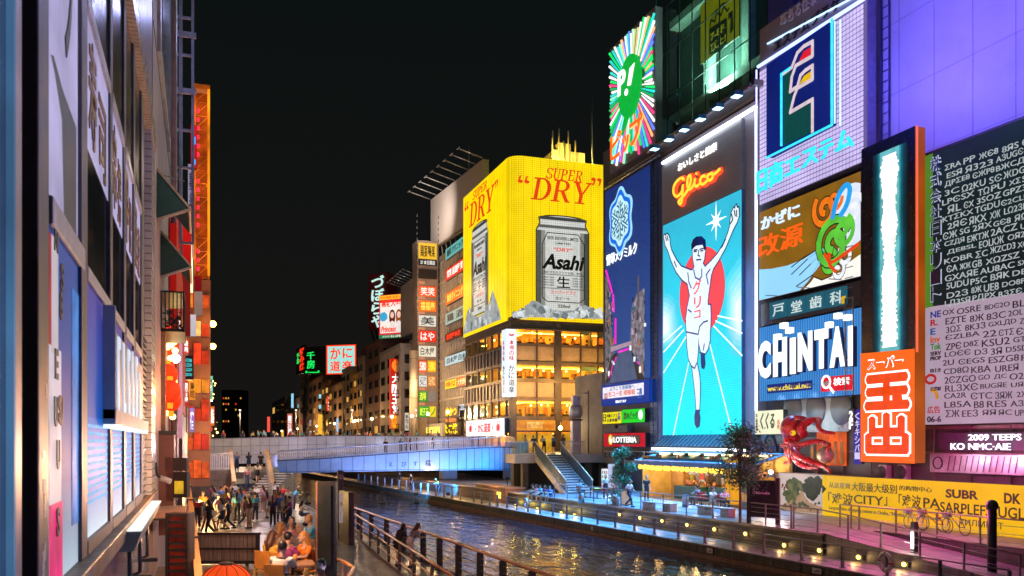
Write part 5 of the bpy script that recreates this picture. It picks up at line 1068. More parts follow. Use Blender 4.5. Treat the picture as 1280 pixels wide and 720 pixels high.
# clock column by the staircase
t = thing('clock_column', 'polished steel column with drum shaped clock head by the stairs', 'clock', (lambda p: (p.x, p.y, Z_ST))(W(719.5, 0, 79)))
SS = mat((.6, .54, .58), .3, .45, .2, 2); B().box((-.42, -.3, 0), (.42, .3, 3.1)).build('shaft', SS, t, .06); B().tube([(-.42, 0, 3.75), (.42, 0, 3.75)], .62, 20).build('drum', SS, t); B().tube([(-.43, 0, 3.75), (.44, 0, 3.75)], .34, 16).build('dial', glow((.5, .55, .65), .5), t)
B().box((-.36, -.3, 4.3), (.36, .3, 5.2)).build('cap', SS, t, .05); b = B().box((-.5, -.38, 2.95), (.5, .38, 3.1)); b.build('collar', DARK, t)
t = thing('street_pole', 'thin pale pole standing at the right end of the landing', 'pole', (lambda p: (p.x, p.y, Z_ST))(W(735.5, 0, 78))); B().tube([(0, 0, 0), (0, 0, 5.6)], .06).build('shaft', STEEL, t); B().box((-.5, -.05, 5.3), (0, .05, 5.4)).build('arm', STEEL, t)
# ------------------------------------------------------------------ buildings along the right bank beyond
def windows(t, face, w_, h_, rows, cols, z0=1.5, lit=.15, ww=.6, hh=.5, cols_=None, m0=None):
    """each window a part of its building: frame with a pane as sub-part"""
    for r in range(rows):
        for c in range(cols):
            x = w_ * (c + .5) / cols; z = z0 + (h_ - z0 - .8) * (r + .5) / rows; a, e = w_ / cols * ww / 2, (h_ - z0) / rows * hh / 2
            pm = glow(S(255, 190, 90), random.uniform(.35, .9), .3, 1.5) if random.random() < lit else glass((.015, .018, .02))
            if face == 'x': f = B().box((-.09, x - a, z - e), (0, x + a, z + e)).build('window', m0 or DARK, t); B().box((-.1, x - a + .1, z - e + .1), (-.02, x + a - .1, z + e - .1)).build('pane', pm, f)
            else: f = B().box((x - a, -.09, z - e), (x + a, 0, z + e)).build('window', m0 or DARK, t); B().box((x - a + .1, -.1, z - e + .1), (x + a - .1, -.02, z + e - .1)).build('pane', pm, f)
def row_block(name, label, x0, x1, yt, X, c_, rows, cols, depth=12, lit=.12, ecols=3, rough=.7, ww=.55):
    """box on the bank: photo columns of far and near end of its canal face, top row at the near end"""
    p, q = W(x0, 0, dX(x0, X)), W(x1, 0, dX(x1, X)); zt = W(x1, yt, dX(x1, X)).z
    t = thing(name, label, 'building', (X, q.y, 3.9)); L = p.y - q.y; H = zt - 3.9
    B().box((0, 0, 0), (depth, L - .05, H)).build('wall', mat(c_, rough, 0, .3, .4, .15), t); b = B()
    b.box((-.15, -.12, H - .35), (depth, L - .05, H + .25)); b.build('parapet', mat([x * .7 for x in c_], .6), t)
    if cols: windows(t, 'x', L, H, rows, cols, 2.6, lit, ww)
    if ecols: windows(t, 'y', min(depth, 7), H, rows, ecols, 2.6, lit, .5)
    return t, L, H
bb, L, H = row_block('snack_block', 'tall dim block with stacked lit signs left of the yellow screen', 545.5, 581.5, 300, 32.9, (.22, .19, .16), 8, 0, 14, 0, 0)
b = B()
for k in range(18): y = L * k / 17; b.box((-.1, y - .06, 1), (0, y + .06, H - .5))
for k in range(9): b.box((-.14, 0, 2 + k * (H - 3) / 9), (0, L, 2.25 + k * (H - 3) / 9))
b.build('ribs', mat((.34, .3, .24), .5), bb); b = B()
for k in range(12): b.obox((-.1, L - .4, 2 + k * 2.4), (-1.2, L - .2, 2.2 + k * 2.4), .08, .08)
b.build('brackets', STEEL, bb)
def strip(label, x0, x1, yt, yb, c_, t_, tc_, X=32.5, s_=1.0, name='sign_strip', grp=None, bold=.03):
    s = Sign(name, label, 'sign', x0, x1, yt, yb, X=X, th=.3, face=glow(S(*c_), s_, .1), back=DARK)
    if t_: s.ftext('lettering', t_, .1, .18, .92, .84, glow(S(*tc_), 1.2) if sum(tc_) > 250 else mat(S(*tc_), .5), None, .03, bold)
    return s
strip('cyan and grey sign strip, topmost beside the yellow screen', 557, 581, 312.5, 325.7, (95, 175, 170), '歯科 クリニック', (20, 30, 40))
strip('red sign strip with white writing beside the yellow screen', 557, 581, 338, 352, (235, 50, 25), '笑笑 居酒屋 笑', (255, 245, 235))
strip('orange sign strip with yellow writing beside the yellow screen', 557, 581, 367.5, 382.5, (240, 105, 20), '魚民ダイニング', (255, 220, 90))
strip('pale grey sign strip with few dark marks beside the yellow screen', 557, 581, 393, 407, (165, 185, 170), '鶏 酒', (60, 30, 30))
strip('dark sign strip with red neon writing near the ice picture', 556.5, 577.5, 418, 428, (90, 25, 15), '居酒屋本店', (255, 60, 20))
strip('white sign strip with bold dark writing left of the corner block', 556.5, 585, 447, 458, (190, 215, 220), '白木屋 白木', (25, 30, 35), 32.3)
strip('yellow sign strip low on the ribbed block', 556.5, 570.5, 476.5, 487, (240, 220, 40), '中華そば', (200, 90, 10)); strip('orange sign strip right of the low yellow strip', 570.8, 585, 472.5, 484, (235, 110, 40), '大衆酒場', (255, 220, 150), 32.3)
strip('small white sign strip low on the ribbed block', 573, 587, 506, 513, (200, 215, 230), '釣鐘', (30, 40, 60), 32.2)
for lb, x0, x1, yt, yb, t_, c_ in (('yellow neon sign of large characters, upper of two', 557, 572, 509, 522, '串かつ', (255, 205, 40)), ('yellow neon sign of large characters, lower of two', 555, 573, 529, 544, 'たこ焼', (255, 225, 20)), ('small orange sign between two yellow neon signs', 557, 571, 523.5, 528.5, '道頓堀名物', (255, 130, 60))):
    s = Sign('neon_sign', lb, 'neon sign', x0, x1, yt, yb, X=31.9, th=.3, face=mat((.08, .05, .03), .5), back=DARK); s.ftext('lettering', t_, .05, .08, .95, .92, glow(S(*c_), 1.5), None, .06, .06)
s = Sign('sign_strip', 'cream fascia sign with yellow letters low by the bridge', 'sign', 525, 553, 531, 546, X=30.9, th=.4, face=mat((.4, .36, .28), .5), back=mat((.4, .36, .28), .5)); s.ftext('lettering', 'DELI BORN', .2, .25, .9, .75, glow((1, .75, .1), 1.6), None, .05, .05)
# big blank billboard on the roof behind
s = Sign('billboard', 'big blank beige billboard on the roof with a row of lamp arms', 'billboard', 538.5, 604, 250, 311, d0=131, d1=112, th=.8, face=mat((.42, .37, .33), .6, 0, .06, .3), back=mat((.2, .18, .16), .6))
b = B()
for k in range(9): x = s.w * k / 8; b.tube([(x, s.h + .1, .1), (x, s.h + .9, 3.4)], .07, 6).obox((x - .5, s.h + .9, 3.4), (x + .5, s.h + .9, 3.4), .12, .1)
b.build('lamp_arms', mat((.5, .48, .45), .4, .5), s.e); B().tube([(s.w * .72, s.h, -.3), (s.w * .72, s.h + 3.6, -.3)], .06).build('mast', STEEL, s.e)
b = B()
for k in range(12): x = s.w * k / 11; b.obox((x, 0, -.3), (x + .8, -2.4, -.4), .12, .12)
b.tube([(0, -.2, .05), (s.w, -.2, .05)], .15).tube([(0, -2.2, -.2), (s.w, -2.2, -.2)], .12); b.build('scaffold', mat((.2, .16, .12), .6), s.e)
# sign stack facing the bridge
YK = 124.0
p, q = W(521.5, 300, dY(521.5, YK)), W(548, 300, dY(548, YK))
t = thing('sign_tower', 'slim tower front carrying a stack of lit tenant signs', 'building', (p.x, YK, 3.9)); B().box((0, .02, 0), (q.x - p.x, 3, p.z - 3.9)).build('wall', mat((.2, .15, .12), .6, 0, .3, .5), t)
b = B()
for k in range(40): b.box((-.1, -.08, 1 + k * .85), (.03, 0, 1.4 + k * .85)).box((q.x - p.x - .05, -.08, 1 + k * .85), (q.x - p.x + .08, 0, 1.4 + k * .85))
b.build('edge_trim', DARK, t)
stk = [(523, 546, 303, 323, (245, 190, 40), '鶏宴舞楽', (40, 20, 10), 'yellow poster sign with black brush writing, topmost of the stack'), (523, 546, 324, 331, (60, 55, 50), '2F 本日開店', (230, 225, 215), 'dark strip of small pale writing under the yellow poster'), (523, 546, 336, 348, (70, 48, 30), 'ドウトン', (12, 8, 6), 'brown unlit sign with dark writing in the stack'),
    (523.5, 545.5, 357, 370.5, (245, 85, 25), '笑笑', (255, 240, 225), 'orange red sign with white doubled character'), (523.5, 545.5, 375, 389, (245, 110, 20), '福福庵', (255, 225, 90), 'orange sign with yellow writing under the doubled character'), (523.5, 545, 394, 407.5, (222, 218, 205), '美', (25, 20, 18), 'white sign with one black brush character'),
    (523.5, 545, 413, 427, (240, 45, 20), 'はや', (255, 245, 235), 'red sign with two big white characters'), (523.5, 545, 432, 445.5, (235, 225, 200), '白木屋', (60, 35, 20), 'white sign with three brown characters'), (523.5, 533.5, 450.5, 465, (245, 90, 45), '580', (255, 235, 220), 'red price sign, left of a pair'), (534.5, 545, 450.5, 465, (245, 165, 25), '380', (255, 225, 60), 'amber price sign, right of a pair'),
    (523.5, 533.5, 469.5, 483, (220, 220, 215), 'うどん', (40, 35, 35), 'white sign with vertical black writing'), (534.5, 545, 469.5, 483, (205, 120, 60), 'さくら', (250, 225, 150), 'brown sign with cream vertical writing'), (523.5, 533.5, 489, 502, (20, 150, 40), '酒場', (225, 240, 70), 'small green sign with yellow writing'), (534.5, 545, 489, 502, (130, 118, 105), '', (0, 0, 0), 'blank grey panel beside the small green sign'),
    (523.5, 536.5, 508, 521, (25, 165, 50), '餃子王', (235, 245, 70), 'wide green sign at the foot of the stack'), (537, 545, 508, 521, (235, 215, 40), 'ノ', (40, 150, 60), 'yellow square beside the wide green sign')]
for x0, x1, yt, yb, c_, t_, tc_, lb in stk:
    s = Sign('tenant_sign', lb, 'sign', x0, x1, yt, yb, Y=YK - .06, th=.25, face=glow(S(*c_), .25 if sum(c_) < 400 and c_[0] < 150 and c_[1] < 100 else 1.0, .1), back=DARK)
    if t_: s.ftext('lettering', t_, .1, .12, .9, .88, glow(S(*tc_), 1.2) if sum(tc_) > 300 else mat(S(*tc_), .5), None, .03, .03, vert=t_ in ('うどん', 'さくら'))
b = B(); sw = q.x - p.x
for y in (353.5, 372.5, 391.5, 411, 429.5, 448, 467, 486, 505): z = EYE + (553 - y) / FPX * dY(534, YK) - 3.9; b.box((.2, -.12, z - .18), (sw * .35, -.02, z + .18))
b.build('floor_plates', glow(S(225, 150, 110), .7), t)
row_block('column_block', 'beige block with a thick round corner column left of the sign stack', 500, 521.5, 424, 31.2, (.3, .25, .2), 7, 2, 3.2, .1, 0)
b = B(); p = W(517, 0, dY(517, 123.2)); t = thing('corner_column', 'thick beige column left of the stacked tenant signs', 'column', (p.x, 123.2, 3.9)); B().tube([(0, 0, 0), (0, 0, 14.8)], .62, 16).build('shaft', mat((.42, .34, .25), .5, 0, .15, .5), t); b = B()
for k in range(5): b.tube([(0, 0, 2.4 + k * 2.8), (0, 0, 2.46 + k * 2.8)], .64, 16)
b.build('joints', DARK, t)
s = Sign('billboard', 'unlit tilted grey billboard with lamp arms, right of the portrait advert', 'billboard', 501, 521, 359, 422.5, X=30.8, th=.5, face=mat((.36, .3, .24), .6, 0, .08, .4), back=mat((.2, .17, .15), .6)); b = B()
for k in range(7): x = s.w * k / 6; b.tube([(x, s.h, 0), (x, s.h + .7, 2.2)], .06).obox((x - .4, s.h + .7, 2.2), (x + .4, s.h + .7, 2.2), .12, .1)
b.build('lamp_arms', STEEL, s.e)
# row of blocks further down the bank (far end, near end, top row, plane, colour ...)
rows_ = [('white_block', 'pale block with dark windows behind the tall red glowing sign', 475, 501, 431, 29.6, (.4, .36, .33), 5, 3, 9, .05), ('plum_block', 'dark plum coloured block below the maroon rooftop sign', 453, 475, 424, 29.9, (.13, .055, .055), 6, 3, 9, .1), ('narrow_block', 'narrow grey block beside the plum coloured block', 447, 453.5, 446, 29.4, (.24, .2, .18), 6, 2, 9, .2),
    ('ochre_block', 'ochre block with small windows far down the bank', 437, 447, 466, 29.3, (.42, .26, .08), 5, 2, 9, .2), ('grey_block', 'grey block with air units under the cyan crab house sign', 428, 437.5, 459, 30.0, (.27, .23, .2), 6, 2, 9, .15), ('tan_block', 'tan gabled block far down the bank', 411, 428.5, 478, 29.6, (.42, .29, .2), 4, 3, 9, .2), ('orange_block', 'orange brown block far down the bank', 402, 411.5, 476, 29.8, (.36, .17, .07), 5, 2, 9, .3),
    ('salmon_block', 'salmon coloured block below the green neon sign', 386, 402.5, 470, 30.1, (.34, .2, .14), 5, 3, 9, .15), ('dark_block', 'dark block carrying the green neon sign', 375, 386.5, 468, 30.4, (.06, .05, .05), 5, 2, 9, .25), ('beige_block', 'low beige block at the far end of the street', 356, 375.5, 497, 30.8, (.3, .25, .2), 3, 3, 9, .25), ('stone_block', 'pale stone block with roof tank at the far end of the bank', 340, 356.5, 496, 31.0, (.38, .33, .27), 3, 3, 9, .2)]
for a_ in rows_: row_block(*a_)
WRM = (1, .52, .2)
for px, X, e in ((490, 26, 320), (465, 25.5, 420), (442, 25.5, 620), (418, 25, 900), (396, 25, 1100), (372, 25, 1700), (352, 25, 2300), (535, 28, 160), (515, 28, 200), (560, 28.5, 120)):
    p = W(px, 0, dX(px, X)); lamp('street_light', 'POINT', (p.x - .3, p.y - 1.2, 10.6), e * .5, WRM, 0)
    t = thing('street_lamp', 'slim street lamp with warm globe on the far right bank', 'street lamp', (p.x, p.y, 3.9), group='street lamps along the far right bank'); B().tube([(0, 0, -3), (0, 0, 5.2)], .07).build('post', DARK, t); B().ball((0, 0, 5.4), .22).build('globe', glow((1, .72, .35), 12, .05), t)
# rooftop signs far down the bank
s = Sign('rooftop_sign', 'red framed cyan rooftop sign with four red characters', 'rooftop sign', 408.5, 445, 432, 468, d0=205, d1=203, th=.8, face=glow(S(165, 225, 215), 1.05, .1), back=DARK)
NR = glow(S(245, 55, 20), 1.3); s.ftext('lettering', 'か', .13, .52, .48, .92, NR, None, .1, .05); s.ftext('lettering', 'に', .55, .55, .88, .9, NR, None, .1, .05); s.ftext('lettering', '道', .12, .1, .47, .46, NR, None, .1, .05); s.ftext('lettering', '楽', .53, .1, .9, .46, NR, None, .1, .05)
b = B(); b.ring([(.1, .1), (s.w - .1, .1), (s.w - .1, s.h - .1), (.1, s.h - .1)], .28, .03, .2); b.build('neon_border', NR, s.e)
s = Sign('rooftop_sign', 'dark rooftop sign with green neon characters', 'rooftop sign', 381, 404, 434, 468, d0=212, d1=210, th=.8, face=mat((.015, .015, .015), .5), back=DARK); GN = glow(S(20, 220, 90), 1.4)
s.ftext('lettering', '千', .12, .55, .55, .82, GN, None, .1, .05); s.ftext('lettering', '房', .12, .2, .55, .52, GN, None, .1, .05); s.neon('neon_tube', [[(386, 465.5), (397, 465.5)]], .12, GN, .1, 1); s.rect('neon_dot', .3, .3, .8, .8, GN, .05, .1); s.rect('neon_dot', s.w * .72, .3, s.w * .8, .8, GN, .05, .1)
s = Sign('rooftop_sign', 'dark rooftop sign side with red and green vertical neon writing', 'rooftop sign', 370.5, 381, 436, 469, d0=222, d1=212, th=.5, face=mat((.015, .015, .015), .5), back=DARK); s.ftext('lettering', '好み焼', .42, .1, .95, .93, NR, None, .1, .05, vert=True); s.ftext('lettering', 'お', .1, .4, .36, .6, GN, None, .1, .05); s.ftext('lettering', '千', .1, .6, .36, .8, GN, None, .1, .05)
s = Sign('rooftop_sign', 'maroon rooftop sign with four large pale characters stacked', 'rooftop sign', 460.5, 484, 343, 413, d0=172, d1=170, th=3.6, face=mat((.16, .02, .025), .5), back=mat((.2, .03, .03), .5)); PG = glow(S(190, 235, 225), 1.1)
s.ftext('lettering', 'づぼらや', .18, .03, .85, .97, PG, None, .15, .05, vert=True); b = B(); put_vert(b, 'づぼらや', .4, .03 * s.h, 3.0, .97 * s.h, .02, .12, .05); o = b.build('side_lettering', PG, s.e); o.matrix_local = M4(((0, 0, -1, 0), (0, 1, 0, 0), (1, 0, 0, -3.4), (0, 0, 0, 1)))
b = B()
for k in range(5): b.obox((s.w * k / 4, 0, -1), (s.w * (k * .6 + .8) / 4, -2.8, -1), .25, .25)
b.tube([(s.w * .45, s.h, -1), (s.w * .45, s.h + 3, -1)], .07).build('support_frame', DARK, s.e)
s = Sign('billboard', 'red framed advert with two long haired women and red writing', 'billboard', 474, 502.5, 369.5, 423.5, d0=151, d1=149, th=.6, face=glow(S(225, 40, 60), 1, .08), back=DARK)
PW = glow(S(250, 235, 225), 1.05); s.rect('paper', .25, s.h * .12, s.w, s.h * .82, PW, .02, .02); s.rect('footer', 0, 0, s.w, s.h * .08, glow(S(20, 130, 80), .9), .02, .03); s.rect('header', .1, s.h * .89, s.w, s.h * .99, glow(S(250, 200, 40), 1), .02, .03)
s.ftext('lettering', '完全個室 高収入', .04, .905, .97, .975, NR); s.ftext('lettering', '高収入', .12, .72, .72, .88, NR, None, .04, .06); s.ftext('lettering', '月給百万', .72, .76, .98, .85, NR); s.ftext('lettering', 'Princess', .08, .14, .75, .28, NR, None, .03, .03, .3); s.ftext('lettering', 'カラオケ 宴会 24時間', .15, .015, .95, .065, PW)
q = (s.w * .2, s.h * .5); b = B(); b.prism([(q[0] + (.75 + .1 * (a % 2)) * math.cos(a * .262), q[1] + (.75 + .1 * (a % 2)) * math.sin(a * .262)) for a in range(24)], .05, .07); b.build('badge', glow(S(60, 170, 215), 1), s.e)
for cx_, cc in ((.58, (110, 30, 20)), (.87, (170, 85, 25))):
    c_ = (s.w * cx_, s.h * .5); HB = mat(S(*cc), .6) if 0 else glow(S(*cc), .8)
    B().prism([(c_[0] + .62 * math.cos(a * .35), c_[1] + (1.15 if math.sin(a * .35) > 0 else 1.7) * math.sin(a * .35)) for a in range(18)], .05, .06).build('portrait_hair', HB, s.e); B().prism([(c_[0] - .7, s.h * .13), (c_[0] + .7, s.h * .13), (c_[0] + .5, s.h * .36), (c_[0], s.h * .4), (c_[0] - .5, s.h * .36)], .055, .062).build('portrait_dress', glow(S(240, 225, 220), 1), s.e)
    B().prism([(c_[0] + .36 * math.cos(a * .4), c_[1] + .2 + .55 * math.sin(a * .4)) for a in range(16)], .062, .07).build('portrait_face', glow(S(250, 205, 185), 1), s.e); b = B()
    for dx in (-.15, .15): b.box((c_[0] + dx - .06, c_[1] + .25, .07), (c_[0] + dx + .06, c_[1] + .3, .075))
    b.box((c_[0] - .1, c_[1] - .1, .07), (c_[0] + .1, c_[1] - .06, .076)); b.build('portrait_features', mat((.1, .02, .02), .5), s.e)
# tall red glowing sign
s = Sign('neon_sign', 'tall red glowing vertical sign with four white characters', 'neon sign', 488, 501.5, 448, 536, Y=139.0, th=.8, face=glow(S(200, 30, 10), .9, .3, .8), back=glow((.8, .05, .02), 1))
s.ftext('lettering', '大阪王将', .12, .2, .9, .79, glow((1, .93, .88), 1.6), None, .15, .06, vert=True); B().prism(pill(.2, s.h * .82, s.w - .2, s.h * .985), .02, .1).build('lamp_top', glow(S(255, 120, 30), 1.4, .3, 1), s.e); s.rect('lower_box', .1, .1, s.w - .05, s.h * .19, glow(S(250, 165, 25), 1.2, .3, 1), .02, .3); s.ftext('lettering', '餃子', .2, .05, .8, .15, NR, .34)
lamp('sign_glow', 'POINT', s.e.matrix_world @ V((s.w / 2, s.h / 2, 2.2)), 500, (1, .12, .04), .6)
for lb, x0, x1, yt, yb, c_, d_, t_ in (('small red sign with white zigzag writing far down the bank', 408.5, 418, 495, 514, (245, 70, 40), 215, 'スシ'), ('yellow lit vertical sign far down the bank', 397.5, 403, 518, 543, (250, 190, 60), 225, ''), ('white vertical strip sign with violet writing far down the bank', 435, 438, 497, 534, (190, 170, 235), 190, ''), ('blue white vertical sign far down the bank', 420.5, 425, 523, 540, (150, 195, 235), 200, ''), ('cyan lit panel on the pale vertical strip', 398.5, 401.5, 493, 498, (150, 225, 235), 224, ''), ('cyan lit panel, lower on the pale strip', 398.5, 401.5, 506, 511, (150, 225, 235), 224, ''), ('red and white lit strip at the far end of the street', 334, 337.5, 521, 540, (250, 90, 70), 330, ''), ('blue white lit sign on a mast at the far end', 364, 367, 492, 510, (150, 215, 240), 300, ''), ('salmon fabric banner sign at the far end of the bank', 359, 365.5, 517, 546, (190, 95, 75), 280, '居酒屋'), ('tall lit strip on the narrow block', 470.5, 475, 460, 488, (215, 205, 170), 160, ''), ('white vertical sign with black writing beside the round column', 506, 511, 516, 538, (205, 195, 180), 132, '寿司処')):
    s = Sign('street_sign', lb, 'sign', x0, x1, yt, yb, d0=d_, d1=d_, th=.4, face=glow(S(*c_), 1.05 if len(lb) else 1, .25, 1.2), back=DARK)
    if t_: s.ftext('lettering', t_, .15, .08, .85, .92, WHITE if c_[1] < 120 else ink, None, .05, .05, vert=True)
# dark office tower far up the street with a few lit windows
t = thing('office_tower', 'distant dark office tower with a few lit windows at the street end', 'building', W(277, 553, 520)); p = W(303, 553, 520) - W(277, 553, 520)
B().box((0, 0, -2), (p.length, 12, 31)).build('wall', mat((.012, .013, .015), .7), t); t.rotation_euler = (0, 0, -YAW)
for k in range(40):
    r_, c_ = divmod(k, 8)
    if random.random() < .4: B().box((.8 + c_ * 1.45, -.1, 12 + r_ * 3.4), (1.5 + c_ * 1.45, -.02, 13 + r_ * 3.4)).build('window', glow(S(255, random.choice((170, 60, 200)), 60), .8), t)
# ------------------------------------------------------------------ yellow hoarding with a park photograph at its left end
s = Sign('hoarding', 'long yellow hoarding with Chinese and English writing and a park photo at one end', 'hoarding', 974, 1300, 591, 637.5, X=32.0, th=.15, face=glow(S(252, 200, 4), .78, .12, .35), back=DARK)  # faces glow themselves, standing in for light thrown by signs above
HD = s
s.prect('photo_panel', 974, 1029, 591, 637.5, glow(S(215, 195, 190), .7, .1, .5), .02, .012)
def dabs(name, m, x0, x1, y0, y1, n, r0, r1, z):
    b = B()
    for k in range(n):
        c_ = s.l(random.uniform(x0, x1), random.uniform(y0, y1)); r = random.uniform(r0, r1); b.prism([(c_[0] + r * random.uniform(.6, 1.2) * math.cos(a * .7), c_[1] + r * random.uniform(.5, 1) * math.sin(a * .7)) for a in range(9)], z, z + .004 + k * .0003)
    b.build(name, m, s.e)
s.poly('photo_path', [(976, 637), (980, 630), (996, 622), (1004, 612), (1006, 620), (1012, 628), (1028, 634), (1028, 642), (976, 637.8)], glow(S(190, 150, 115), .65, .3, 1.5), .035)
dabs('photo_bushes', glow(S(70, 82, 40), .6, .6, 3), 983, 1000, 601, 624, 30, .15, .38, .04); dabs('photo_bushes', glow(S(36, 52, 30), .55, .6, 3), 1008, 1027, 599, 621, 34, .15, .4, .04)
dabs('photo_bushes', glow(S(110, 112, 60), .6, .5, 3), 984, 1004, 605, 625, 16, .1, .25, .055); dabs('photo_shrubs', glow(S(80, 90, 60), .6, .5, 3), 976, 1028, 628, 638, 16, .08, .18, .055); dabs('photo_figures', glow(S(120, 40, 40), .6), 978, 984, 602, 612, 6, .06, .12, .055)
HK = mat((.03, .022, .01), .5)
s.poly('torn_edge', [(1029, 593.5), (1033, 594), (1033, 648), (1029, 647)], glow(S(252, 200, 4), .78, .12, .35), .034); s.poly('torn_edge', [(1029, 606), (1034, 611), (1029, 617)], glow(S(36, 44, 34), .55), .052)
for t_, x0, x1, yt, yb in (('从这里到', 1037, 1063, 602.5, 609.5), ('大阪最大级别', 1065, 1122, 602.5, 613.5), ('的购物中心', 1125, 1166, 606.5, 613), ('「难波', 1036, 1067, 615, 630), ('CITY', 1068, 1105, 618, 629), ('」「难波', 1106, 1152, 616, 632), ('PA', 1155, 1176, 622, 634.5), ('SUBR', 1183, 1224, 611, 622), ('SARPLEFSSUGL', 1176, 1282, 627, 640), ('DK', 1256, 1277, 616, 629)):
    s.text('lettering', t_, x0, x1, yt, yb, HK, .035, .012, .012 if x0 < 1180 else .035)
s.text('lettering', 'Largest class shopping center in Osaka, “Namba CITY” and “Namba', 1037, 1178, 632, 637.5, HK, .035, .01)
s.text('lettering', 'ТИЛМГСТ', 1200, 1255, 648, 656, HK, .035, .01, .0)
# ------------------------------------------------------------------ information board
s = Sign('information_board', 'dark grey information board with small white writing at the terrace edge', 'notice board', 936, 970, 603, 646, d0=43.2, d1=42.4, th=.18, face=mat((.035, .037, .045), .4, .2, .2, 2), back=mat((.05, .05, .06), .4))
s.ftext('lettering', 'Information', .3, .67, .78, .75, mat((.8, .8, .82), .5)); q = (s.w * .22, s.h * .71); B().ring([(q[0] + .08 * math.cos(a * .42), q[1] + .08 * math.sin(a * .42)) for a in range(15)], .02, .02, .03).box((q[0] - .012, q[1] - .05, .02), (q[0] + .012, q[1] + .05, .032)).build('emblem', mat((.8, .8, .82), .5), s.e)
B().box((s.w - .02, -.42, -.16), (s.w + .16, s.h + .25, .04)).build('post', mat((.05, .045, .055), .4), s.e, .01); B().box((-.1, -.42, -.15), (.06, s.h, .03)).build('post', mat((.05, .045, .055), .4), s.e, .01); B().box((0, s.h + .0, -.14), (s.w - .05, s.h + .12, .02)).build('top_rail', DARK, s.e)
# ------------------------------------------------------------------ stall with awning and lanterns
AZ, AWX = 4.29, 30.4
ya_, yb_ = W(793, 0, dX(793, AWX)).y, W(943, 0, dX(943, AWX)).y
t = thing('awning', 'long blue awning sloping over the open food stall', 'awning', (AWX, yb_, AZ)); LA = ya_ - yb_
AB = mat((.06, .26, .5), .5, 0, .25, 1.2, .1)
b = B(); n = 24
for k in range(n + 1):
    y = LA * k / n; sag = .05 * math.sin(k * math.pi / 2)
    for x, z in ((0, 0), (.9, .27 + sag * .5), (1.8, .52 + sag * .5), (2.6, .72)): b.v.append((x, y, z))
for k in range(n):
    for j in range(3): i = k * 4 + j; b.f.append([i, i + 1, i + 5, i + 4]); b.mi.append(0); b.sm.append(True)
o = b.build('cloth', AB, t); so_ = o.modifiers.new('thickness', 'SOLIDIFY'); so_.thickness = .03
b = B()
for k in range(30): y0 = LA * k / 30; b.box((-.012, y0 + .01, -.3 - .03 * (k % 2)), (.012, y0 + LA / 30 - .01, .0))
b.build('valance', mat((.05, .14, .28), .5, 0, .3, 2), t); B().tube([(0, 0, .0), (0, LA, .0)], .05).build('front_bar', STEEL, t); b = B()
for k in range(7): y = LA * k / 6; b.obox((.02, y, -.04), (2.6, y, .66), .05, .05)
b.build('arms', STEEL, t)
for k in range(22):
    y = ya_ - .5 - (LA - 2.5) * k / 21; p = (AWX + .25 + random.uniform(-.05, .05), y, AZ - .5 + random.uniform(-.03, .03))
    if k == 0:
        L0 = thing('paper_lantern', 'small round yellow lantern hanging in a row under the blue awning', 'lantern', p, group='yellow lanterns under the blue awning')
        B().ball((0, 0, 0), (.16, .16, .18), 12, 8).build('paper_shade', glow((1, .6, .06), 2.6, .25, 6), L0); B().tube([(0, 0, .17), (0, 0, .45)], .012, 5).tube([(0, 0, .165), (0, 0, .2)], .07, 8).build('cap', DARK, L0)
    else: dup(L0, p)
t = thing('food_stall', 'open warm lit food stall with counters and hanging menus under the awning', 'stall', (33.0, yb_ + .2, Z_TER)); LS_ = ya_ - yb_ - 1
OW = glow(S(240, 150, 35), .55, .5, .7)
B().box((0, 0, 0), (.2, LS_, 3.2)).build('back_wall', mat((.5, .28, .1), .6, 0, .3, 1), t); B().box((-2.3, LS_, 0), (0, LS_ + .15, 3.0)).build('side_wall', mat((.55, .36, .1), .6, 0, .3, 1), t); B().box((-2.4, 0, 3.22), (.2, LS_, 3.28)).build('ceiling', mat((.4, .3, .2), .6), t)
for k in range(7): B().box((-1.6, LS_ * (k + .3) / 7, 3.12), (-.5, LS_ * (k + .3) / 7 + .18, 3.2)).build('ceiling_light', glow((1, .66, .25), 13, .05), t)
lamp('tree_fill', 'POINT', (23.6, 40.5, 7.2), 170, (.7, 1, .75), 0); lamp('tree_fill', 'POINT', (23.6, 52, 7), 60, (.5, 1, .9), 0)  # bare greenish points added to lift the tree crowns
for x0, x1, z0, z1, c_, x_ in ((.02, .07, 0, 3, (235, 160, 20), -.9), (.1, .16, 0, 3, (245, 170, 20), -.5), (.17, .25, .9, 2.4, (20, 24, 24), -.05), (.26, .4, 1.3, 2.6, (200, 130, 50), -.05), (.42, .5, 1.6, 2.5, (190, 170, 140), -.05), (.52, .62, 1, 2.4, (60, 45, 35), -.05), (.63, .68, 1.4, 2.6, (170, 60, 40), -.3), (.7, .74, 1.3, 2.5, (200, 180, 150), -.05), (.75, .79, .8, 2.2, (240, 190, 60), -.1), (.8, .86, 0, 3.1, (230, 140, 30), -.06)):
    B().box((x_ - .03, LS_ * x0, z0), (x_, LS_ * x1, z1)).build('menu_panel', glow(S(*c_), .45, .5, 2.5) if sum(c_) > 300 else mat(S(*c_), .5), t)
b = B()
for k in range(34):
    y = LS_ * random.uniform(.2, .78); z = random.choice((1.25, 1.7, 2.15, 2.45)); b.box((-.14 - .002 * k, y, z), (-.09, y + random.uniform(.15, .3), z + .36))
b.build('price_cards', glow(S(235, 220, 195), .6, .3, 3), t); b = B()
for k in range(46):
    y = LS_ * random.uniform(.2, .78); z = random.choice((1.3, 1.75, 2.2, 2.5)); put_text(b, random.choice('生ビ酒丼肉串餅鮨巻天'), -y - .2, z, -y, z + .24, 0, .01, .02)
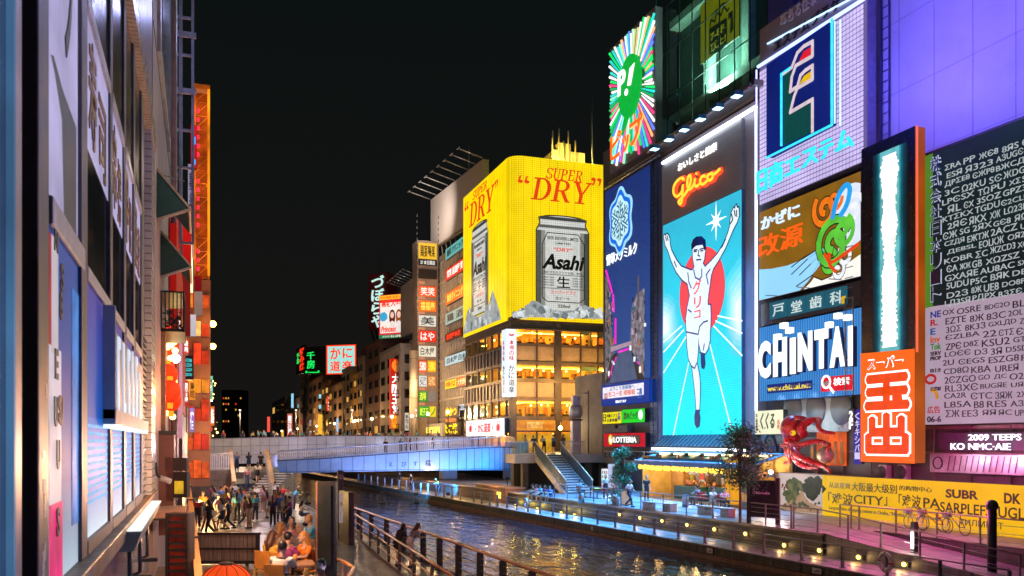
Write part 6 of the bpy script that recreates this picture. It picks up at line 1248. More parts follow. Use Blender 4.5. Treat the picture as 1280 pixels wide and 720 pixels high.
o = b.build('price_lettering', mat((.12, .04, .02), .5), t); o.matrix_local = M4(((0, 0, -1, -.24), (-1, 0, 0, 0), (0, 1, 0, 0), (0, 0, 0, 1)))
B().box((-1.2, LS_ * .18, 0), (-.5, LS_ * .5, 1.0)).box((-1.5, LS_ * .55, 0), (-.7, LS_ * .78, .95)).build('counter', mat((.02, .09, .06), .4, 0, .3, 3), t); b = B()
for k in range(26): y = LS_ * random.uniform(.2, .76); b.tube([(-.9 + random.uniform(-.2, .2), y, .98), (-.9, y, 1.0 + random.uniform(.15, .4))], random.uniform(.05, .12), 8)
b.build('jars', mat((.35, .12, .06), .3, 0, .6, 2), t); b = B()
for k in range(14): y = LS_ * random.uniform(.05, .9); b.box((-1.9, y, 2.6), (-1.88, y + .22, 3.1))
b.build('hanging_flags', mat((.5, .08, .06), .6, 0, .5, 3), t)
for k in range(4): lamp('stall_light', 'POINT', (31.6, yb_ + LS_ * (k + .5) / 4, Z_TER + 2.7), 90, (1, .6, .2), .12)
t = thing('stall_pillar', 'yellow lit pillar at the near end of the stall beside the tree', 'pillar', (30.8, yb_ + 2.2, Z_TER)); B().box((-.3, 0, 0), (.3, .9, 2.9)).build('casing', glow(S(250, 170, 15), .85, .15, .6), t); b = B().box((-.33, -.02, 0), (.32, .92, .2)).box((-.33, .43, .2), (-.305, .47, 2.9)); b.build('trim', mat((.3, .18, .03), .5), t)
t = thing('menu_board', 'tall board with food photos standing right of the yellow pillar', 'menu board', (30.6, yb_ + .3, Z_TER)); B().box((-.04, 0, 0), (.04, 1.2, 2.5)).build('board', mat((.25, .22, .2), .5), t)
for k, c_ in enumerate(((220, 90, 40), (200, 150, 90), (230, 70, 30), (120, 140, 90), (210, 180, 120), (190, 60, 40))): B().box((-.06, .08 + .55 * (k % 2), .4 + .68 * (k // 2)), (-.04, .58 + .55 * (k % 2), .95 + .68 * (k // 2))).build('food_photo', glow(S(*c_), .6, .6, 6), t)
# vending machine
s = Sign('vending_machine', 'red drinks vending machine with lit bottle window behind the small tree', 'vending machine', 752, 769, 586, 614, d0=68.5, d1=68.0, th=.8, face=glow(S(225, 235, 235), 1.1, .1), back=mat((.5, .01, .03), .35))
b = B()
for r in range(3): b.box((.05, s.h * (.38 + .2 * r), .03), (s.w - .05, s.h * (.395 + .2 * r), .08))
b.build('shelf', STEEL, s.e)
for r in range(3):
    for k in range(6): c_ = random.choice(((220, 40, 40), (30, 130, 60), (240, 170, 40), (60, 90, 200), (60, 30, 20))); B().tube([(.12 + k * .16, s.h * (.4 + .2 * r), .05), (.12 + k * .16, s.h * (.4 + .2 * r) + .2, .05)], .045, 8).build('bottle', mat(S(*c_), .3), s.e)
s.rect('lower_panel', 0, 0, s.w, s.h * .3, mat((.5, .02, .04), .35), .02, .06); lamp('vending_light', 'POINT', W(761, 600, 67), 30, (.8, 1, 1), .3)
t = thing('sign_post', 'tall white free standing menu sign near the vending machine', 'sign', (lambda p: (p.x, p.y, Z_TER))(W(764.5, 600, 60))); B().box((-.25, -.05, .9), (.25, .05, 2.5)).build('panel', glow(S(200, 200, 225), .8), t); B().box((-.05, -.04, 0), (.05, .04, .9)).build('post', STEEL, t)
t = thing('menu_box', 'cream free standing menu box by the terrace railing', 'menu box', (lambda p: (p.x, p.y, Z_TER))(G(783, 631, Z_TER))); B().box((-.3, -.12, .05), (.3, .12, .85)).build('box', glow(S(230, 210, 190), .5), t, .02); B().box((-.26, -.1, 0), (.26, .1, .05)).build('foot', DARK, t)
# benches of two blocks with a slab and arm loops
def bench(x, y, rz, label):
    t = thing('bench', label, 'bench', (x, y, Z_TER), rz)
    for sx in (-1, 1): B().box((sx * .95 - .32, -.25, 0), (sx * .95 + .32, .25, .44)).build('block', mat((.3, .26, .27), .6, 0, .25, 3, .2), t, .02)
    B().box((-1.3, -.28, .442), (1.3, .28, .5)).build('seat', mat((.5, .46, .44), .4, 0, .2, 3), t, .01)
    for x in (-.75, .0, .75): B().tube([(x + .14 * math.cos(a), 0, .5 + .22 * math.sin(a)) for a in [math.pi * k / 8 for k in range(9)]], .018, 6).build('arm_loop', STEEL, t)
    B().box((-1.28, -.29, .1), (-1.2, -.26, .4)).build('light_edge', glow((1, .7, .1), 1.2), t)
p = G(824, 638.5, Z_TER); bench(p.x, p.y, math.radians(100), 'stone bench with arm loops near the stall lanterns'); p = G(895, 645, Z_TER); bench(p.x, p.y, math.radians(97), 'stone bench with arm loops in front of the seated red chair diners')
t = thing('planter', 'pale round pot with a leafy green plant at the railing', 'plant', (lambda p: (p.x, p.y, Z_TER))(G(769.5, 630, Z_TER))); B().tube([(0, 0, 0), (0, 0, .45)], [.22, .32], 12).build('pot', mat((.5, .45, .42), .6), t)
def leaves(n, gen, size, m):
    b = B()
    for k in range(n):
        c_ = V(gen()); a, e = random.uniform(0, 6.28), random.uniform(-.9, .9); u = V((math.cos(a) * math.cos(e), math.sin(a) * math.cos(e), math.sin(e))); v = u.orthogonal().normalized(); v = (v * math.cos(a * 3) + u.cross(v) * math.sin(a * 3)); L_ = size * random.uniform(.6, 1.3)
        b.add([c_ - u * L_, c_ - v * L_ * .38, c_ + u * L_, c_ + v * L_ * .38], [(0, 1, 2, 3)])
    return b
LEAF = mat((.05, .16, .07), .5, 0, .5, 2); LEAF2 = mat((.05, .15, .065), .5, 0, .5, 2)
leaves(260, lambda: (random.gauss(0, .28), random.gauss(0, .28), .75 + random.gauss(0, .2)), .09, LEAF).build('foliage', LEAF, t)
def tree(name, label, x, y, h, rw, seed, m, clumps=13, n=150):
    random.seed(seed); t = thing(name, label, 'tree', (x, y, Z_TER)); b = B()
    b.tube([(0, 0, 0), (.03, .02, h * .3), (-.02, .03, h * .6), (.02, 0, h * .9)], [.075, .06, .045, .02], 8); cs = []
    for k in range(clumps):
        a = random.uniform(0, 6.28); z = h * random.uniform(.42, 1.0); r = rw * random.uniform(.25, 1) * (1 - max(0, (z / h - .75)) * 2.4); c_ = (r * math.cos(a), r * math.sin(a), z); cs.append(c_)
        b.tube([(0, .02, h * random.uniform(.35, .6)), (c_[0] * .5, c_[1] * .5, z * .85 + .1), c_], [.035, .022, .01], 5)
    b.build('trunk', mat((.11, .075, .05), .7, 0, .3, 6), t); gs = []
    def gen():
        c_ = random.choice(cs); s_ = rw * .26; return (random.gauss(c_[0], s_), random.gauss(c_[1], s_), random.gauss(c_[2], s_ * .75))
    leaves(clumps * n, gen, .085, m).build('crown', m, t); random.seed(seed + 1); return t
p = G(778, 631, Z_TER); tree('street_tree', 'small slender leafy tree in front of the white shop sign', p.x, p.y, 3.5, .72, 3, LEAF, 14, 220)
p = G(925, 654, Z_TER); tree('street_tree', 'larger dark leafy tree beside the dark information board', p.x, p.y, 4.5, 1.3, 5, LEAF2, 22, 230)
# chairs and tables
def chair_proto(name, label, m):
    t = thing(name, label, 'chair'); B().box((-.21, -.21, .42), (.21, .21, .46)).build('seat', m, t, .01); B().box((-.21, -.23, .5), (.21, -.19, .88)).build('backrest', m, t, .01)
    for x in (-.19, .19):
        for y in (-.19, .19): B().tube([(x, y, 0), (x, y, .42 if y > 0 else .86)], .016, 6).build('leg', RAIL, t)
    return t
_first = {}
def chair(kind, label, m, loc, rz, group=None):
    if kind not in _first: _first[kind] = t = chair_proto(kind, label, m); t.location = loc; t.rotation_euler = (0, 0, rz)
    else: t = dup(_first[kind], loc, rz, label)
    if group: t['group'] = group
def table(label, loc, w_=.8, d_=.8, m=None, rz=0):
    t = thing('table', label, 'table', loc, rz); B().box((-w_ / 2, -d_ / 2, .7), (w_ / 2, d_ / 2, .74)).build('tabletop', m or WOOD, t, .008); B().tube([(0, 0, .03), (0, 0, .7)], .035).build('leg', DARK, t); B().box((-.25, -.25, 0), (.25, .25, .03)).build('foot', DARK, t); return t
RC = mat((.4, .02, .035), .5)
TERP = {}
for k, px in enumerate((873, 881, 897, 905)):
    p = W(px, 0, dX(px, 29.6 if k % 2 else 29.2)); chair('red_chair', ['red chair at the stall, farthest along the stall front', 'red chair with its back to the green stall board', 'red chair just left of the diner with a white shirt', 'red chair nearest the yellow pillar'][k], RC, (p.x, p.y, Z_TER), (0, math.pi, 0, math.pi)[k])
for k, px in enumerate((877, 901)): p = W(px, 0, dX(px, 29.4)); table(('small table between the far pair of red chairs', 'small table between the near pair of red chairs')[k], (p.x, p.y, Z_TER), .6, .6)
p = G(738, 622, Z_TER); table('dark cafe table by the upper railing near the stairs', (p.x, p.y, Z_TER), .7, .7, DARK); chair('cafe_chair', 'dark cafe chair at the railing near the stairs', DARK, (p.x - .7, p.y + .2, Z_TER), -1.57); 
p = G(751, 624, Z_TER); table('small yellow topped table near the vending machine', (p.x, p.y + .6, Z_TER), .6, .6, mat((.6, .4, .04), .5)); chair('cafe_chair', 'dark cafe chair beside the yellow topped table', DARK, (p.x + .7, p.y + .5, Z_TER), 1.57)
# life buoys and bicycle
def buoy(p, label, rz, up):
    t = thing('life_buoy', label, 'life buoy', p, rz); pts = [(.3 * math.cos(a * math.pi / 14), 0, .3 * math.sin(a * math.pi / 14)) for a in range(29)]
    B().tube(pts, .075, 10).build('ring', mat((.7, .66, .62), .5, 0, .2, 6), t)
    for k in range(4): a = k * math.pi / 2 + .1; b = B().tube([(.3 * math.cos(a + q), 0, .3 * math.sin(a + q)) for q in (-.1, 0, .1)], .08, 10); b.build('red_band', mat((.5, .03, .03), .5), t)
    B().tube([(.42 * math.cos(a * .5), -.03, .42 * math.sin(a * .5)) for a in range(13)], .012, 5).build('rope', mat((.5, .3, .15), .7), t); return t
p = onQ(1107, .08); buoy((p.x - .02, p.y, Z_LOW + .55), 'white life buoy with red bands, nearest on the quay railing', math.radians(88), 0)
p = onQ(658, .08); buoy((p.x - .02, p.y, Z_LOW + .65), 'white life buoy with red bands, far along the quay near the seated group', math.radians(88), 0)
b = B()
def bike(loc, rz, label, c_):
    t = thing('bicycle', label, 'bicycle', loc, rz); m = mat(S(*c_), .35, .3)
    for x in (-.52, .52): f = B().tube([(x + .33 * math.cos(a * math.pi / 12), 0, .34 + .33 * math.sin(a * math.pi / 12)) for a in range(25)], .02, 6).build('wheel', DARK, t); b = B(); [b.tube([(x, 0, .34), (x + .32 * math.cos(a * .52), 0, .34 + .32 * math.sin(a * .52))], .004, 4) for a in range(12)]; b.build('spokes', STEEL, f)
    B().tube([(-.52, 0, .34), (-.2, 0, .34), (.38, 0, .8), (-.25, 0, .75), (-.2, 0, .34)], .022, 6).tube([(-.52, 0, .34), (-.25, 0, .75), (-.28, 0, .95)], .018, 6).tube([(.52, 0, .34), (.38, 0, .8), (.35, 0, 1.0)], .02, 6).build('frame', m, t); B().box((-.4, -.07, .95), (-.15, .07, 1.0)).build('saddle', DARK, t, .02); B().tube([(.25, -.25, 1.04), (.36, -.2, 1.0), (.36, .2, 1.0), (.25, .25, 1.04)], .014, 6).build('handlebar', STEEL, t); B().box((.4, -.15, .7), (.68, .15, .92)).build('basket', STEEL, t)
p = W(1144, 0, dX(1144, 30.6)); bike((p.x, p.y, Z_TER), math.radians(80), 'white bicycle with basket parked before the yellow hoarding', (200, 200, 200)); p = W(1166, 0, dX(1166, 30.9)); bike((p.x, p.y, Z_TER), math.radians(98), 'red bicycle parked before the yellow hoarding', (170, 30, 40)); p = W(1195, 0, dX(1195, 30.7)); bike((p.x, p.y, Z_TER), math.radians(84), 'dark bicycle, nearest of those by the hoarding', (60, 60, 90))
p = onQ(1143, 3.0); t = thing('light_post', 'dark post with a glowing white light strip by the ramp', 'light post', (p.x, p.y, Z_LOW + .3)); B().box((-.1, -.1, 0), (.1, .1, 1.5)).build('post', DARK, t, .01); B().box((-.115, -.06, .45), (-.1, .06, 1.1)).build('light_strip', glow((1, .93, .75), 8, .05), t)
lamp('post_light', 'POINT', (p.x - .35, p.y, Z_LOW + 1.1), 12, (1, .9, .7), .1)
p = onQ(1240, 3.2); t = thing('dark_post', 'thick dark post standing by the ramp at the frame edge', 'post', (p.x, p.y, Z_LOW)); B().tube([(0, 0, 0), (0, 0, 2.6)], .16, 12).build('shaft', DARK, t); B().ball((0, 0, 2.65), .22).build('cap', DARK, t)
# seat steps with glowing slots under the bridge end
p, q = onQ(588, 2.0), onQ(632, 2.0); t = thing('stone_counter', 'reddish stone block with three yellow light slots below the bridge end', 'counter', (q.x, q.y, Z_LOW)); b = B().box((0, 0, 0), (1.6, (p - q).length, 1.15)); b.box((-.08, -.1, 1.15), (1.7, (p - q).length + .1, 1.3)); b.build('block', mat((.3, .15, .1), .5, 0, .3, 1), t, .02)
for k in range(3):
    for j in range(3): y = (p - q).length * (.15 + k * .32) + j * .35; B().box((-.015, y, .35), (-.003, y + .22, .85)).build('light_slot', glow((1, .75, .08), 4, .1), t)
for px in (600, 625, 560, 520, 490): p = onQ(px, .8); lamp('walk_light', 'POINT', (p.x + .8, p.y, Z_LOW + 2.0), 60 if px > 550 else 110, (1, .55, .15), .2)
# ------------------------------------------------------------------ shop signs and octopus below the blue billboard
s = Sign('shop_sign', 'cream lit shop sign with loose brush writing beside the red octopus', 'sign', 944, 979, 514, 543, X=32.7, th=.35, face=glow(S(240, 238, 200), 1.05, .08, 1), back=DARK)
BR_ = mat((.05, .035, .015), .5); s.ftext('lettering', 'くくる', .22, .22, .72, .9, BR_, None, .03, .045, .15); s.ftext('lettering', 'たこ家道頓堀', .05, .15, .12, .88, BR_, vert=True); s.ftext('lettering', '名代', .82, .2, .9, .6, glow(S(230, 90, 40), 1), vert=True)
s = Sign('wall_sign', 'white tiled wall with dark blue ring and raised letters', 'sign', 944, 983, 544, 582, X=33.5, th=.3, face=tiles((.42, .4, .38), (.36, .34, .33), .9, .5, .02, .5, .5, 'xy'), back=DARK); rng = [(s.w * .52 + .62 * math.cos(a * .21), s.h * .5 + .95 * math.sin(a * .21)) for a in range(30)]
B().ring(rng, .12, .03, .15).build('ring', mat((.03, .09, .13), .4), s.e); s.ftext('lettering', 'AUBIU', .02, .38, .95, .66, mat((.02, .05, .2), .4), .16, .1, .06)
t = thing('silver_backdrop', 'silvery panel wall with round bosses and small spotlights behind the octopus', 'backdrop', (33.75, W(1064, 0, dX(1064, 33.75)).y, 4.9)); LB_ = W(980, 0, dX(980, 33.75)).y - t.location.y
B().box((0, 0, 1.3), (.1, LB_, 3.9)).build('panel', mat((.36, .42, .48), .3, .5, .2, .8), t)
for k in range(3): B().ball((0, LB_ * (.14 + .36 * k), 2.7), (.12, .9, 1.05), 20, 10).build('boss', mat((.16, .19, .23), .35, .6, .2, 1), t)
B().box((-.02, .4, -.6), (.05, LB_ * .48, 1.28)).build('lit_window', glow(S(225, 90, 15), .8, .5, 1), t); b = B(); [b.box((-.05, .6 + k * .5, -.5), (-.022, .85 + k * .5, random.uniform(.1, .9))) for k in range(6)]; b.build('window_goods', mat((.3, .12, .03), .5), t)
for k in range(4): y = LB_ * (k + .4) / 4; B().box((-1.3, y - .1, 3.85), (-1.1, y + .1, 4.05)).obox((-1.2, y, 4.0), (0, y, 4.0), .05, .05).build('spot_lamp', STEEL, t); lamp('octopus_spot', 'SPOT', (32.3, t.location.y + y, 8.8), 120, (.9, .95, 1), .08, (33.3, t.location.y + y, 6.8), 80)
s = Sign('octopus', 'giant red octopus sculpture with yellow eye reaching out over the shop', 'sculpture', 978, 1060, 520, 592, d0=51.0, d1=47.0)
def c8(L): return [s.l(x / 6.857 + 940, y / 6.857 + 500) for x, y in L]
OC = mat((.5, .022, .02), .28, 0, .3, 2.5, .15, coat=.5); SK = mat((.7, .4, .34), .4, 0, .3, 8)
b = B(); c_ = c8([(362, 252)])[0]; r = .55; b.ball((c_[0] + .22, c_[1] + .05, .3), (.74, .8, .72), 20, 14); c_ = c8([(400, 330)])[0]; b.ball((c_[0], c_[1], .45), (.42, .36, .42), 16, 10); b.build('head', OC, s.e)
arms = [([(430, 160), (460, 150), (500, 165), (520, 200), (500, 230)], 26, .4), ([(500, 300), (505, 230), (540, 180), (600, 175), (640, 220), (680, 270), (740, 285)], 42, .5), ([(430, 370), (520, 385), (620, 355), (700, 370), (770, 385), (750, 440)], 30, .8), ([(470, 420), (540, 480), (620, 530), (720, 580), (800, 615)], 38, 1.0), ([(450, 400), (460, 500), (500, 560), (560, 580), (650, 580)], 36, .6), ([(420, 380), (380, 440), (370, 520), (300, 545)], 30, .5), ([(400, 370), (330, 390), (280, 390), (290, 420), (310, 400)], 22, .3), ([(440, 380), (430, 450), (390, 480), (350, 470)], 26, .7)]
for pts_, r_, z_ in arms:
    P_ = spline(c8(pts_), 5); n_ = len(P_); rr_ = [r_ / 6.857 * .044 * (1 - .72 * i / n_) for i in range(n_)]; a_ = B().tube([(x, y, z_ + .25 * math.sin(i * .35)) for i, (x, y) in enumerate(P_)], rr_, 12).build('tentacle', OC, s.e); sb_ = B()
    for i in range(3, n_ - 1, 1): x, y = P_[i]; sb_.ball((x, y - rr_[i] * .8, z_ + .25 * math.sin(i * .35) + rr_[i] * .5), rr_[i] * .3, 8, 5)
    sb_.build('suckers', SK, a_)
c_ = c8([(452, 283)])[0]; e_ = B().ball((c_[0], c_[1], .92), .15, 14, 10).build('eye', glow(S(250, 200, 10), .8), s.e); B().ball((c_[0] + .01, c_[1], 1.03), .06, 10, 6).build('pupil', DARK, e_); c_ = c8([(400, 345)])[0]; B().ball((c_[0], c_[1], .95), .2, 12, 8).build('mouth', OC, s.e)
c_ = c8([(705, 470)])[0]; t = thing('globe_lamp', 'round gold and white globe held under the octopus arm', 'globe', s.e.matrix_world @ V((c_[0], c_[1], .7))); B().ball((0, 0, 0), .44, 20, 14).build('globe', mat((.5, .42, .26), .25, .2, .7, 1.6), t); B().tube([(0, 0, -.44), (0, 0, -.8)], .05).build('stem', STEEL, t)
p = s.e.matrix_world @ V((1.6, .1, 1.6)); lamp('octopus_light', 'POINT', p + V((-.6, -.4, -.3)), 75, (1, .9, .85), .15); lamp('octopus_light', 'POINT', s.e.matrix_world @ V((.3, .0, 1.4)), 45, (1, .95, .95), .15)
t = thing('spot_lamp', 'glaring white spotlight at the foot of the octopus', 'lamp', s.e.matrix_world @ V((-.12, .1, .8))); B().ball((0, 0, 0), .12).build('bulb', glow((1, 1, 1), 14, .05), t); B().box((-.15, -.1, -.3), (.15, .1, -.1)).build('housing', DARK, t)
t = thing('shop_canopy', 'dark flat shop canopy carrying the octopus behind the hoarding', 'canopy', (32.25, W(1062, 0, dX(1062, 33)).y, 3.55)); B().box((0, -1.5, 0), (1.5, 8, .25)).build('roof', DARK, t); B().box((-.05, -1.5, -.15), (0, 8, .3)).build('fascia', mat((.25, .12, .1), .5), t)
s = Sign('hanging_sign', 'narrow dark sign with white floor number beside the octopus', 'sign', 1061, 1068, 511, 540, X=32.4, th=.2, face=mat((.03, .03, .045), .5), back=DARK); s.ftext('lettering', '2F', .2, .1, .85, .92, WHITE, None, .03, .03, vert=True)
s = Sign('hanging_sign', 'purple blue vertical sign with slanted white writing by the orange pylon', 'sign', 1067.5, 1077, 512, 580, X=32.5, th=.2, face=glow(S(50, 45, 165), .8, .2), back=DARK); s.ftext('lettering', 'くキキシバー', .2, .08, .85, .95, glow(S(215, 205, 235), 1), None, .02, .01, vert=True)
for yy in (29, 32.5): lamp('ramp_fill', 'POINT', (28.0, yy, 5.0), 300, (1, .1, .42), 0)  # bare pink points added to tint the ramp paving
lamp('ramp_fill', 'POINT', (26.6, 26.5, 4.2), 150, (1, .12, .45), 0)
# ------------------------------------------------------------------ near shop building on the left bank
XL = -1.0
def YL(px, X=XL):
    r = (px - 640) / FPX; return X * (FY + RY * r) / (FX + RX * r)
def ZL(px, py, X=XL): return EYE + (HY - py) / FPX * dX(px, X)
NB = thing('shop_building', 'near shop building with blue lit display windows and steel frames on the left bank', 'building', (XL, 4, 1.0))
def nb(b, name, m, bevel=0, par=None): return b.build(name, m, par or NB, bevel)
def bx(b, px0, px1, z0, z1, x0, x1): return b.box((x0, YL(px0) - 4, z0 - 1), (x1, YL(px1) - 4, z1 - 1))
FRAME = mat((.1, .095, .12), .5, .4, .35, 4, .15); ALU = mat((.4, .4, .44), .45, .5, .3, 5, .1)
nb(bx(B(), 0, 191, 1.1, 22, -9, -.16), 'wall', mat((.1, .09, .13), .6, 0, .2, 1))
nb(bx(B(), 101, 186, 1.1, 4.35, -.2, 0.0), 'tiled_base', tiles((.2, .22, .32), (.17, .19, .29), .3, .3, .012, .25, 0, 'yz'))
nb(bx(B(), 60, 190, 4.36, 4.55, -.2, .13), 'ledge', tiles((.3, .19, .12), (.25, .15, .1), .16, .3, .02, .5, 0, 'yx'), .015)
# leftmost pillars, very near and out of focus
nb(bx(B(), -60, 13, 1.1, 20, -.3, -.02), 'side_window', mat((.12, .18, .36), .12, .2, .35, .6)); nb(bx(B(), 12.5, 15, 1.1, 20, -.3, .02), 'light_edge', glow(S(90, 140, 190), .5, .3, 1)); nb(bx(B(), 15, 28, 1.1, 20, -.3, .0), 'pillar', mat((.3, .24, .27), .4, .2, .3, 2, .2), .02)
nb(bx(B(), 28, 49, 1.1, 20, -.5, -.25), 'dark_gap', DARK); b = B(); [b.box((-.3, YL(px) - 4, .1), (-.2, YL(px) - 3.98, 19)) for px in (31, 36, 41, 45)]; nb(b, 'dark_fins', mat((.02, .022, .03), .3))
nb(bx(B(), 48.5, 62, 1.1, 20, -.3, -.002), 'pillar', mat((.055, .05, .065), .45, .3, .5, 3, .3, stretch=(1, 1, .4)), .02)
b = B(); 
for k in range(16): y = YL(52) - 4 + random.uniform(0, .22); z = random.uniform(1.2, 5); b.box((-.003, y, z), (.0, y + random.uniform(.05, .12), z + random.uniform(.05, .18)))
nb(b, 'stickers', mat((.5, .5, .55), .5, 0, .6, 12))
# lilac poster bay (63-100)
LIL = glow(S(190, 182, 228), .72, .25, 1.2)
nb(bx(B(), 63, 99, 7.35, 14, -.16, -.012), 'poster_panel', LIL)
Y0, Y9 = YL(63) - 4, YL(99) - 4; zb = lambda px, py: ZL(px, py) - 1
b = B(); b.add([(-.009, YL(a) - 4, zb(a, c)) for a, c in ((65, 68), (69, 70), (80, 112), (97, 160), (97, 330), (82, 300), (79, 150), (70, 92))], [list(range(8))]); nb(b, 'poster_swoosh', mat((.02, .05, .06), .5))
b = B(); put_text(b, 'ノ', 0, 0, .5, 1.2, 0, .01, .03); o = nb(b, 'poster_lettering', DARK); o.matrix_local = M4(((0, 0, 1, -.008), (1, 0, 0, YL(82) - 4), (0, 1, 0, zb(82, 68)), (0, 0, 0, 1)))
nb(bx(B(), 63, 104, 7.15, 7.36, -.2, .02), 'sill', ALU, .02)
nb(bx(B(), 63, 104, 4.55, 7.14, -.16, -.016), 'display_window', gradglow(S(210, 240, 255), S(40, 80, 160), 3.2, .85, 0)); bpy.context.view_layer.update()
def vgrad(c0, c1, z0, z1, s):
    m = gradglow(c0, c1, z1 - z0, s, 0, z0); t = m.node_tree
    for n_ in t.nodes:
        if n_.type == 'SEPXYZ':
            for l in list(n_.outputs[1].links):
                if l.to_node.type == 'MAP_RANGE': t.links.new(n_.outputs[2], l.to_socket)
    return m
bpy.data.objects['display_window'].data.materials[0] = vgrad(S(220, 245, 255), S(38, 78, 160), 3.35, 4.3, .75)
nb(bx(B(), 63.5, 78, 4.5, 6.3, -.09, -.008), 'poster', glow(S(225, 215, 230), .75, .15, 2)); nb(bx(B(), 63.5, 79, 4.5, 5.15, -.06, -.004), 'poster', glow(S(230, 40, 120), .85, .4, 3)); nb(bx(B(), 63.3, 68, 6.3, 7.1, -.09, -.009), 'poster', glow(S(190, 40, 60), .6, .4, 4)); nb(bx(B(), 66, 74, 6.25, 7.1, -.085, -.006), 'poster', glow(S(215, 205, 215), .75))
nb(bx(B(), 92, 100, 4.9, 6.9, -.09, -.01), 'poster', glow(S(60, 130, 215), .8, .5, 3))
b = B(); 
for k in range(9): y = YL(66) - 4 + random.uniform(0, .35); z = random.uniform(3.7, 6); put_text(b, random.choice('NARE8SU'), y, z, y + .16, z + .22, 0, .008, .03)
o = nb(b, 'poster_lettering', DARK); o.matrix_local = M4(((0, 0, 1, .001), (1, 0, 0, 0), (0, 1, 0, 0), (0, 0, 0, 1)))
# steel mullions and the four bays
for px0, px1 in ((100, 107.5), (136.5, 139.5), (154, 156.5), (166, 168), (176, 178)): nb(bx(B(), px0, px1, 4.5, 22, -.2, .014), 'mullion', FRAME, .01)
SG2 = glow(S(188, 180, 228), .75, .22, 1.1); BL = vgrad(S(30, 95, 200), S(75, 65, 160), 4.9, 6.2, .7); DG = glass((.012, .014, .018), .05); UPW = mat((.045, .035, .03), .25, .2, .3, .6)
LATT = vgrad(S(235, 250, 255), S(28, 105, 200), 3.6, 4.15, .95)
bays = [(107.5, 136.5, '寿司'), (139.5, 154, '串揚'), (156.5, 166, '甲松'), (168, 176, '酒菜')]
for x0, x1, t_ in bays:
    nb(bx(B(), x0, x1, 9.8, 13, -.16, -.018), 'upper_window', UPW); nb(bx(B(), x0, x1, 8.42, 9.68, -.16, -.012), 'sign_panel', SG2); nb(bx(B(), x0, x1, 9.68, 9.8, -.16, .02), 'rail', ALU)
    nb(bx(B(), x0, x1, 7.25, 8.42, -.16, -.016), 'dark_window', DG); nb(bx(B(), x0, x1, 7.12, 7.25, -.16, .022), 'sill', ALU, .01); nb(bx(B(), x0, x1, 5.85, 7.12, -.16, -.014), 'blue_panel', BL)
    nb(bx(B(), x0, x1, 4.68, 5.85, -.16, -.018), 'lattice_window', LATT); b = B(); y = YL(x0) - 4 + .06
    while y < YL(x1) - 4.04:
        z = 4.0
        while z < 4.8: b.box((-.0175, y, z), (-.013, y + .035, z + .03)); z += .075
        y += .075
    nb(b, 'lattice_dots', glow(S(110, 190, 245), 1.0)); nb(bx(B(), x0, x1, 4.55, 4.68, -.2, .02), 'sill', FRAME)
    a, c_ = YL(x0) - 4, YL(x1) - 4; b = B(); w_ = (c_ - a)
    put_text(b, t_[0], a + w_ * .12, 8.52 - 1, a + w_ * .42, 9.55 - 1, 0, .012, .02); put_text(b, t_[1], a + w_ * .52, 8.47 - 1, a + w_ * .85, 9.3 - 1, 0, .012, .02); o = nb(b, 'brush_lettering', mat((.22, .1, .035), .5)); o.matrix_local = M4(((0, 0, 1, -.0115), (1, 0, 0, 0), (0, 1, 0, 0), (0, 0, 0, 1)))
nb(bx(B(), 156, 189, 11.9, 12.35, -.16, .1), 'tile_band', tiles((.62, .55, .42), (.52, .46, .36), .14, .14, .015, .3, 0, 'yz')); nb(bx(B(), 139, 189, 12.35, 22, -.16, .02), 'tiled_wall', tiles((.42, .37, .52), (.38, .34, .48), .3, .15, .012, .35, .5, 'yz')); nb(bx(B(), 107, 139, 13, 22, -.16, -.02), 'tiled_wall', UPW)
nb(bx(B(), 178, 184, 4.5, 11.9, -.16, -.05), 'louvre', mat((.3, .3, .3), .4, .5)); b = B(); [b.box((-.06, YL(178) - 3.95, z), (.0, YL(184) - 4.05, z + .04)) for z in [3.6 + k * .12 for k in range(26)]]; nb(b, 'louvre_slats', mat((.12, .12, .13), .4, .6)); nb(bx(B(), 184, 189, 4.5, 11.9, -.16, .08), 'tile_pilaster', tiles((.6, .6, .62), (.54, .54, .56), .25, .15, .012, .25, .0, 'yz'))
# projecting channel-letter sign
t = thing('channel_letter_sign', 'grey box sign with bright white channel letters projecting over the blue panels', 'sign', (XL, YL(128), 5.85)); L = YL(176) - YL(128)
B().box((0, 0, 0), (.13, .08, 1.25)).box((0, 0, -.05), (.13, L, .12)).build('frame', mat((.42, .43, .46), .55, .1, .2, 3), t, .01); B().box((.02, .08, .12), (.03, L, 1.1)).build('back_panel', mat((.25, .27, .34), .4, .3), t)
CH = glow(S(215, 225, 245), .95)
for k in range(7):
    y = .6 + k * (L - .9) / 7; h = random.choice((.95, .8, 1.0, .7)); b = B(); b.box((.032, y, .12), (.05, y + .14, .12 + h)); b.box((.032, y + .14, .12 + h - .14), (.05, y + .34, .12 + h)) if k % 2 else b.box((.032, y + .14, .12), (.05, y + .34, .28)); b.build('channel_letter', CH, t)
B().box((.0, .1, -.09), (.12, L, -.05)).build('light_strip', glow((.85, .93, 1), 1.3, .05), t); B().box((-.1, .15, .4), (.0, .75, 1.1)).build('bracket', DARK, t)
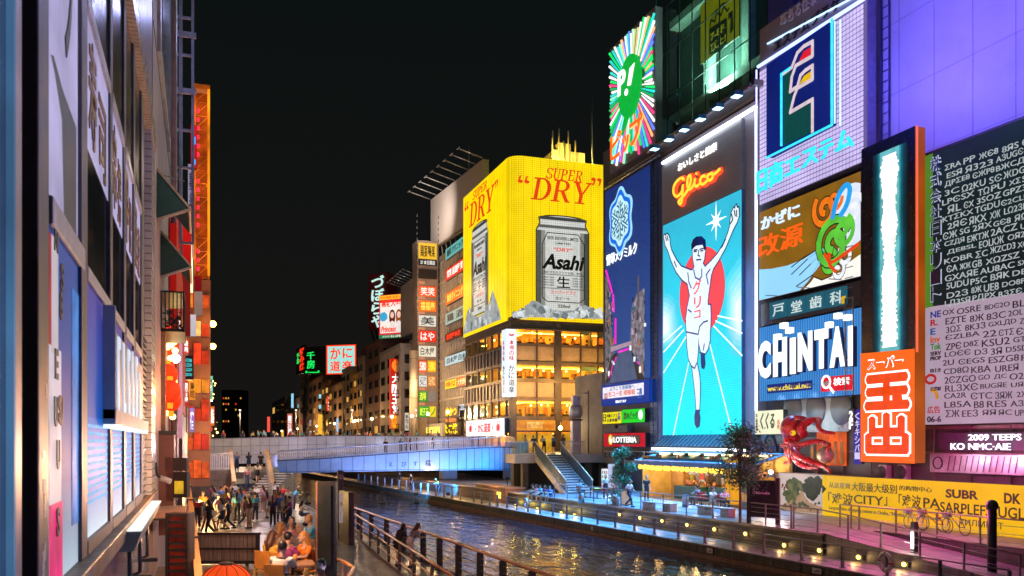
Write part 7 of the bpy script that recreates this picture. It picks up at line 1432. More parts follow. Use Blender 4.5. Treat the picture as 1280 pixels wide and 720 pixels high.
# trough lamps over the ledge
for k in range(3):
    y0 = 12.0 + k * 2.05; t = thing('trough_lamp', 'white glowing trough lamp on a bracket above the ledge', 'lamp', (-.85, y0, 4.36), group='trough lamps along the shop ledge'); b = B(); b.add([(-.2, 0, .12), (.16, 0, .12), (.16, 2, .12), (-.2, 2, .12), (-.12, .08, -.14), (.06, .08, -.14), (.06, 1.92, -.14), (-.12, 1.92, -.14)], [(4, 5, 6, 7), (0, 1, 5, 4), (1, 2, 6, 5), (2, 3, 7, 6), (3, 0, 4, 7)]); b.build('trough', mat((.5, .5, .46), .4, .2), t); B().box((-.19, .02, .115), (.15, 1.98, .13)).build('diffuser', glow((.95, 1, .95), .95, .06), t)
    B().tube([(-.02, .6, -.14), (-.02, .6, -.75), (-.15, .6, -.8)], .03, 8).build('bracket', mat((.1, .1, .11), .4, .5), t); B().box((-.2, .45, -.84), (.15, .75, -.78)).build('foot', mat((.1, .1, .11), .4, .5), t)
    lamp('trough_light', 'POINT', (-.5, y0 + 1, 4.75), .5, (.8, .92, 1), .2)
t = thing('security_camera', 'white bullet camera on a bracket at the corner of the shop building', 'camera', W(200, 597, 20.5)); B().tube([(0, 0, 0), (.22, .12, -.1)], .07, 10).build('body', mat((.6, .58, .55), .4), t); B().tube([(-.1, 0, .35), (-.06, 0, .05), (0, 0, 0)], .03, 8).build('bracket', DARK, t)
for y_, z_, c_ in ((7.5, 5, (.5, .55, 1)), (11, 8.5, (.6, .55, 1)), (15, 11, (.62, .55, 1)), (18, 14, (.6, .5, 1)), (7, 11, (.6, .55, 1)), (14, 3.0, (.4, .5, 1))): lamp('sign_spill_fill', 'POINT', (2.6, y_, z_), 26, c_, 0)  # bare points added in place of light from signs opposite
# ------------------------------------------------------------------ the street front beyond
def lblock(name, label, px0, px1, z0, z1, c_, X=XL, depth=8):
    y0, y1 = YL(px0, X), YL(px1, X); t = thing(name, label, 'building', (X, y0, z0)); B().box((-depth, .05, 0), (0, y1 - y0 - .05, z1 - z0)).build('wall', mat(c_, .6, 0, .25, .5, .15), t); return t, y1 - y0
t, L = lblock('concrete_block', 'beige concrete block with grey window strip beyond the shop building', 191, 212.5, 1.1, 34, (.42, .33, .32))
b = B(); [b.box((0, .1, z), (.012, L - .1, z + .05)) for z in (14, 17.5, 20.3, 24, 28)]; b.build('joints', DARK, t); B().box((0, L * .18, 14.2), (.08, L * .85, 20)).build('window', mat((.5, .48, .48), .4), t); B().box((.05, L * .24, 14.5), (.1, L * .8, 19.7)).build('pane', mat((.2, .24, .29), .15, 0, .2, .5), t)
B().tube([(.15, L - .4, 0), (.15, L - .4, 32)], .1, 8).build('pipe', mat((.45, .4, .4), .4), t)
# steel frame of a fire stair
t = thing('steel_frame', 'tall open steel frame with ladder rungs lit blue and violet', 'frame', (-1.25, 40, 1.1)); b = B()
for x in (0, .45, .95):
    for y in (0, 3): b.box((x - .05, y - .05, 13), (x + .05, y + .05, 34))
for k in range(14):
    z = 13 + k * 1.6; b.obox((0, 0, z), (.95, 0, z), .08, .1); b.obox((.95, 0, z), (.95, 3, z), .08, .1); b.obox((.0, 0, z), (.45, 0, z + 1.6), .04, .04) if k % 2 else 0
for z in (19.4, 21.8, 24.6): b.obox((-.3, -.2, z), (1.1, -.2, z), .12, .22)
b.build('members', mat((.5, .5, .6), .35, .6), t); B().box((.2, 1, 14), (.3, 1.4, 19)).build('green_tube', glow(S(120, 235, 190), 1), t); B().box((.4, .8, 20), (.46, .9, 33)).build('cyan_tube', glow(S(60, 140, 230), 1), t)
lamp('frame_fill', 'POINT', (2.2, 36, 22), 110, (.45, .5, 1), .4)  # unseen point added to light the steel frame
# awnings, balcony, shop fronts
def awn(y, z, label):
    t = thing('awning', label, 'awning', (XL, y, z)); b = B(); b.add([(0, 0, .9), (0, 2.6, .9), (.75, 2.6, 0), (.75, 0, 0), (0, 0, .86), (0, 2.6, .86), (.72, 2.6, -.04), (.72, 0, -.04)], [(0, 1, 2, 3)[::-1], (4, 5, 6, 7), (0, 3, 7, 4), (1, 5, 6, 2), (2, 6, 7, 3)]); b.add([(0, .01, .86), (.72, .01, 0), (0, .01, -.35)], [(0, 2, 1)]); b.build('cloth', mat((.016, .07, .06), .6, 0, .3, 2), t); B().obox((.76, 0, -.02), (.76, 2.6, -.02), .05, .06).obox((0, 0, -.35), (.76, 0, -.04), .05, .06).obox((0, 0, .9), (.76, 0, -.0), .05, .05).build('frame', mat((.5, .4, .3), .4, .3), t)
awn(23.2, 11.4, 'dark green awning with cream frame, upper of two'); awn(25.5, 10.4, 'dark green awning with cream frame, lower of two')
t = thing('balcony', 'black iron balcony with plants below the green awnings', 'balcony', (XL, 25.5, 8.6)); b = B().box((0, 0, 0), (.6, 3, .08)).box((0, 0, 1.05), (.6, 3, 1.1)); [b.box((.56, .2 * k, 0), (.6, .2 * k + .03, 1.08)) for k in range(15)]; [b.box((.1 * k, -.01, 0), (.1 * k + .03, .02, 1.08)) for k in range(6)]; b.build('ironwork', mat((.02, .02, .022), .4, .5), t); leaves(120, lambda: (random.uniform(.05, .55), random.uniform(.1, 2.8), random.uniform(.1, .6)), .09, LEAF2).build('foliage', LEAF2, t)
t, L = lblock('red_shop', 'tall red fronted shop glowing with lanterns beyond the balcony', 212.5, 232, 3.0, 13.6, (.35, .03, .025), -.95, 5)
B().box((0, .1, 4), (.2, L * .6, 10)).build('red_panel', glow(S(170, 18, 12), .7, .25, .6), t)
s = Sign('red_sign', 'broad red sign panel facing the bridge beside the steel frame', 'sign', 216, 239, 256, 336, Y=46, th=.3, face=glow(S(200, 22, 16), .85, .2, .5), back=DARK)
s = Sign('light_tube_sign', 'tall thin cream light tube in front of the orange lattice', 'light tube', 237.5, 241.2, 296, 366, Y=47.5, th=.12, face=glow(S(255, 238, 190), 1.5), back=DARK)
s = Sign('red_sign', 'small red and blue sign high beside the steel frame', 'sign', 238.5, 246, 156, 210, Y=62, th=.3, face=glow(S(190, 15, 25), .9, .3, .6), back=DARK); s.rect('blue_lamp', s.w * .3, s.h * .55, s.w * .8, s.h * .72, glow(S(60, 160, 245), 1.2), .02, .1); s.rect('blue_lamp', s.w * .3, s.h * .08, s.w * .8, s.h * .2, glow(S(60, 160, 245), 1.2), .02, .1)
for lb, x0, x1, yt, yb, Y, c_ in (('pale violet vertical sign below the steel frame', 235, 242, 205, 298, 52, (150, 140, 170)), ('dull red cloth sign under the light tube', 227, 238, 336, 420, 44, (120, 25, 20)), ('brown and white plain sign by the orange lattice', 243, 253, 364, 394, 60, (150, 120, 110)), ('small dark red sign by the orange lattice', 243, 252, 345, 363, 60, (140, 12, 18)), ('white lit panel above the cyan screen', 236, 245, 393, 420, 50, (215, 205, 215)), ('pink lit edge of a shop front', 222.5, 228, 420, 548, 36, (225, 150, 170)), ('white lit wall edge by the bridge end', 226, 233, 520, 552, 60, (225, 190, 200))):
    s = Sign('street_sign', lb, 'sign', x0, x1, yt, yb, Y=Y, th=.3, face=glow(S(*c_), .85, .25, .7), back=DARK)
    if (yb - yt) > 80 and Y == 52: s.ftext('lettering', '喜多八', .2, .1, .8, .9, ink, None, .03, .03, vert=True)
s = Sign('video_screen', 'small dark screen with cyan writing on the left bank', 'screen', 228.5, 242, 444, 474, Y=52, th=.3, face=mat((.02, .03, .03), .3), back=DARK); CYN = glow(S(80, 215, 215), 1.1); [s.ftext('lettering', scrib(4), .15 + .1 * (k % 2), .72 - k * .2, .85, .86 - k * .2, CYN, None, .02, .02) for k in range(4)]
t, L = lblock('brown_block', 'tan block with dark shop openings near the bridge end', 228, 243.5, 1.2, 12.3, (.33, .25, .2), -.8, 5); B().box((0, L * .1, 5), (.06, L * .6, 7)).build('dark_opening', DARK, t); B().box((0, L * .2, 2.4), (.08, L * .7, 4.2)).build('lit_opening', glow(S(200, 190, 220), .7, .4, .8), t)
# glowing red lanterns cluster
for k in range(11):
    px, py = random.uniform(192, 216), 416 + k * 10.5; p = W(px, py, 27 + random.uniform(-2, 3)); r = random.uniform(.24, .36)
    if k == 0:
        RL0 = thing('red_lantern', 'glowing orange red paper lantern in a heap below the balcony', 'lantern', p, group='red lanterns below the balcony'); B().ball((0, 0, 0), (r, r, r * 1.15), 14, 10).build('paper_shade', glow(S(255, 60, 20), 1.15, .5, 3), RL0); B().tube([(0, 0, r), (0, 0, r + .15)], .08, 8).tube([(0, 0, -r - .2), (0, 0, -r)], .08, 8).build('cap', glow(S(255, 180, 40), 1), RL0)
    else: dup(RL0, p)
lamp('lantern_glow', 'POINT', (.2, 26, 7), 90, (1, .25, .08), .4)
for k in range(26):
    p = W(random.uniform(208, 221), random.uniform(415, 525), 28)
    if k == 0: YB0 = B().ball((0, 0, 0), .1, 8, 6).build('festoon_bulb', glow((1, .72, .2), 5, .1)); tag(YB0, 'bright yellow festoon bulb among the red lanterns', 'bulb', 'festoon bulbs among the red lanterns'); YB0.location = p
    else: o = YB0.copy(); COL.objects.link(o); o.location = p
t = thing('bulb_lamp', 'bright round warm bulb on the red shop front', 'lamp', W(219, 448, 29)); B().ball((0, 0, 0), .16).build('globe', glow((1, .85, .5), 14, .05), t); B().tube([(0, 0, .15), (-.1, .1, .4)], .03).build('arm', DARK, t)
t = thing('wooden_post', 'pale timber post in front of the red lanterns', 'post', (lambda p: (p.x, p.y, 5.7))(W(202.5, 535, 24))); B().box((-.09, -.09, 0), (.09, .09, 3.0)).build('shaft', mat((.4, .27, .17), .6, 0, .3, 4), t); B().box((-.12, -.12, 0), (.12, .12, .15)).build('foot', DARK, t)
t = thing('corner_pier', 'dark red brown pier at the corner of the promenade', 'pier', (lambda p: (p.x, p.y, 3.2))(W(206, 540, 23))); B().box((-.24, -.3, 0), (.24, .3, 2.6)).build('shaft', mat((.2, .07, .055), .4, 0, .2, 1.5), t, .01); B().box((.22, -.31, 0), (.25, .31, 2.6)).build('edge', mat((.5, .35, .33), .4), t); B().box((-.3, -.36, 2.6), (.3, .36, 2.7)).build('cap', DARK, t)
s = Sign('display_cabinet', 'dark framed cabinet with yellow lit picture behind the pier', 'cabinet', 217, 234, 590, 622, d0=22, d1=22, th=.2, face=mat((.03, .02, .02), .4), back=DARK); s.rect('yellow_picture', s.w * .1, s.h * .15, s.w * .75, s.h * .65, glow(S(225, 175, 40), .8, .5, 3)); s.rect('louvre_box', 0, s.h * 1.05, s.w, s.h * 1.55, mat((.05, .035, .035), .5), -.1, .15)
t = thing('stall_roof', 'flat salmon coloured stall roof below the pier', 'roof', W(200, 638, 20)); B().box((-.6, -1, -.1), (.55, 1.5, 0)).build('roof', mat((.45, .24, .17), .5, 0, .3, 2), t); B().box((-.62, -1.02, -.14), (.57, -.9, -.1)).build('edge', DARK, t)
s = Sign('shutter_rack', 'black slatted rack with red light glowing between its slats', 'rack', 209, 237, 641, 724, d0=17, d1=17, th=.3, face=glow(S(150, 40, 20), .35, .8, 2.5), back=DARK); b = B(); [b.box((0, z * .135, .02), (s.w, z * .135 + .055, .08)) for z in range(10)]; b.box((0, 0, .02), (.05, s.h, .1)).box((s.w - .05, 0, .02), (s.w, s.h, .1)); b.build('slats', mat((.015, .012, .012), .5), s.e); s.rect('red_lamp', s.w * .15, s.h * .22, s.w * .3, s.h * .42, glow(S(255, 60, 10), 1.6, .4, 4), .0, .015)
t = thing('wooden_handrail', 'orange brown wooden handrail running down beside the slatted rack', 'handrail', (0, 0, 0)); b = B().obox(W(233, 585, 33), W(243.5, 675, 19.5), .13, .09).obox(W(243.5, 675, 19.5), W(249, 728, 15.5), .13, .09); b.build('rail', mat((.48, .2, .08), .4, 0, .3, 4), t); b = B(); [b.obox(W(233, 585, 33).lerp(W(243.5, 675, 19.5), k / 5) + V((-.1, 0, .02)), W(233, 585, 33).lerp(W(243.5, 675, 19.5), k / 5) + V((.1, 0, .02)), .03, .12) for k in range(6)]; b.build('collars', DARK, t)
# orange lattice pylon with strings of lamps
OL = mat((.55, .2, .03), .45, .3, .25, 1.5); t = thing('lattice_pylon', 'orange lit lattice pylon with pink lamp strings on a roof of the left bank', 'pylon', (.08, 66, 17.2)); b = B(); zt2 = 13.4
for x in (-.42, .5):
    for y in (0, 1.2): b.box((x - .06, y - .06, 0), (x + .06, y + .06, zt2))
b.box((-.5, -.1, zt2), (.6, 1.3, zt2 + .3))
for k in range(14): z = k * zt2 / 14; b.obox((-.42, 0, z), (.5, 0, z + zt2 / 14), .04, .04); b.obox((-.42, 0, z), (.5, 0, z), .04, .04)
b.build('lattice', OL, t); b = B(); [b.box((-.3, -.12, z), (-.12, -.05, z + .28)) for z in [.5 + k * .62 for k in range(20)] if int(z) % 5 != 2]; b.build('pink_lamps', glow(S(250, 40, 80), 1.4, .3), t)
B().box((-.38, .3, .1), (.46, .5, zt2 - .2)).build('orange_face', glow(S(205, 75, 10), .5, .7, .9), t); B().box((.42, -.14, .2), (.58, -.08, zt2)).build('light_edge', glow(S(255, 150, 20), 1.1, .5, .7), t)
for z in (19, 24, 29): lamp('pylon_light', 'POINT', (.4, 64.5, z), 60, (1, .4, .06), 0)
t = thing('shop_tower', 'narrow shop tower of red and amber lit fronts under the orange pylon', 'building', (-3.4, 65.8, 2.5)); B().box((0, .1, 0), (4.1, 5, 14.6)).build('wall', mat((.22, .1, .06), .6, 0, .35, .6), t)
for k in range(7):
    for q in range(3):
        c_ = random.choice(((235, 60, 25), (250, 150, 40), (200, 30, 25), (255, 200, 110), (120, 45, 25), (240, 90, 30), (170, 130, 110))); z = .6 + k * 2.0; x = 2.45 + q * .53; B().box((x, -.02 - .05 * q, z), (x + .48, .1, z + random.uniform(.7, 1.7))).build('lit_front', glow(S(*c_), random.uniform(.5, 1.1), .5, 1.6), t)
for z in (6, 10, 14): lamp('pylon_light', 'POINT', (.6, 64.3, z), 50, (1, .4, .08), 0)
for px, py, d_, e in ((266, 405, 70, 300), (266, 433, 75, 400), (261, 480, 95, 300), (264, 500, 105, 250), (266, 523, 120, 250)):
    p = W(px, py, d_); t = thing('street_lamp', {405: 'glaring orange lamp on an arm high on the left bank, upper of two', 433: 'glaring orange lamp on an arm on the left bank, lower of two', 480: 'small greenish lamp on the left bank below the orange lamps', 500: 'small yellow lamp low on the left bank', 523: 'small white lamp low on the left bank near the bridge'}[py], 'street lamp', p); oc = (1, .42, .06) if py < 450 else (1, .85, .5)
    B().ball((0, 0, 0), .26 if py < 450 else .17).build('globe', glow(oc, 26 if py < 450 else 12, .05), t); B().tube([(-.12, 0, 0), (-.9, .1, .2)], .04).build('arm', DARK, t); lamp('lamp_light', 'POINT', p + V((0, -.6, -.5)), e, oc, .2)
lamps_ = B()
FL0 = None
for k in range(46):
    px = random.choice((random.uniform(246, 262), random.uniform(255, 272))); py = random.uniform(470, 548); p = W(px, py, random.uniform(90, 190)); c_ = random.choice(((1, .7, .2), (1, .85, .5), (.6, 1, .8), (1, .35, .2), (.8, .9, 1)))
    o = B().ball((0, 0, 0), random.uniform(.1, .22), 8, 6).build('festoon_bulb', glow(c_, 5, .1)) if k < 5 else FL0[k % 5].copy()
    if k < 5: FL0 = (FL0 or []) + [o]
    else: COL.objects.link(o)
    o.location = p; tag(o, 'tiny festoon bulb among the far shop lights of the left bank', 'bulb', 'festoon bulbs along the far left bank')
for k, (px0, px1, zt2, c_, X) in enumerate(((243.5, 249, 11, (.3, .2, .12), -.3), (249, 254, 9.5, (.2, .15, .1), .2), (254, 258, 8.6, (.26, .2, .15), .9), (258, 262, 7.6, (.15, .13, .12), 1.7), (262, 266, 7.0, (.2, .18, .15), 2.7), (266, 271, 6.4, (.12, .1, .1), 4.2))):
    p = W((px0 + px1) / 2, 0, 100 + k * 14); t = thing('far_shop', ['orange lit narrow shop front beyond the pylon', 'brown narrow shop front beyond the pylon', 'tan narrow shop front far on the left bank', 'dim grey narrow shop front far on the left bank', 'low pale shop front far on the left bank', 'lowest dark shop front at the end of the left bank'][k], 'building', (p.x, p.y, 4)); w_ = (px1 - px0) * (100 + k * 14) / FPX
    B().box((-4, 0, 0), (w_ / 2, 10, [17, 13, 11, 9, 7, 6][k])).build('wall', mat(c_, .6, 0, .4, .5), t); [B().box((-w_ / 2, -.1, 1 + r * 2.6), (w_ / 2 - .1, -.02, 2.3 + r * 2.6)).build('shop_window', glow(S(*random.choice(((255, 170, 50), (255, 220, 140), (150, 240, 190), (240, 80, 60)))), random.uniform(.5, 1), .6, 1.5), t) for r in range([5, 4, 3, 3, 2, 1][k])]
# ------------------------------------------------------------------ promenade: deck, fence, lantern, pillars
ZD = 2.45
b = B(); b.prism([(-1.5, 8), (2.5, 8), (2.75, 16.6), (2.2, 24), (-1.5, 24)], Z_PL, ZD); st(b, 'deck', tiles((.16, .1, .07), (.12, .08, .06), 2.4, .14, .012, .5, .5, 'yx', .4))
s = Sign('board_fence', 'weathered grey board fence with a black frame above the big lantern', 'fence', 245, 323, 667, 702, d0=22.5, d1=22.5, th=.05, face=mat((.17, .13, .12), .7, 0, .5, 2.5, .5, stretch=(6, .5, 1)), back=DARK); b = B(); b.box((-.05, s.h - .03, -.06), (s.w + .05, s.h + .03, .05)).box((-.05, -.05, -.06), (s.w + .05, .03, .06)).box((0, s.h * .44, .015), (s.w, s.h * .5, .05)); b.box((s.w - .06, -1.0, -.05), (s.w + .03, s.h, .05)).box((s.w - .32, -1.0, -.05), (s.w - .26, 0, .03)); b.build('frame', mat((.03, .03, .035), .4, .4), s.e); b = B(); [b.box((x, .03, .013), (x + .012, s.h - .03, .017)) for x in [k * .11 for k in range(int(s.w / .11))]]; b.build('board_gaps', DARK, s.e)
p = W(283, 730, 20); t = thing('giant_lantern', 'giant orange red paper lantern with gold trim under the board fence', 'lantern', p); b = B(); n = 16
b.ball((0, 0, 0), (.56, .56, .46), 24, 16).build('paper_shade', glow(S(250, 75, 15), 1, .25, 2), t); b = B()
for k in range(12): a = k * math.pi / 6; b.tube([(.565 * math.cos(a) * math.cos(e), .565 * math.sin(a) * math.cos(e), .465 * math.sin(e)) for e in [q * .2 for q in range(-7, 8)]], .012, 4)
b.build('ribs', mat((.3, .03, .01), .5), t); B().tube([(0, 0, .42), (0, 0, .49)], .16, 14).build('cap', DARK, t)
for sx in (-1, 1): B().box((sx * .62 - .07, -.5, -.1), (sx * .62 + .07, -.42, .38)).build('gold_trim', mat((.6, .45, .12), .35, .5, .6, 12), t)
b = B(); b.add([(-.16, -.6, -.05), (.16, -.6, -.05), (.16, -.6, .12), (0, -.6, .22), (-.16, -.6, .12)], [list(range(5))]); b.build('crest', mat((.75, .6, .08), .4), t)
s = Sign('display_pillar', 'tall black display pillar with dark green screen at the deck edge', 'pillar', 397, 419.5, 602, 727, d0=17, d1=17, th=.18, face=mat((.006, .006, .007), .5), back=mat((.015, .013, .015), .3)); s.rect('screen', s.w * .2, s.h * .16, s.w * .76, s.h * .96, mat((.014, .02, .015), .35), .02, .02); b = B(); [b.box((s.w * .2, s.h * (.16 + .8 * k / 7), .04), (s.w * .76, s.h * (.16 + .8 * k / 7) + .006, .042)) for k in range(1, 7)]; b.build('module_lines', DARK, s.e); s.rect('copper_edge', -.03, 0, 0, s.h, mat((.5, .25, .14), .3, .7), -.15, .17)
t = thing('sign_pillar', 'tall slim grey pillar with white circled emblem on the promenade', 'pillar', (lambda p: (p.x, p.y, Z_PL))(W(425.5, 676, 41))); B().box((-.13, -.1, 0), (.13, .1, 3.2)).build('shaft', mat((.13, .12, .14), .4, .3), t, .01); b = B(); b.ring([(.09 * math.cos(a * .42), .09 * math.sin(a * .42)) for a in range(15)], .025, 0, .01).box((-.015, -.06, 0), (.015, .06, .01)); o = b.build('emblem', mat((.75, .75, .75), .5), t); o.rotation_euler = (math.pi / 2, 0, -YAW * .5); o.location = (0, -.115, 2.9)
s = Sign('map_board', 'dark framed map board with pale map beside the tall slim pillar', 'notice board', 424.5, 439.5, 613, 677, d0=40, d1=38.5, th=.12, face=mat((.1, .095, .12), .4, .3), back=mat((.1, .095, .12), .4)); s.rect('map_panel', .02, s.h * .38, s.w * .5, s.h * .95, glow(S(170, 150, 165), .5, .4, 6), .02, .02); s.rect('map_mark', .1, s.h * .72, s.w * .4, s.h * .78, mat((.05, .1, .4), .5), .042, .01); s.rect('post', s.w * .55, 0, s.w, s.h, mat((.1, .095, .12), .4, .3), .02, .12)
pts = [W(418, 684, 17.5), W(430, 690, 17), W(443, 699, 16.2), W(437, 706, 15.3), W(430, 716, 14.2), W(428, 735, 13)]
pts = [V((p.x, p.y, ZD)) for p in pts]; rail_thing('deck_railing', 'copper topped corner railing round the dining deck', pts, .82, 2, .06, .035, mat((.5, .22, .1), .35, .3), mat((.45, .2, .09), .5))
t = thing('work_light', 'glaring warm work lamp on a short post among the promenade crowd', 'lamp', (lambda p: (p.x, p.y, Z_PL))(G(249, 655, Z_PL))); B().tube([(0, 0, 0), (0, 0, 1.05)], .04).build('post', DARK, t); B().ball((0, 0, 1.15), .17).build('globe', glow((1, .62, .15), 30, .05), t); lamp('work_glow', 'POINT', t.location + V((.1, -.3, 1.3)), 170, (1, .6, .2), .2)
t = thing('folding_stand', 'orange wooden A frame stand on the promenade by the warm lamp', 'stand', (lambda p: (p.x, p.y, Z_PL))(G(261, 664, Z_PL))); OWD = mat((.5, .17, .04), .5, 0, .3, 4)
for sx in (-1, 1): B().obox((sx * .35, 0, 0), (sx * .08, 0, 1.0), .1, .05).build('leg', OWD, t)
B().box((-.2, -.04, .95), (.2, .04, 1.02)).build('top_rail', OWD, t)
for k, (px, py) in enumerate(((320, 640), (262, 640), (300, 615), (352, 640))): p = G(px, max(py, 625), Z_PL); lamp('promenade_fill', 'POINT', (p.x, p.y, 5.5), 150, ((1, .75, .75), (1, .6, .3), (1, .75, .7), (.9, .7, 1))[k], .5)  # unseen points added over the crowd, no fixtures
lamp('deck_fill', 'POINT', (.9, 17, 5.2), 200, (1, .5, .25), .4); lamp('deck_fill', 'POINT', (1.4, 22.5, 5.0), 40, (1, .65, .45), .4)  # unseen warm points added over the diners

lamp('green_awning_fill', 'POINT', (.9, 22, 12), 14, (1, .8, .6), 0)  # bare point added to brighten the dark green awnings
# more shop signs packed along the left street
for k, (px0, px1, yt, yb, Y, c_, t_) in enumerate(((229, 236, 424, 442, 48, (235, 70, 30), '焼肉'), (236.5, 244, 476, 500, 58, (245, 150, 40), '寿司'), (229, 236, 476, 508, 50, (200, 60, 40), '居酒屋'), (246, 254, 400, 432, 72, (240, 90, 20), '串'), (247, 255, 440, 470, 74, (250, 170, 40), '酒場'), (255, 260, 452, 486, 84, (225, 50, 30), '麺'), (256, 262, 492, 512, 92, (250, 200, 90), '丼'), (247, 253, 478, 520, 80, (235, 200, 120), '喫茶'), (261, 266, 470, 500, 100, (120, 220, 170), '薬'), (263, 268, 508, 532, 110, (245, 120, 40), '鮨'), (237, 243, 510, 540, 60, (160, 120, 190), '宿'), (222, 228, 556 - 160, 414, 36, (240, 110, 30), '蟹'))):
    s = Sign('street_sign', ['red sign with grilled meat writing', 'orange sign with sushi writing', 'tall dull red pub sign', 'orange sign with one skewer character', 'amber bar sign', 'narrow red noodle sign', 'pale yellow bowl sign', 'cream cafe sign', 'mint green pharmacy sign', 'small orange sign with fish character', 'lilac inn sign', 'orange sign with crab character'][k] + ' on the left street', 'sign', px0, px1, yt, yb, Y=Y, th=.25, face=glow(S(*c_), .95, .25, 1), back=DARK)
    s.ftext('lettering', t_, .15, .08, .85, .92, WHITE if c_[1] < 130 else ink, None, .04, .04, vert=True)

t = thing('cable', 'thin black cable slung from the concrete block to the steel frame', 'cable', (0, 0, 0)); B().tube(spline([W(192, 216, 21), W(210, 221, 27), W(230, 226, 37)], 6), .02, 5).build('cable', DARK, t)
# notices on the quay
for k, (px, z0, w_, lb) in enumerate(((891, .3, .5, 'small white notice plate on the mossy quay wall'), (1027, .3, .55, 'small white notice plate with dark marks on the near quay wall'), (742, .3, .3, 'tiny pale plate far along the mossy quay wall'))):
    p = onQ(px, -.02); t = thing('notice_plate', lb, 'notice', (p.x, p.y, z0)); B().box((-.02, 0, 0), (0, w_, .22)).build('plate', mat((.6, .58, .56), .5), t); B().box((-.026, w_ * .15, .06), (-.021, w_ * .8, .1)).box((-.026, w_ * .15, .13), (-.021, w_ * .6, .16)).build('marks', ink, t)
for k, (px, py, lb) in enumerate(((716, 629, 'grey litter bin on the terrace by the railing'), (846, 634, 'grey litter bin between the two stone benches'))):
    p = G(px, py, Z_TER); t = thing('litter_bin', lb, 'litter bin', (p.x + .6, p.y, Z_TER)); B().tube([(0, 0, 0), (0, 0, .7)], .2, 12).build('body', STEEL, t); B().tube([(0, 0, .7), (0, 0, .76)], .22, 12).build('lid', DARK, t)
# ------------------------------------------------------------------ people
def remesh(b, vox, name):
    me = bpy.data.meshes.new(name); me.from_pydata(b.v, [], b.f); o = bpy.data.objects.new(name, me); COL.objects.link(o)
    m = o.modifiers.new('r', 'REMESH'); m.mode = 'VOXEL'; m.voxel_size = vox; m.use_smooth_shade = True; s_ = o.modifiers.new('s', 'SMOOTH'); s_.iterations = 3; s_.factor = .5
    dg = bpy.context.evaluated_depsgraph_get(); r = bpy.data.meshes.new_from_object(o.evaluated_get(dg)); bpy.data.objects.remove(o)
    return [tuple(v.co) for v in r.vertices], [list(p.vertices) for p in r.polygons]
POSES = {  # pelvis, chest, neck, head, (elbow, wrist) right/left, (knee, ankle) right/left ; facing +Y
 'stand': dict(p=(0, 0, .93), c=(0, .0, 1.25), n=(0, .01, 1.45), h=(0, .03, 1.6), a=[((.24, -.02, 1.12), (.25, .08, .88)), ((-.24, -.02, 1.12), (-.26, .06, .88))], l=[((.1, .02, .5), (.11, 0, .08)), ((-.1, .03, .5), (-.12, .02, .08))]),
 'walk': dict(p=(0, 0, .92), c=(0, .02, 1.24), n=(0, .04, 1.44), h=(0, .07, 1.59), a=[((.23, -.12, 1.12), (.22, -.06, .88)), ((-.23, .1, 1.13), (-.2, .28, .95))], l=[((.09, .2, .5), (.09, .26, .09)), ((-.09, .02, .49), (-.09, -.32, .14))]),
 'phone': dict(p=(0, 0, .93), c=(0, .0, 1.25), n=(0, .02, 1.45), h=(0, .05, 1.6), a=[((.24, .12, 1.22), (.12, .36, 1.42)), ((-.24, .08, 1.15), (-.08, .32, 1.34))], l=[((.1, .02, .5), (.13, 0, .08)), ((-.1, .03, .5), (-.1, .05, .08))]),
 'lean': dict(p=(0, -.06, .92), c=(0, .1, 1.22), n=(0, .2, 1.38), h=(0, .28, 1.5), a=[((.25, .22, 1.08), (.12, .42, 1.08)), ((-.25, .22, 1.08), (-.12, .42, 1.08))], l=[((.1, -.02, .5), (.1, -.1, .08)), ((-.1, .06, .5), (-.1, .02, .08))]),
 'sit': dict(p=(0, 0, .5), c=(0, .04, .83), n=(0, .07, 1.02), h=(0, .11, 1.17), a=[((.25, .16, .78), (.14, .38, .76)), ((-.25, .16, .78), (-.14, .38, .76))], l=[((.12, .43, .52), (.12, .42, .08)), ((-.12, .43, .52), (-.13, .46, .08))]),
 'bend': dict(p=(0, -.1, .93), c=(0, .16, 1.16), n=(0, .32, 1.27), h=(0, .43, 1.36), a=[((.24, .34, 1.0), (.16, .5, .84)), ((-.24, .32, 1.0), (-.16, .48, .84))], l=[((.1, -.04, .5), (.1, -.1, .08)), ((-.1, .04, .5), (-.1, .04, .08))])}
PM = {}
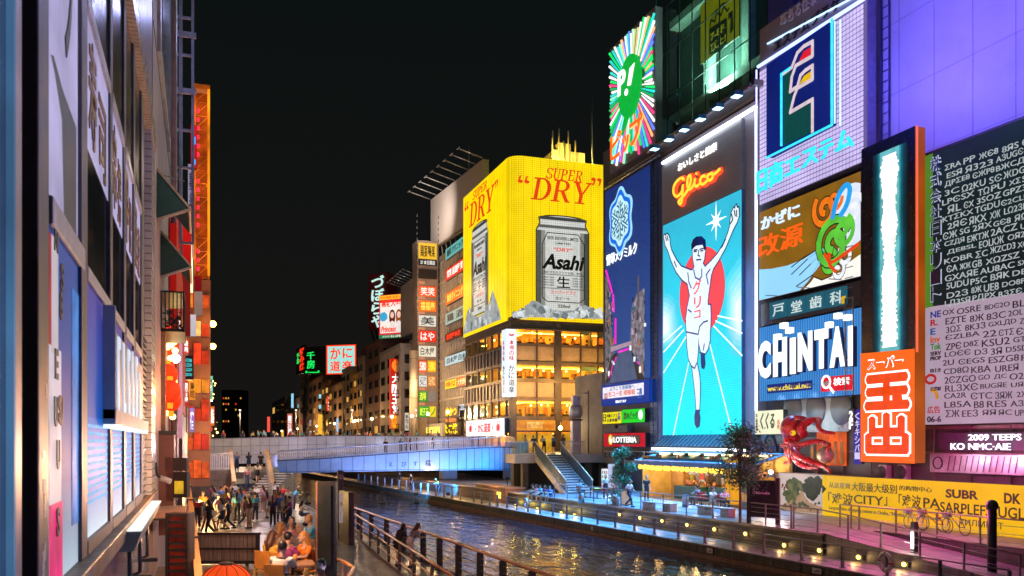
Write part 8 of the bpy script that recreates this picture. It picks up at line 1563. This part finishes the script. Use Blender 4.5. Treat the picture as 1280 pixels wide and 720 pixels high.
def build_pose(key):
    q = POSES[key]; p, c, n, h = map(V, (q['p'], q['c'], q['n'], q['h'])); up = (c - p).normalized(); right = V((1, 0, 0))
    body = B(); top = B(); bot = B(); sho = B()
    def torso(b, g, z0=0, z1=1):
        pts = [p - up * .06, p + up * .08, p.lerp(c, .6), c, c.lerp(n, .55)]; rx = [.155, .15, .145, .17, .15]
        pts_ = []; 
        for i in range(int(z0 * 4), int(z1 * 4)):
            for t in (0, .5): pts_.append((pts[i].lerp(pts[i + 1], t), rx[i] + (rx[i + 1] - rx[i]) * t))
        pts_.append((pts[int(z1 * 4)], rx[int(z1 * 4)]))
        vs = []; fs = []; f_ = right.cross(up) * -1
        for a, r in pts_:
            for k in range(12): t = math.pi * k / 6; vs.append(a + right * math.cos(t) * (r + g) + f_ * math.sin(t) * (r * .62 + g))
        m = len(pts_)
        for i in range(m - 1):
            for k in range(12): fs.append((i * 12 + k, i * 12 + (k + 1) % 12, (i + 1) * 12 + (k + 1) % 12, (i + 1) * 12 + k))
        fs += [list(range(12))[::-1], [(m - 1) * 12 + k for k in range(12)]]; b.add(vs, fs, True)
    torso(body, 0); body.tube([n - up * .06, n, n.lerp(h, .5)], [.065, .055, .055], 10)
    hd = (h - n).normalized(); body.ball(h, (.075, .095, .115), 14, 12); body.ball(h + V((0, .1, -.012)), (.014, .022, .024), 8, 6); body.ball(h + V((0, .07, -.085)), (.045, .03, .03), 8, 6)
    for s_ in (-1, 1): body.ball(h + V((s_ * .078, 0, -.005)), (.012, .022, .032), 8, 6)
    for i, (e, w_) in enumerate(q['a']):
        s_ = 1 if i == 0 else -1; sh = c.lerp(n, .55) + right * s_ * .17; e, w_ = V(e), V(w_); d = (w_ - e).normalized()
        body.tube([sh - right * s_ * .04, sh, sh.lerp(e, .5), e, e.lerp(w_, .4), w_, w_ + d * .09], [.05, .055, .047, .038, .037, .026, .034], 10)
        top.tube([sh - right * s_ * .05, sh + right * s_ * .01, sh.lerp(e, .5), sh.lerp(e, .82)], [.065, .072, .068, .066], 10)
    for i, (k, a) in enumerate(q['l']):
        s_ = 1 if i == 0 else -1; hp = p + right * s_ * .09 - up * .03; k, a = V(k), V(a)
        body.tube([hp, hp.lerp(k, .5), k, k.lerp(a, .35), a], [.088, .075, .055, .054, .036], 10); body.tube([a + V((0, -.04, -.045)), a + V((0, .06, -.05)), a + V((0, .17, -.06))], [.038, .038, .025], 8)
        sho.tube([a + V((0, -.065, -.03)), a + V((0, -.06, -.04)), a + V((0, .05, -.035)), a + V((0, .18, -.05)), a + V((0, .2, -.055))], [.02, .05, .052, .038, .015], 10)
        bot.tube([hp, hp.lerp(k, .5), k, k.lerp(a, .5), a + V((0, 0, .03))], [.1, .088, .07, .066, .058], 10)
    bv, bf = remesh(body, .014, 'person'); full = B(); full.add(bv, bf, True)
    for i, (e, w_) in enumerate(q['a']):           # four unequal fingers and a side thumb, lightly curled
        e, w_ = V(e), V(w_); d = (w_ - e).normalized(); s_ = 1 if i == 0 else -1; sd = d.cross(V((s_, 0, 0))).normalized() if abs(d.x) < .9 else V((0, 0, 1)); inn = d.cross(sd).normalized()
        for f_, L_ in zip((-1.5, -.5, .5, 1.5), (.062, .075, .07, .055)): b0 = w_ + d * .085 + sd * f_ * .017; full.tube([b0 - d * .02, b0 + d * L_ * .5, b0 + d * L_ * .85 + inn * .015, b0 + d * L_ + inn * .035], [.0095, .009, .008, .006], 6)
        full.tube([w_ + d * .03 - sd * .02, w_ + d * .06 - sd * .045, w_ + d * .095 - sd * .05], [.011, .01, .007], 6)
    full.cur = 1
    for s_ in (-1, 1): full.ball(h + V((s_ * .032, .086, .012)), (.012, .008, .008), 8, 6); full.tube([h + V((s_ * .02, .092, .034)), h + V((s_ * .05, .082, .034))], .005, 5)
    full.tube([h + V((-.026, .094, -.052)), h + V((0, .1, -.053)), h + V((.026, .094, -.052))], .006, 5)
    torso(top, .02, .25, 1); tv = remesh(top, .016, 't'); torso(bot, .022, 0, .5); vv = remesh(bot, .016, 'b')
    def skirt(b):
        for i, (k, a) in enumerate(q['l']): s_ = 1 if i == 0 else -1; hp = p + right * s_ * .09; k = V(k); b.tube([hp, hp.lerp(k, .45), hp.lerp(k, .72)], [.105, .1, .1], 10)
    sk = B(); torso(sk, .024, 0, .5); skirt(sk); sv = remesh(sk, .018, 's'); hv = []
    for kind in ('short', 'long'):
        b = B(); b.ball(h + V((0, -.014, .022)), (.087, .1, .108), 14, 10)
        if kind == 'long': b.tube([h + V((0, -.04, .03)), h + V((0, -.075, -.08)), n + V((0, -.09, -.03)), n + V((0, -.115, -.2))], [.085, .09, .085, .05], 10)
        cut = B(); cut.add(*remesh(b, .014, 'h'), True)
        # bare the face
        keep = [f for f in cut.f if not (sum(cut.v[i][1] for i in f) / len(f) > h.y + .05 and sum(cut.v[i][2] for i in f) / len(f) < h.z + .055)]; cut.f = keep; cut.mi = [0] * len(keep); cut.sm = [True] * len(keep); hv.append(cut)
    def me(b, name, k=1):
        m = bpy.data.meshes.new(name); m.from_pydata(b.v, [], b.f); [m.materials.append(DARK) for _ in range(k)]; m.polygons.foreach_set('material_index', b.mi); m.polygons.foreach_set('use_smooth', [True] * len(b.f)); m.update(); return m
    PM[key] = dict(body=me(full, 'person', 2), shirt=me(B().add(*tv, True), 'shirt'), trousers=me(B().add(*vv, True), 'trousers'), shorts=me(B().add(*sv, True), 'shorts'), shoes=me(sho, 'shoes'), short=me(hv[0], 'hair'), long=me(hv[1], 'hair'))
SKINS = [mat(c_, .5, 0, .08, 4) for c_ in ((.52, .32, .22), (.45, .27, .18), (.58, .38, .27))]; HAIRS = {'black': mat((.012, .01, .01), .4), 'brown': mat((.07, .03, .015), .45), 'fair': mat((.4, .2, .06), .45), 'grey': mat((.3, .29, .28), .5)}; EYEM = mat((.02, .012, .01), .3)
CLOTH = {'white': (.62, .6, .6), 'black': (.02, .02, .022), 'grey': (.2, .2, .22), 'blue': (.05, .16, .5), 'navy': (.02, .035, .1), 'red': (.5, .03, .03), 'pink': (.6, .25, .3), 'orange': (.65, .2, .02), 'purple': (.25, .03, .16), 'green': (.06, .2, .1), 'cyan': (.08, .38, .55), 'cream': (.55, .45, .32), 'denim': (.06, .09, .18), 'yellow': (.6, .42, .05), 'brown': (.14, .07, .035)}
CM = {k: mat(v, .7, 0, .18, 5, .1) for k, v in CLOTH.items()}
LABELS = {}
def person(pose, loc, rz, shirt, bottom='trousers', bc='black', hair='black', hk='short', where='', group=None, s=1.0):
    if pose not in PM: build_pose(pose)
    M_ = PM[pose]; o = bpy.data.objects.new('person', M_['body']); COL.objects.link(o); o.location = loc; o.rotation_euler = (0, 0, rz); o.scale = (s, s, s)
    def part(name, me, m, par=o):
        c_ = bpy.data.objects.new(name, me); COL.objects.link(c_); c_.parent = par; c_.material_slots[0].link = 'OBJECT'; c_.material_slots[0].material = m; return c_
    for i, m in enumerate((random.choice(SKINS), EYEM)): o.material_slots[i].link = 'OBJECT'; o.material_slots[i].material = m
    part('shirt', M_['shirt'], CM[shirt]); part(bottom, M_[bottom], CM[bc]); part('shoes', M_['shoes'], random.choice((CM['black'], CM['white'], CM['brown']))); part('hair', M_[hk], HAIRS[hair])
    verb = {'stand': 'standing', 'walk': 'walking', 'phone': 'raising a phone', 'lean': 'leaning forward', 'sit': 'sitting', 'bend': 'bending forward'}[pose]
    lab = f"person, {hk} {hair} hair, {shirt} top, {bc} {bottom}, {verb} {where}"; LABELS.setdefault(lab, []).append(o); o['category'] = 'person'; o['label'] = lab
    if group: o['group'] = group
    return o
def away(px, d=40):  # rotation that faces away from the camera
    return -YAW
R = math.radians
# the two women on the narrow walk
p = W(497.5, 700, 32); person('lean', (p.x, p.y, Z_PL), R(-65), 'black', 'shorts', 'black', 'black', 'long', 'at the left canal railing', None, .95)
p = W(514, 700, 31.6); person('lean', (p.x, p.y, Z_PL), R(-80), 'grey', 'shorts', 'white', 'brown', 'long', 'at the left canal railing', None, .99)
# diners on the deck
DG_ = 'diners on the deck'
din = [(350, 16.6, -35, 'white', 'black', 'short', 'black'), (356, 18.3, -50, 'purple', 'black', 'short', 'brown'), (347, 20.5, -60, 'cream', 'fair', 'long', 'denim'), (385, 18.6, 110, 'orange', 'fair', 'long', 'brown'), (377, 20.5, 140, 'grey', 'grey', 'short', 'navy'), (364, 22.3, 180, 'pink', 'black', 'short', 'black'), (391, 22.8, 95, 'cyan', 'fair', 'short', 'denim'), (404, 14.2, 150, 'black', 'black', 'short', 'black'), (337, 18.6, -50, 'yellow', 'brown', 'long', 'black')]
for k, (px, d, rz, sh, hr, hk, bc) in enumerate(din):
    p = W(px, 0, d); person('sit', (p.x, p.y, ZD), R(rz), sh, 'trousers', bc, hr, hk, 'at a deck table', DG_)
    a = R(rz); chair('deck_chair', ['orange deck chair under the diner in white', 'orange deck chair under the diner in purple', 'orange deck chair under the diner in cream', 'orange deck chair under the fair haired diner in orange', 'orange deck chair under the grey haired diner', 'orange deck chair under the diner in pink', 'orange deck chair under the diner in cyan', 'orange deck chair beside the black display pillar', 'orange deck chair under the diner in yellow'][k], mat((.5, .22, .04), .5, 0, .3, 4), (p.x, p.y - .02, ZD), a)
for k, (px, d) in enumerate(((366, 17.6), (366, 20.6), (379, 15.6))): p = W(px, 0, d); tb_ = table(('wooden deck table between the diners in white and orange', 'wooden deck table at the middle of the deck', 'wooden deck table nearest the black pillar')[k], (p.x, p.y, ZD), .85, .75); _z = p
for k, (px, d) in enumerate(((364, 17.5), (369, 17.7), (363, 20.5), (369, 20.8), (378, 15.5), (383, 15.7))):
    p = W(px, 0, d); t = thing('glass' if k % 2 else 'plate', ['white plate on the table of the diner in white', 'amber drink on the table of the diner in orange', 'white plate on the middle deck table', 'amber drink on the middle deck table', 'white plate on the deck table near the pillar', 'amber drink on the deck table near the pillar'][k], 'glass' if k % 2 else 'plate', (p.x, p.y, ZD + .745))
    (B().tube([(0, 0, 0), (0, 0, .16)], [.035, .04], 10).build('tumbler', mat((.6, .3, .05), .2), t) if k % 2 else B().tube([(0, 0, 0), (0, 0, .02)], [.07, .12], 14).build('dish', mat((.7, .68, .66), .3), t))
p = W(345, 0, 25.5); person('bend', (p.x, p.y, ZD if p.y < 24 and 0 else Z_PL), R(-60), 'white', 'trousers', 'denim', 'black', 'short', 'by the deck edge')
p = W(337, 0, 25.3); t = thing('shoulder_bag', 'dark shoulder bag carried by the bending person in white', 'bag', (p.x, p.y, Z_PL + .95)); B().ball((0, 0, 0), (.22, .12, .16), 14, 8).build('body', mat((.04, .025, .02), .5), t); B().tube([(-.15, 0, .1), (0, .02, .45), (.2, .05, .4)], .015).build('strap', DARK, t)
p = W(372, 0, 33); person('sit', (p.x, p.y, Z_PL + .1), R(80), 'white', 'trousers', 'black', 'black', 'short', 'on the low promenade seat'); t = thing('low_seat', 'low grey block seat on the promenade under the seated person in white', 'seat', (p.x, p.y, Z_PL)); B().box((-.4, -.25, 0), (.4, .25, .52)).build('block', mat((.25, .24, .25), .6), t, .02)
p = W(377, 0, 32); t = thing('tote_bag', 'grey tote bag standing on the promenade beside the low seat', 'bag', (p.x, p.y, Z_PL)); B().box((-.2, -.08, 0), (.2, .08, .34)).build('body', mat((.25, .25, .27), .7), t, .03); B().tube([(-.1, 0, .33), (-.08, 0, .5), (.08, 0, .5), (.1, 0, .33)], .012).build('handle', DARK, t)
p = W(386, 0, 38); person('sit', (p.x, p.y, Z_PL + .1), R(120), 'navy', 'trousers', 'denim', 'black', 'short', 'by the water railing'); t = thing('low_seat', 'low grey block seat by the water railing under the person in navy', 'seat', (p.x, p.y, Z_PL)); B().box((-.4, -.25, 0), (.4, .25, .52)).build('block', mat((.25, .24, .25), .6), t, .02)
# promenade crowd
crowd = [(247, 46, 'red', 'trousers', 'black', 'stand', 160), (262, 43, 'black', 'trousers', 'black', 'walk', 60), (272, 49, 'pink', 'trousers', 'grey', 'walk', -120), (278, 45, 'white', 'shorts', 'navy', 'walk', 100), (286, 45.5, 'navy', 'trousers', 'black', 'walk', 80), (296, 49, 'cyan', 'trousers', 'black', 'stand', -20), (305, 47, 'purple', 'trousers', 'denim', 'walk', -80), (312, 46, 'brown', 'shorts', 'cream', 'stand', 40), (319, 50, 'cyan', 'trousers', 'navy', 'stand', 10), (334, 52, 'pink', 'shorts', 'white', 'walk', 20), (350, 50, 'blue', 'trousers', 'denim', 'stand', 0), (357, 48, 'grey', 'trousers', 'black', 'stand', -30), (363, 46, 'purple', 'trousers', 'navy', 'walk', 90), (347, 56, 'brown', 'shorts', 'red', 'stand', 20), (361, 55, 'white', 'trousers', 'grey', 'stand', 200), (283, 53, 'brown', 'trousers', 'black', 'phone', 20), (291, 55, 'grey', 'trousers', 'denim', 'stand', 30), (301, 57, 'red', 'trousers', 'black', 'walk', -10), (276, 58, 'blue', 'trousers', 'navy', 'phone', -20), (268, 55, 'cream', 'shorts', 'denim', 'walk', 70), (320, 60, 'white', 'shorts', 'black', 'walk', 0), (368, 58, 'cyan', 'trousers', 'navy', 'lean', -70), (254, 50, 'orange', 'trousers', 'denim', 'stand', 150), (288, 50, 'purple', 'shorts', 'black', 'walk', 90), (309, 52, 'grey', 'shorts', 'navy', 'stand', 190), (341, 47, 'navy', 'trousers', 'black', 'stand', -20), (354, 60, 'red', 'trousers', 'black', 'walk', 180), (376, 49, 'white', 'trousers', 'denim', 'sit', -80), (281, 62, 'orange', 'shorts', 'black', 'phone', 0), (292, 63, 'white', 'trousers', 'navy', 'stand', 170), (266, 60, 'purple', 'trousers', 'black', 'phone', -10), (329, 57, 'pink', 'shorts', 'grey', 'stand', 60), (344, 63, 'white', 'trousers', 'black', 'walk', 10), (301, 53.5, 'blue', 'trousers', 'grey', 'phone', 30), (315, 56, 'black', 'trousers', 'red', 'walk', -60)]
for k, (px, d, sh, bo, bc, ps, rz) in enumerate(crowd): p = W(px, 0, d); person(ps, (p.x, p.y, Z_PL), R(rz), sh, bo, bc, ('black', 'brown', 'black')[k % 3], 'long' if k % 2 else 'short', 'on the promenade', 'crowd on the promenade', random.uniform(.94, 1.03))
for k, (px, d, dz, sh, bo, bc, ps, rz) in enumerate(((296, 76.5, 1.93, 'blue', 'trousers', 'navy', 'phone', 190), (311, 79, 1.93, 'navy', 'shorts', 'navy', 'phone', 0), (326, 78.5, 1.93, 'black', 'shorts', 'black', 'stand', 10), (322, 71.5, 1.2, 'cream', 'shorts', 'black', 'walk', 0), (309, 69.5, .85, 'pink', 'trousers', 'denim', 'walk', 180))):
    p = W(px, 0, d); person(ps, (p.x, p.y, Z_PL + dz), R(rz), sh, bo, bc, 'black', 'long' if k % 2 else 'short', 'on the pale stairs', 'people on the pale stairs')
# heads over the bridge parapet
names = list(CLOTH)
random.seed(21)
for k in range(40):
    px = 224 + k * 9.6 + random.uniform(-4, 4) if k < 36 else random.choice((236, 330, 345, 505)); px = min(px, 600)
    if 262 < px < 300 and k % 2: continue
    d = 112.6 + random.uniform(.2, 2.5); p = W(px, 0, d); person(random.choice(('stand', 'lean', 'phone', 'walk', 'stand')), (p.x, p.y, 5.46), random.uniform(0, 6.28), random.choice(names), 'trousers', random.choice(('black', 'denim', 'navy')), random.choice(('black', 'black', 'brown')), random.choice(('short', 'long')), 'on the bridge', 'crowd behind the bridge parapet', random.uniform(.95, 1.05))
for k, (px, sh) in enumerate(((482, 'black'), (501, 'blue'), (508, 'pink'), (513, 'black'), (521, 'grey'), (541, 'red'))): p = W(px, 0, 98.5 + k % 2); person('stand', (p.x, p.y, 4.0 + .75 * (px - 380) / 266), R(180 + 20 * k), sh, 'trousers', 'black', 'black', 'long' if k % 2 else 'short', 'behind the steel railing', 'people behind the steel bridge railing')
# right bank
for k, (px, d, z, ps, rz, sh, bo, bc, wh) in enumerate(((692, 75.5, Z_ST, 'stand', 30, 'grey', 'shorts', 'black', 'at the head of the steel stairs'), (668, 78, Z_ST, 'lean', 0, 'navy', 'trousers', 'black', 'on the stair landing'), (680, 79, Z_ST, 'lean', 10, 'white', 'trousers', 'black', 'on the stair landing'), (704, 77, Z_ST, 'stand', 200, 'brown', 'trousers', 'black', 'beside the stair handrail'), (657, 82, Z_ST, 'stand', 100, 'cream', 'trousers', 'black', 'on the street by the restaurant'), (786.5, 54, Z_TER, 'walk', -150, 'white', 'trousers', 'navy', 'on the terrace by the menu box'), (774, 60, Z_TER, 'stand', 200, 'pink', 'trousers', 'black', 'near the vending machine'), (757, 62, Z_TER, 'stand', 160, 'white', 'trousers', 'black', 'near the vending machine'), (808, 60, Z_TER, 'stand', 180, 'black', 'trousers', 'black', 'under the blue awning'))):
    p = W(px, 0, d); person(ps, (p.x, p.y, z), R(rz), sh, bo, bc, 'black' if k != 3 else 'brown', 'long' if k in (3, 6) else 'short', wh)
p = G(735, 622, Z_TER); person('sit', (p.x - .65, p.y + .2, Z_TER), R(-80), 'cyan', 'trousers', 'black', 'black', 'short', 'at the cafe table')
for px, X, rz, sh, bc, hr in ((873, 29.6, 20, 'grey', 'brown', 'black'), (890, 29.0, 190, 'white', 'cream', 'brown'), (905, 29.2, 170, 'pink', 'black', 'black')): p = W(px, 0, dX(px, X)); person('sit', (p.x, p.y, Z_TER), R(rz), sh, 'trousers', bc, hr, 'short', 'on a red chair', 'diners on the red chairs')
for k, (px, sh, hk) in enumerate(((666, 'brown', 'short'), (670.5, 'pink', 'long'), (675.5, 'cyan', 'short'), (681, 'purple', 'long'), (687, 'blue', 'short'))): p = onQ(px, 2.45); person('sit', (p.x + .1, p.y, Z_TER - .46), R(90 + 12 * (k - 2)), sh, 'shorts', ('denim', 'white', 'black', 'grey', 'denim')[k], ('black', 'brown')[k % 2], hk, 'on the quay wall edge', 'group sitting on the wall edge')
for px, dy, sh in ((548, .9, 'yellow'), (514, .8, 'black'), (500, 1.2, 'black')): p = onQ(px, dy); person('stand' if px != 548 else 'lean', (p.x, p.y, Z_LOW), R(100), sh, 'trousers', 'black', 'black', 'short', 'under the bridge')
# labels that would coincide are told apart by their order along the photograph
ORD = ['first', 'second', 'third', 'fourth', 'fifth', 'sixth']
for lab, os_ in LABELS.items():
    if len(os_) > 1:
        def sxp(o): v = o.location; f_ = v.x * FX + v.y * FY; return (v.x * RX + v.y * RY) / f_
        for i, o in enumerate(sorted(os_, key=sxp)): o['label'] = lab.replace('person,', f'{ORD[i]} from left person,')
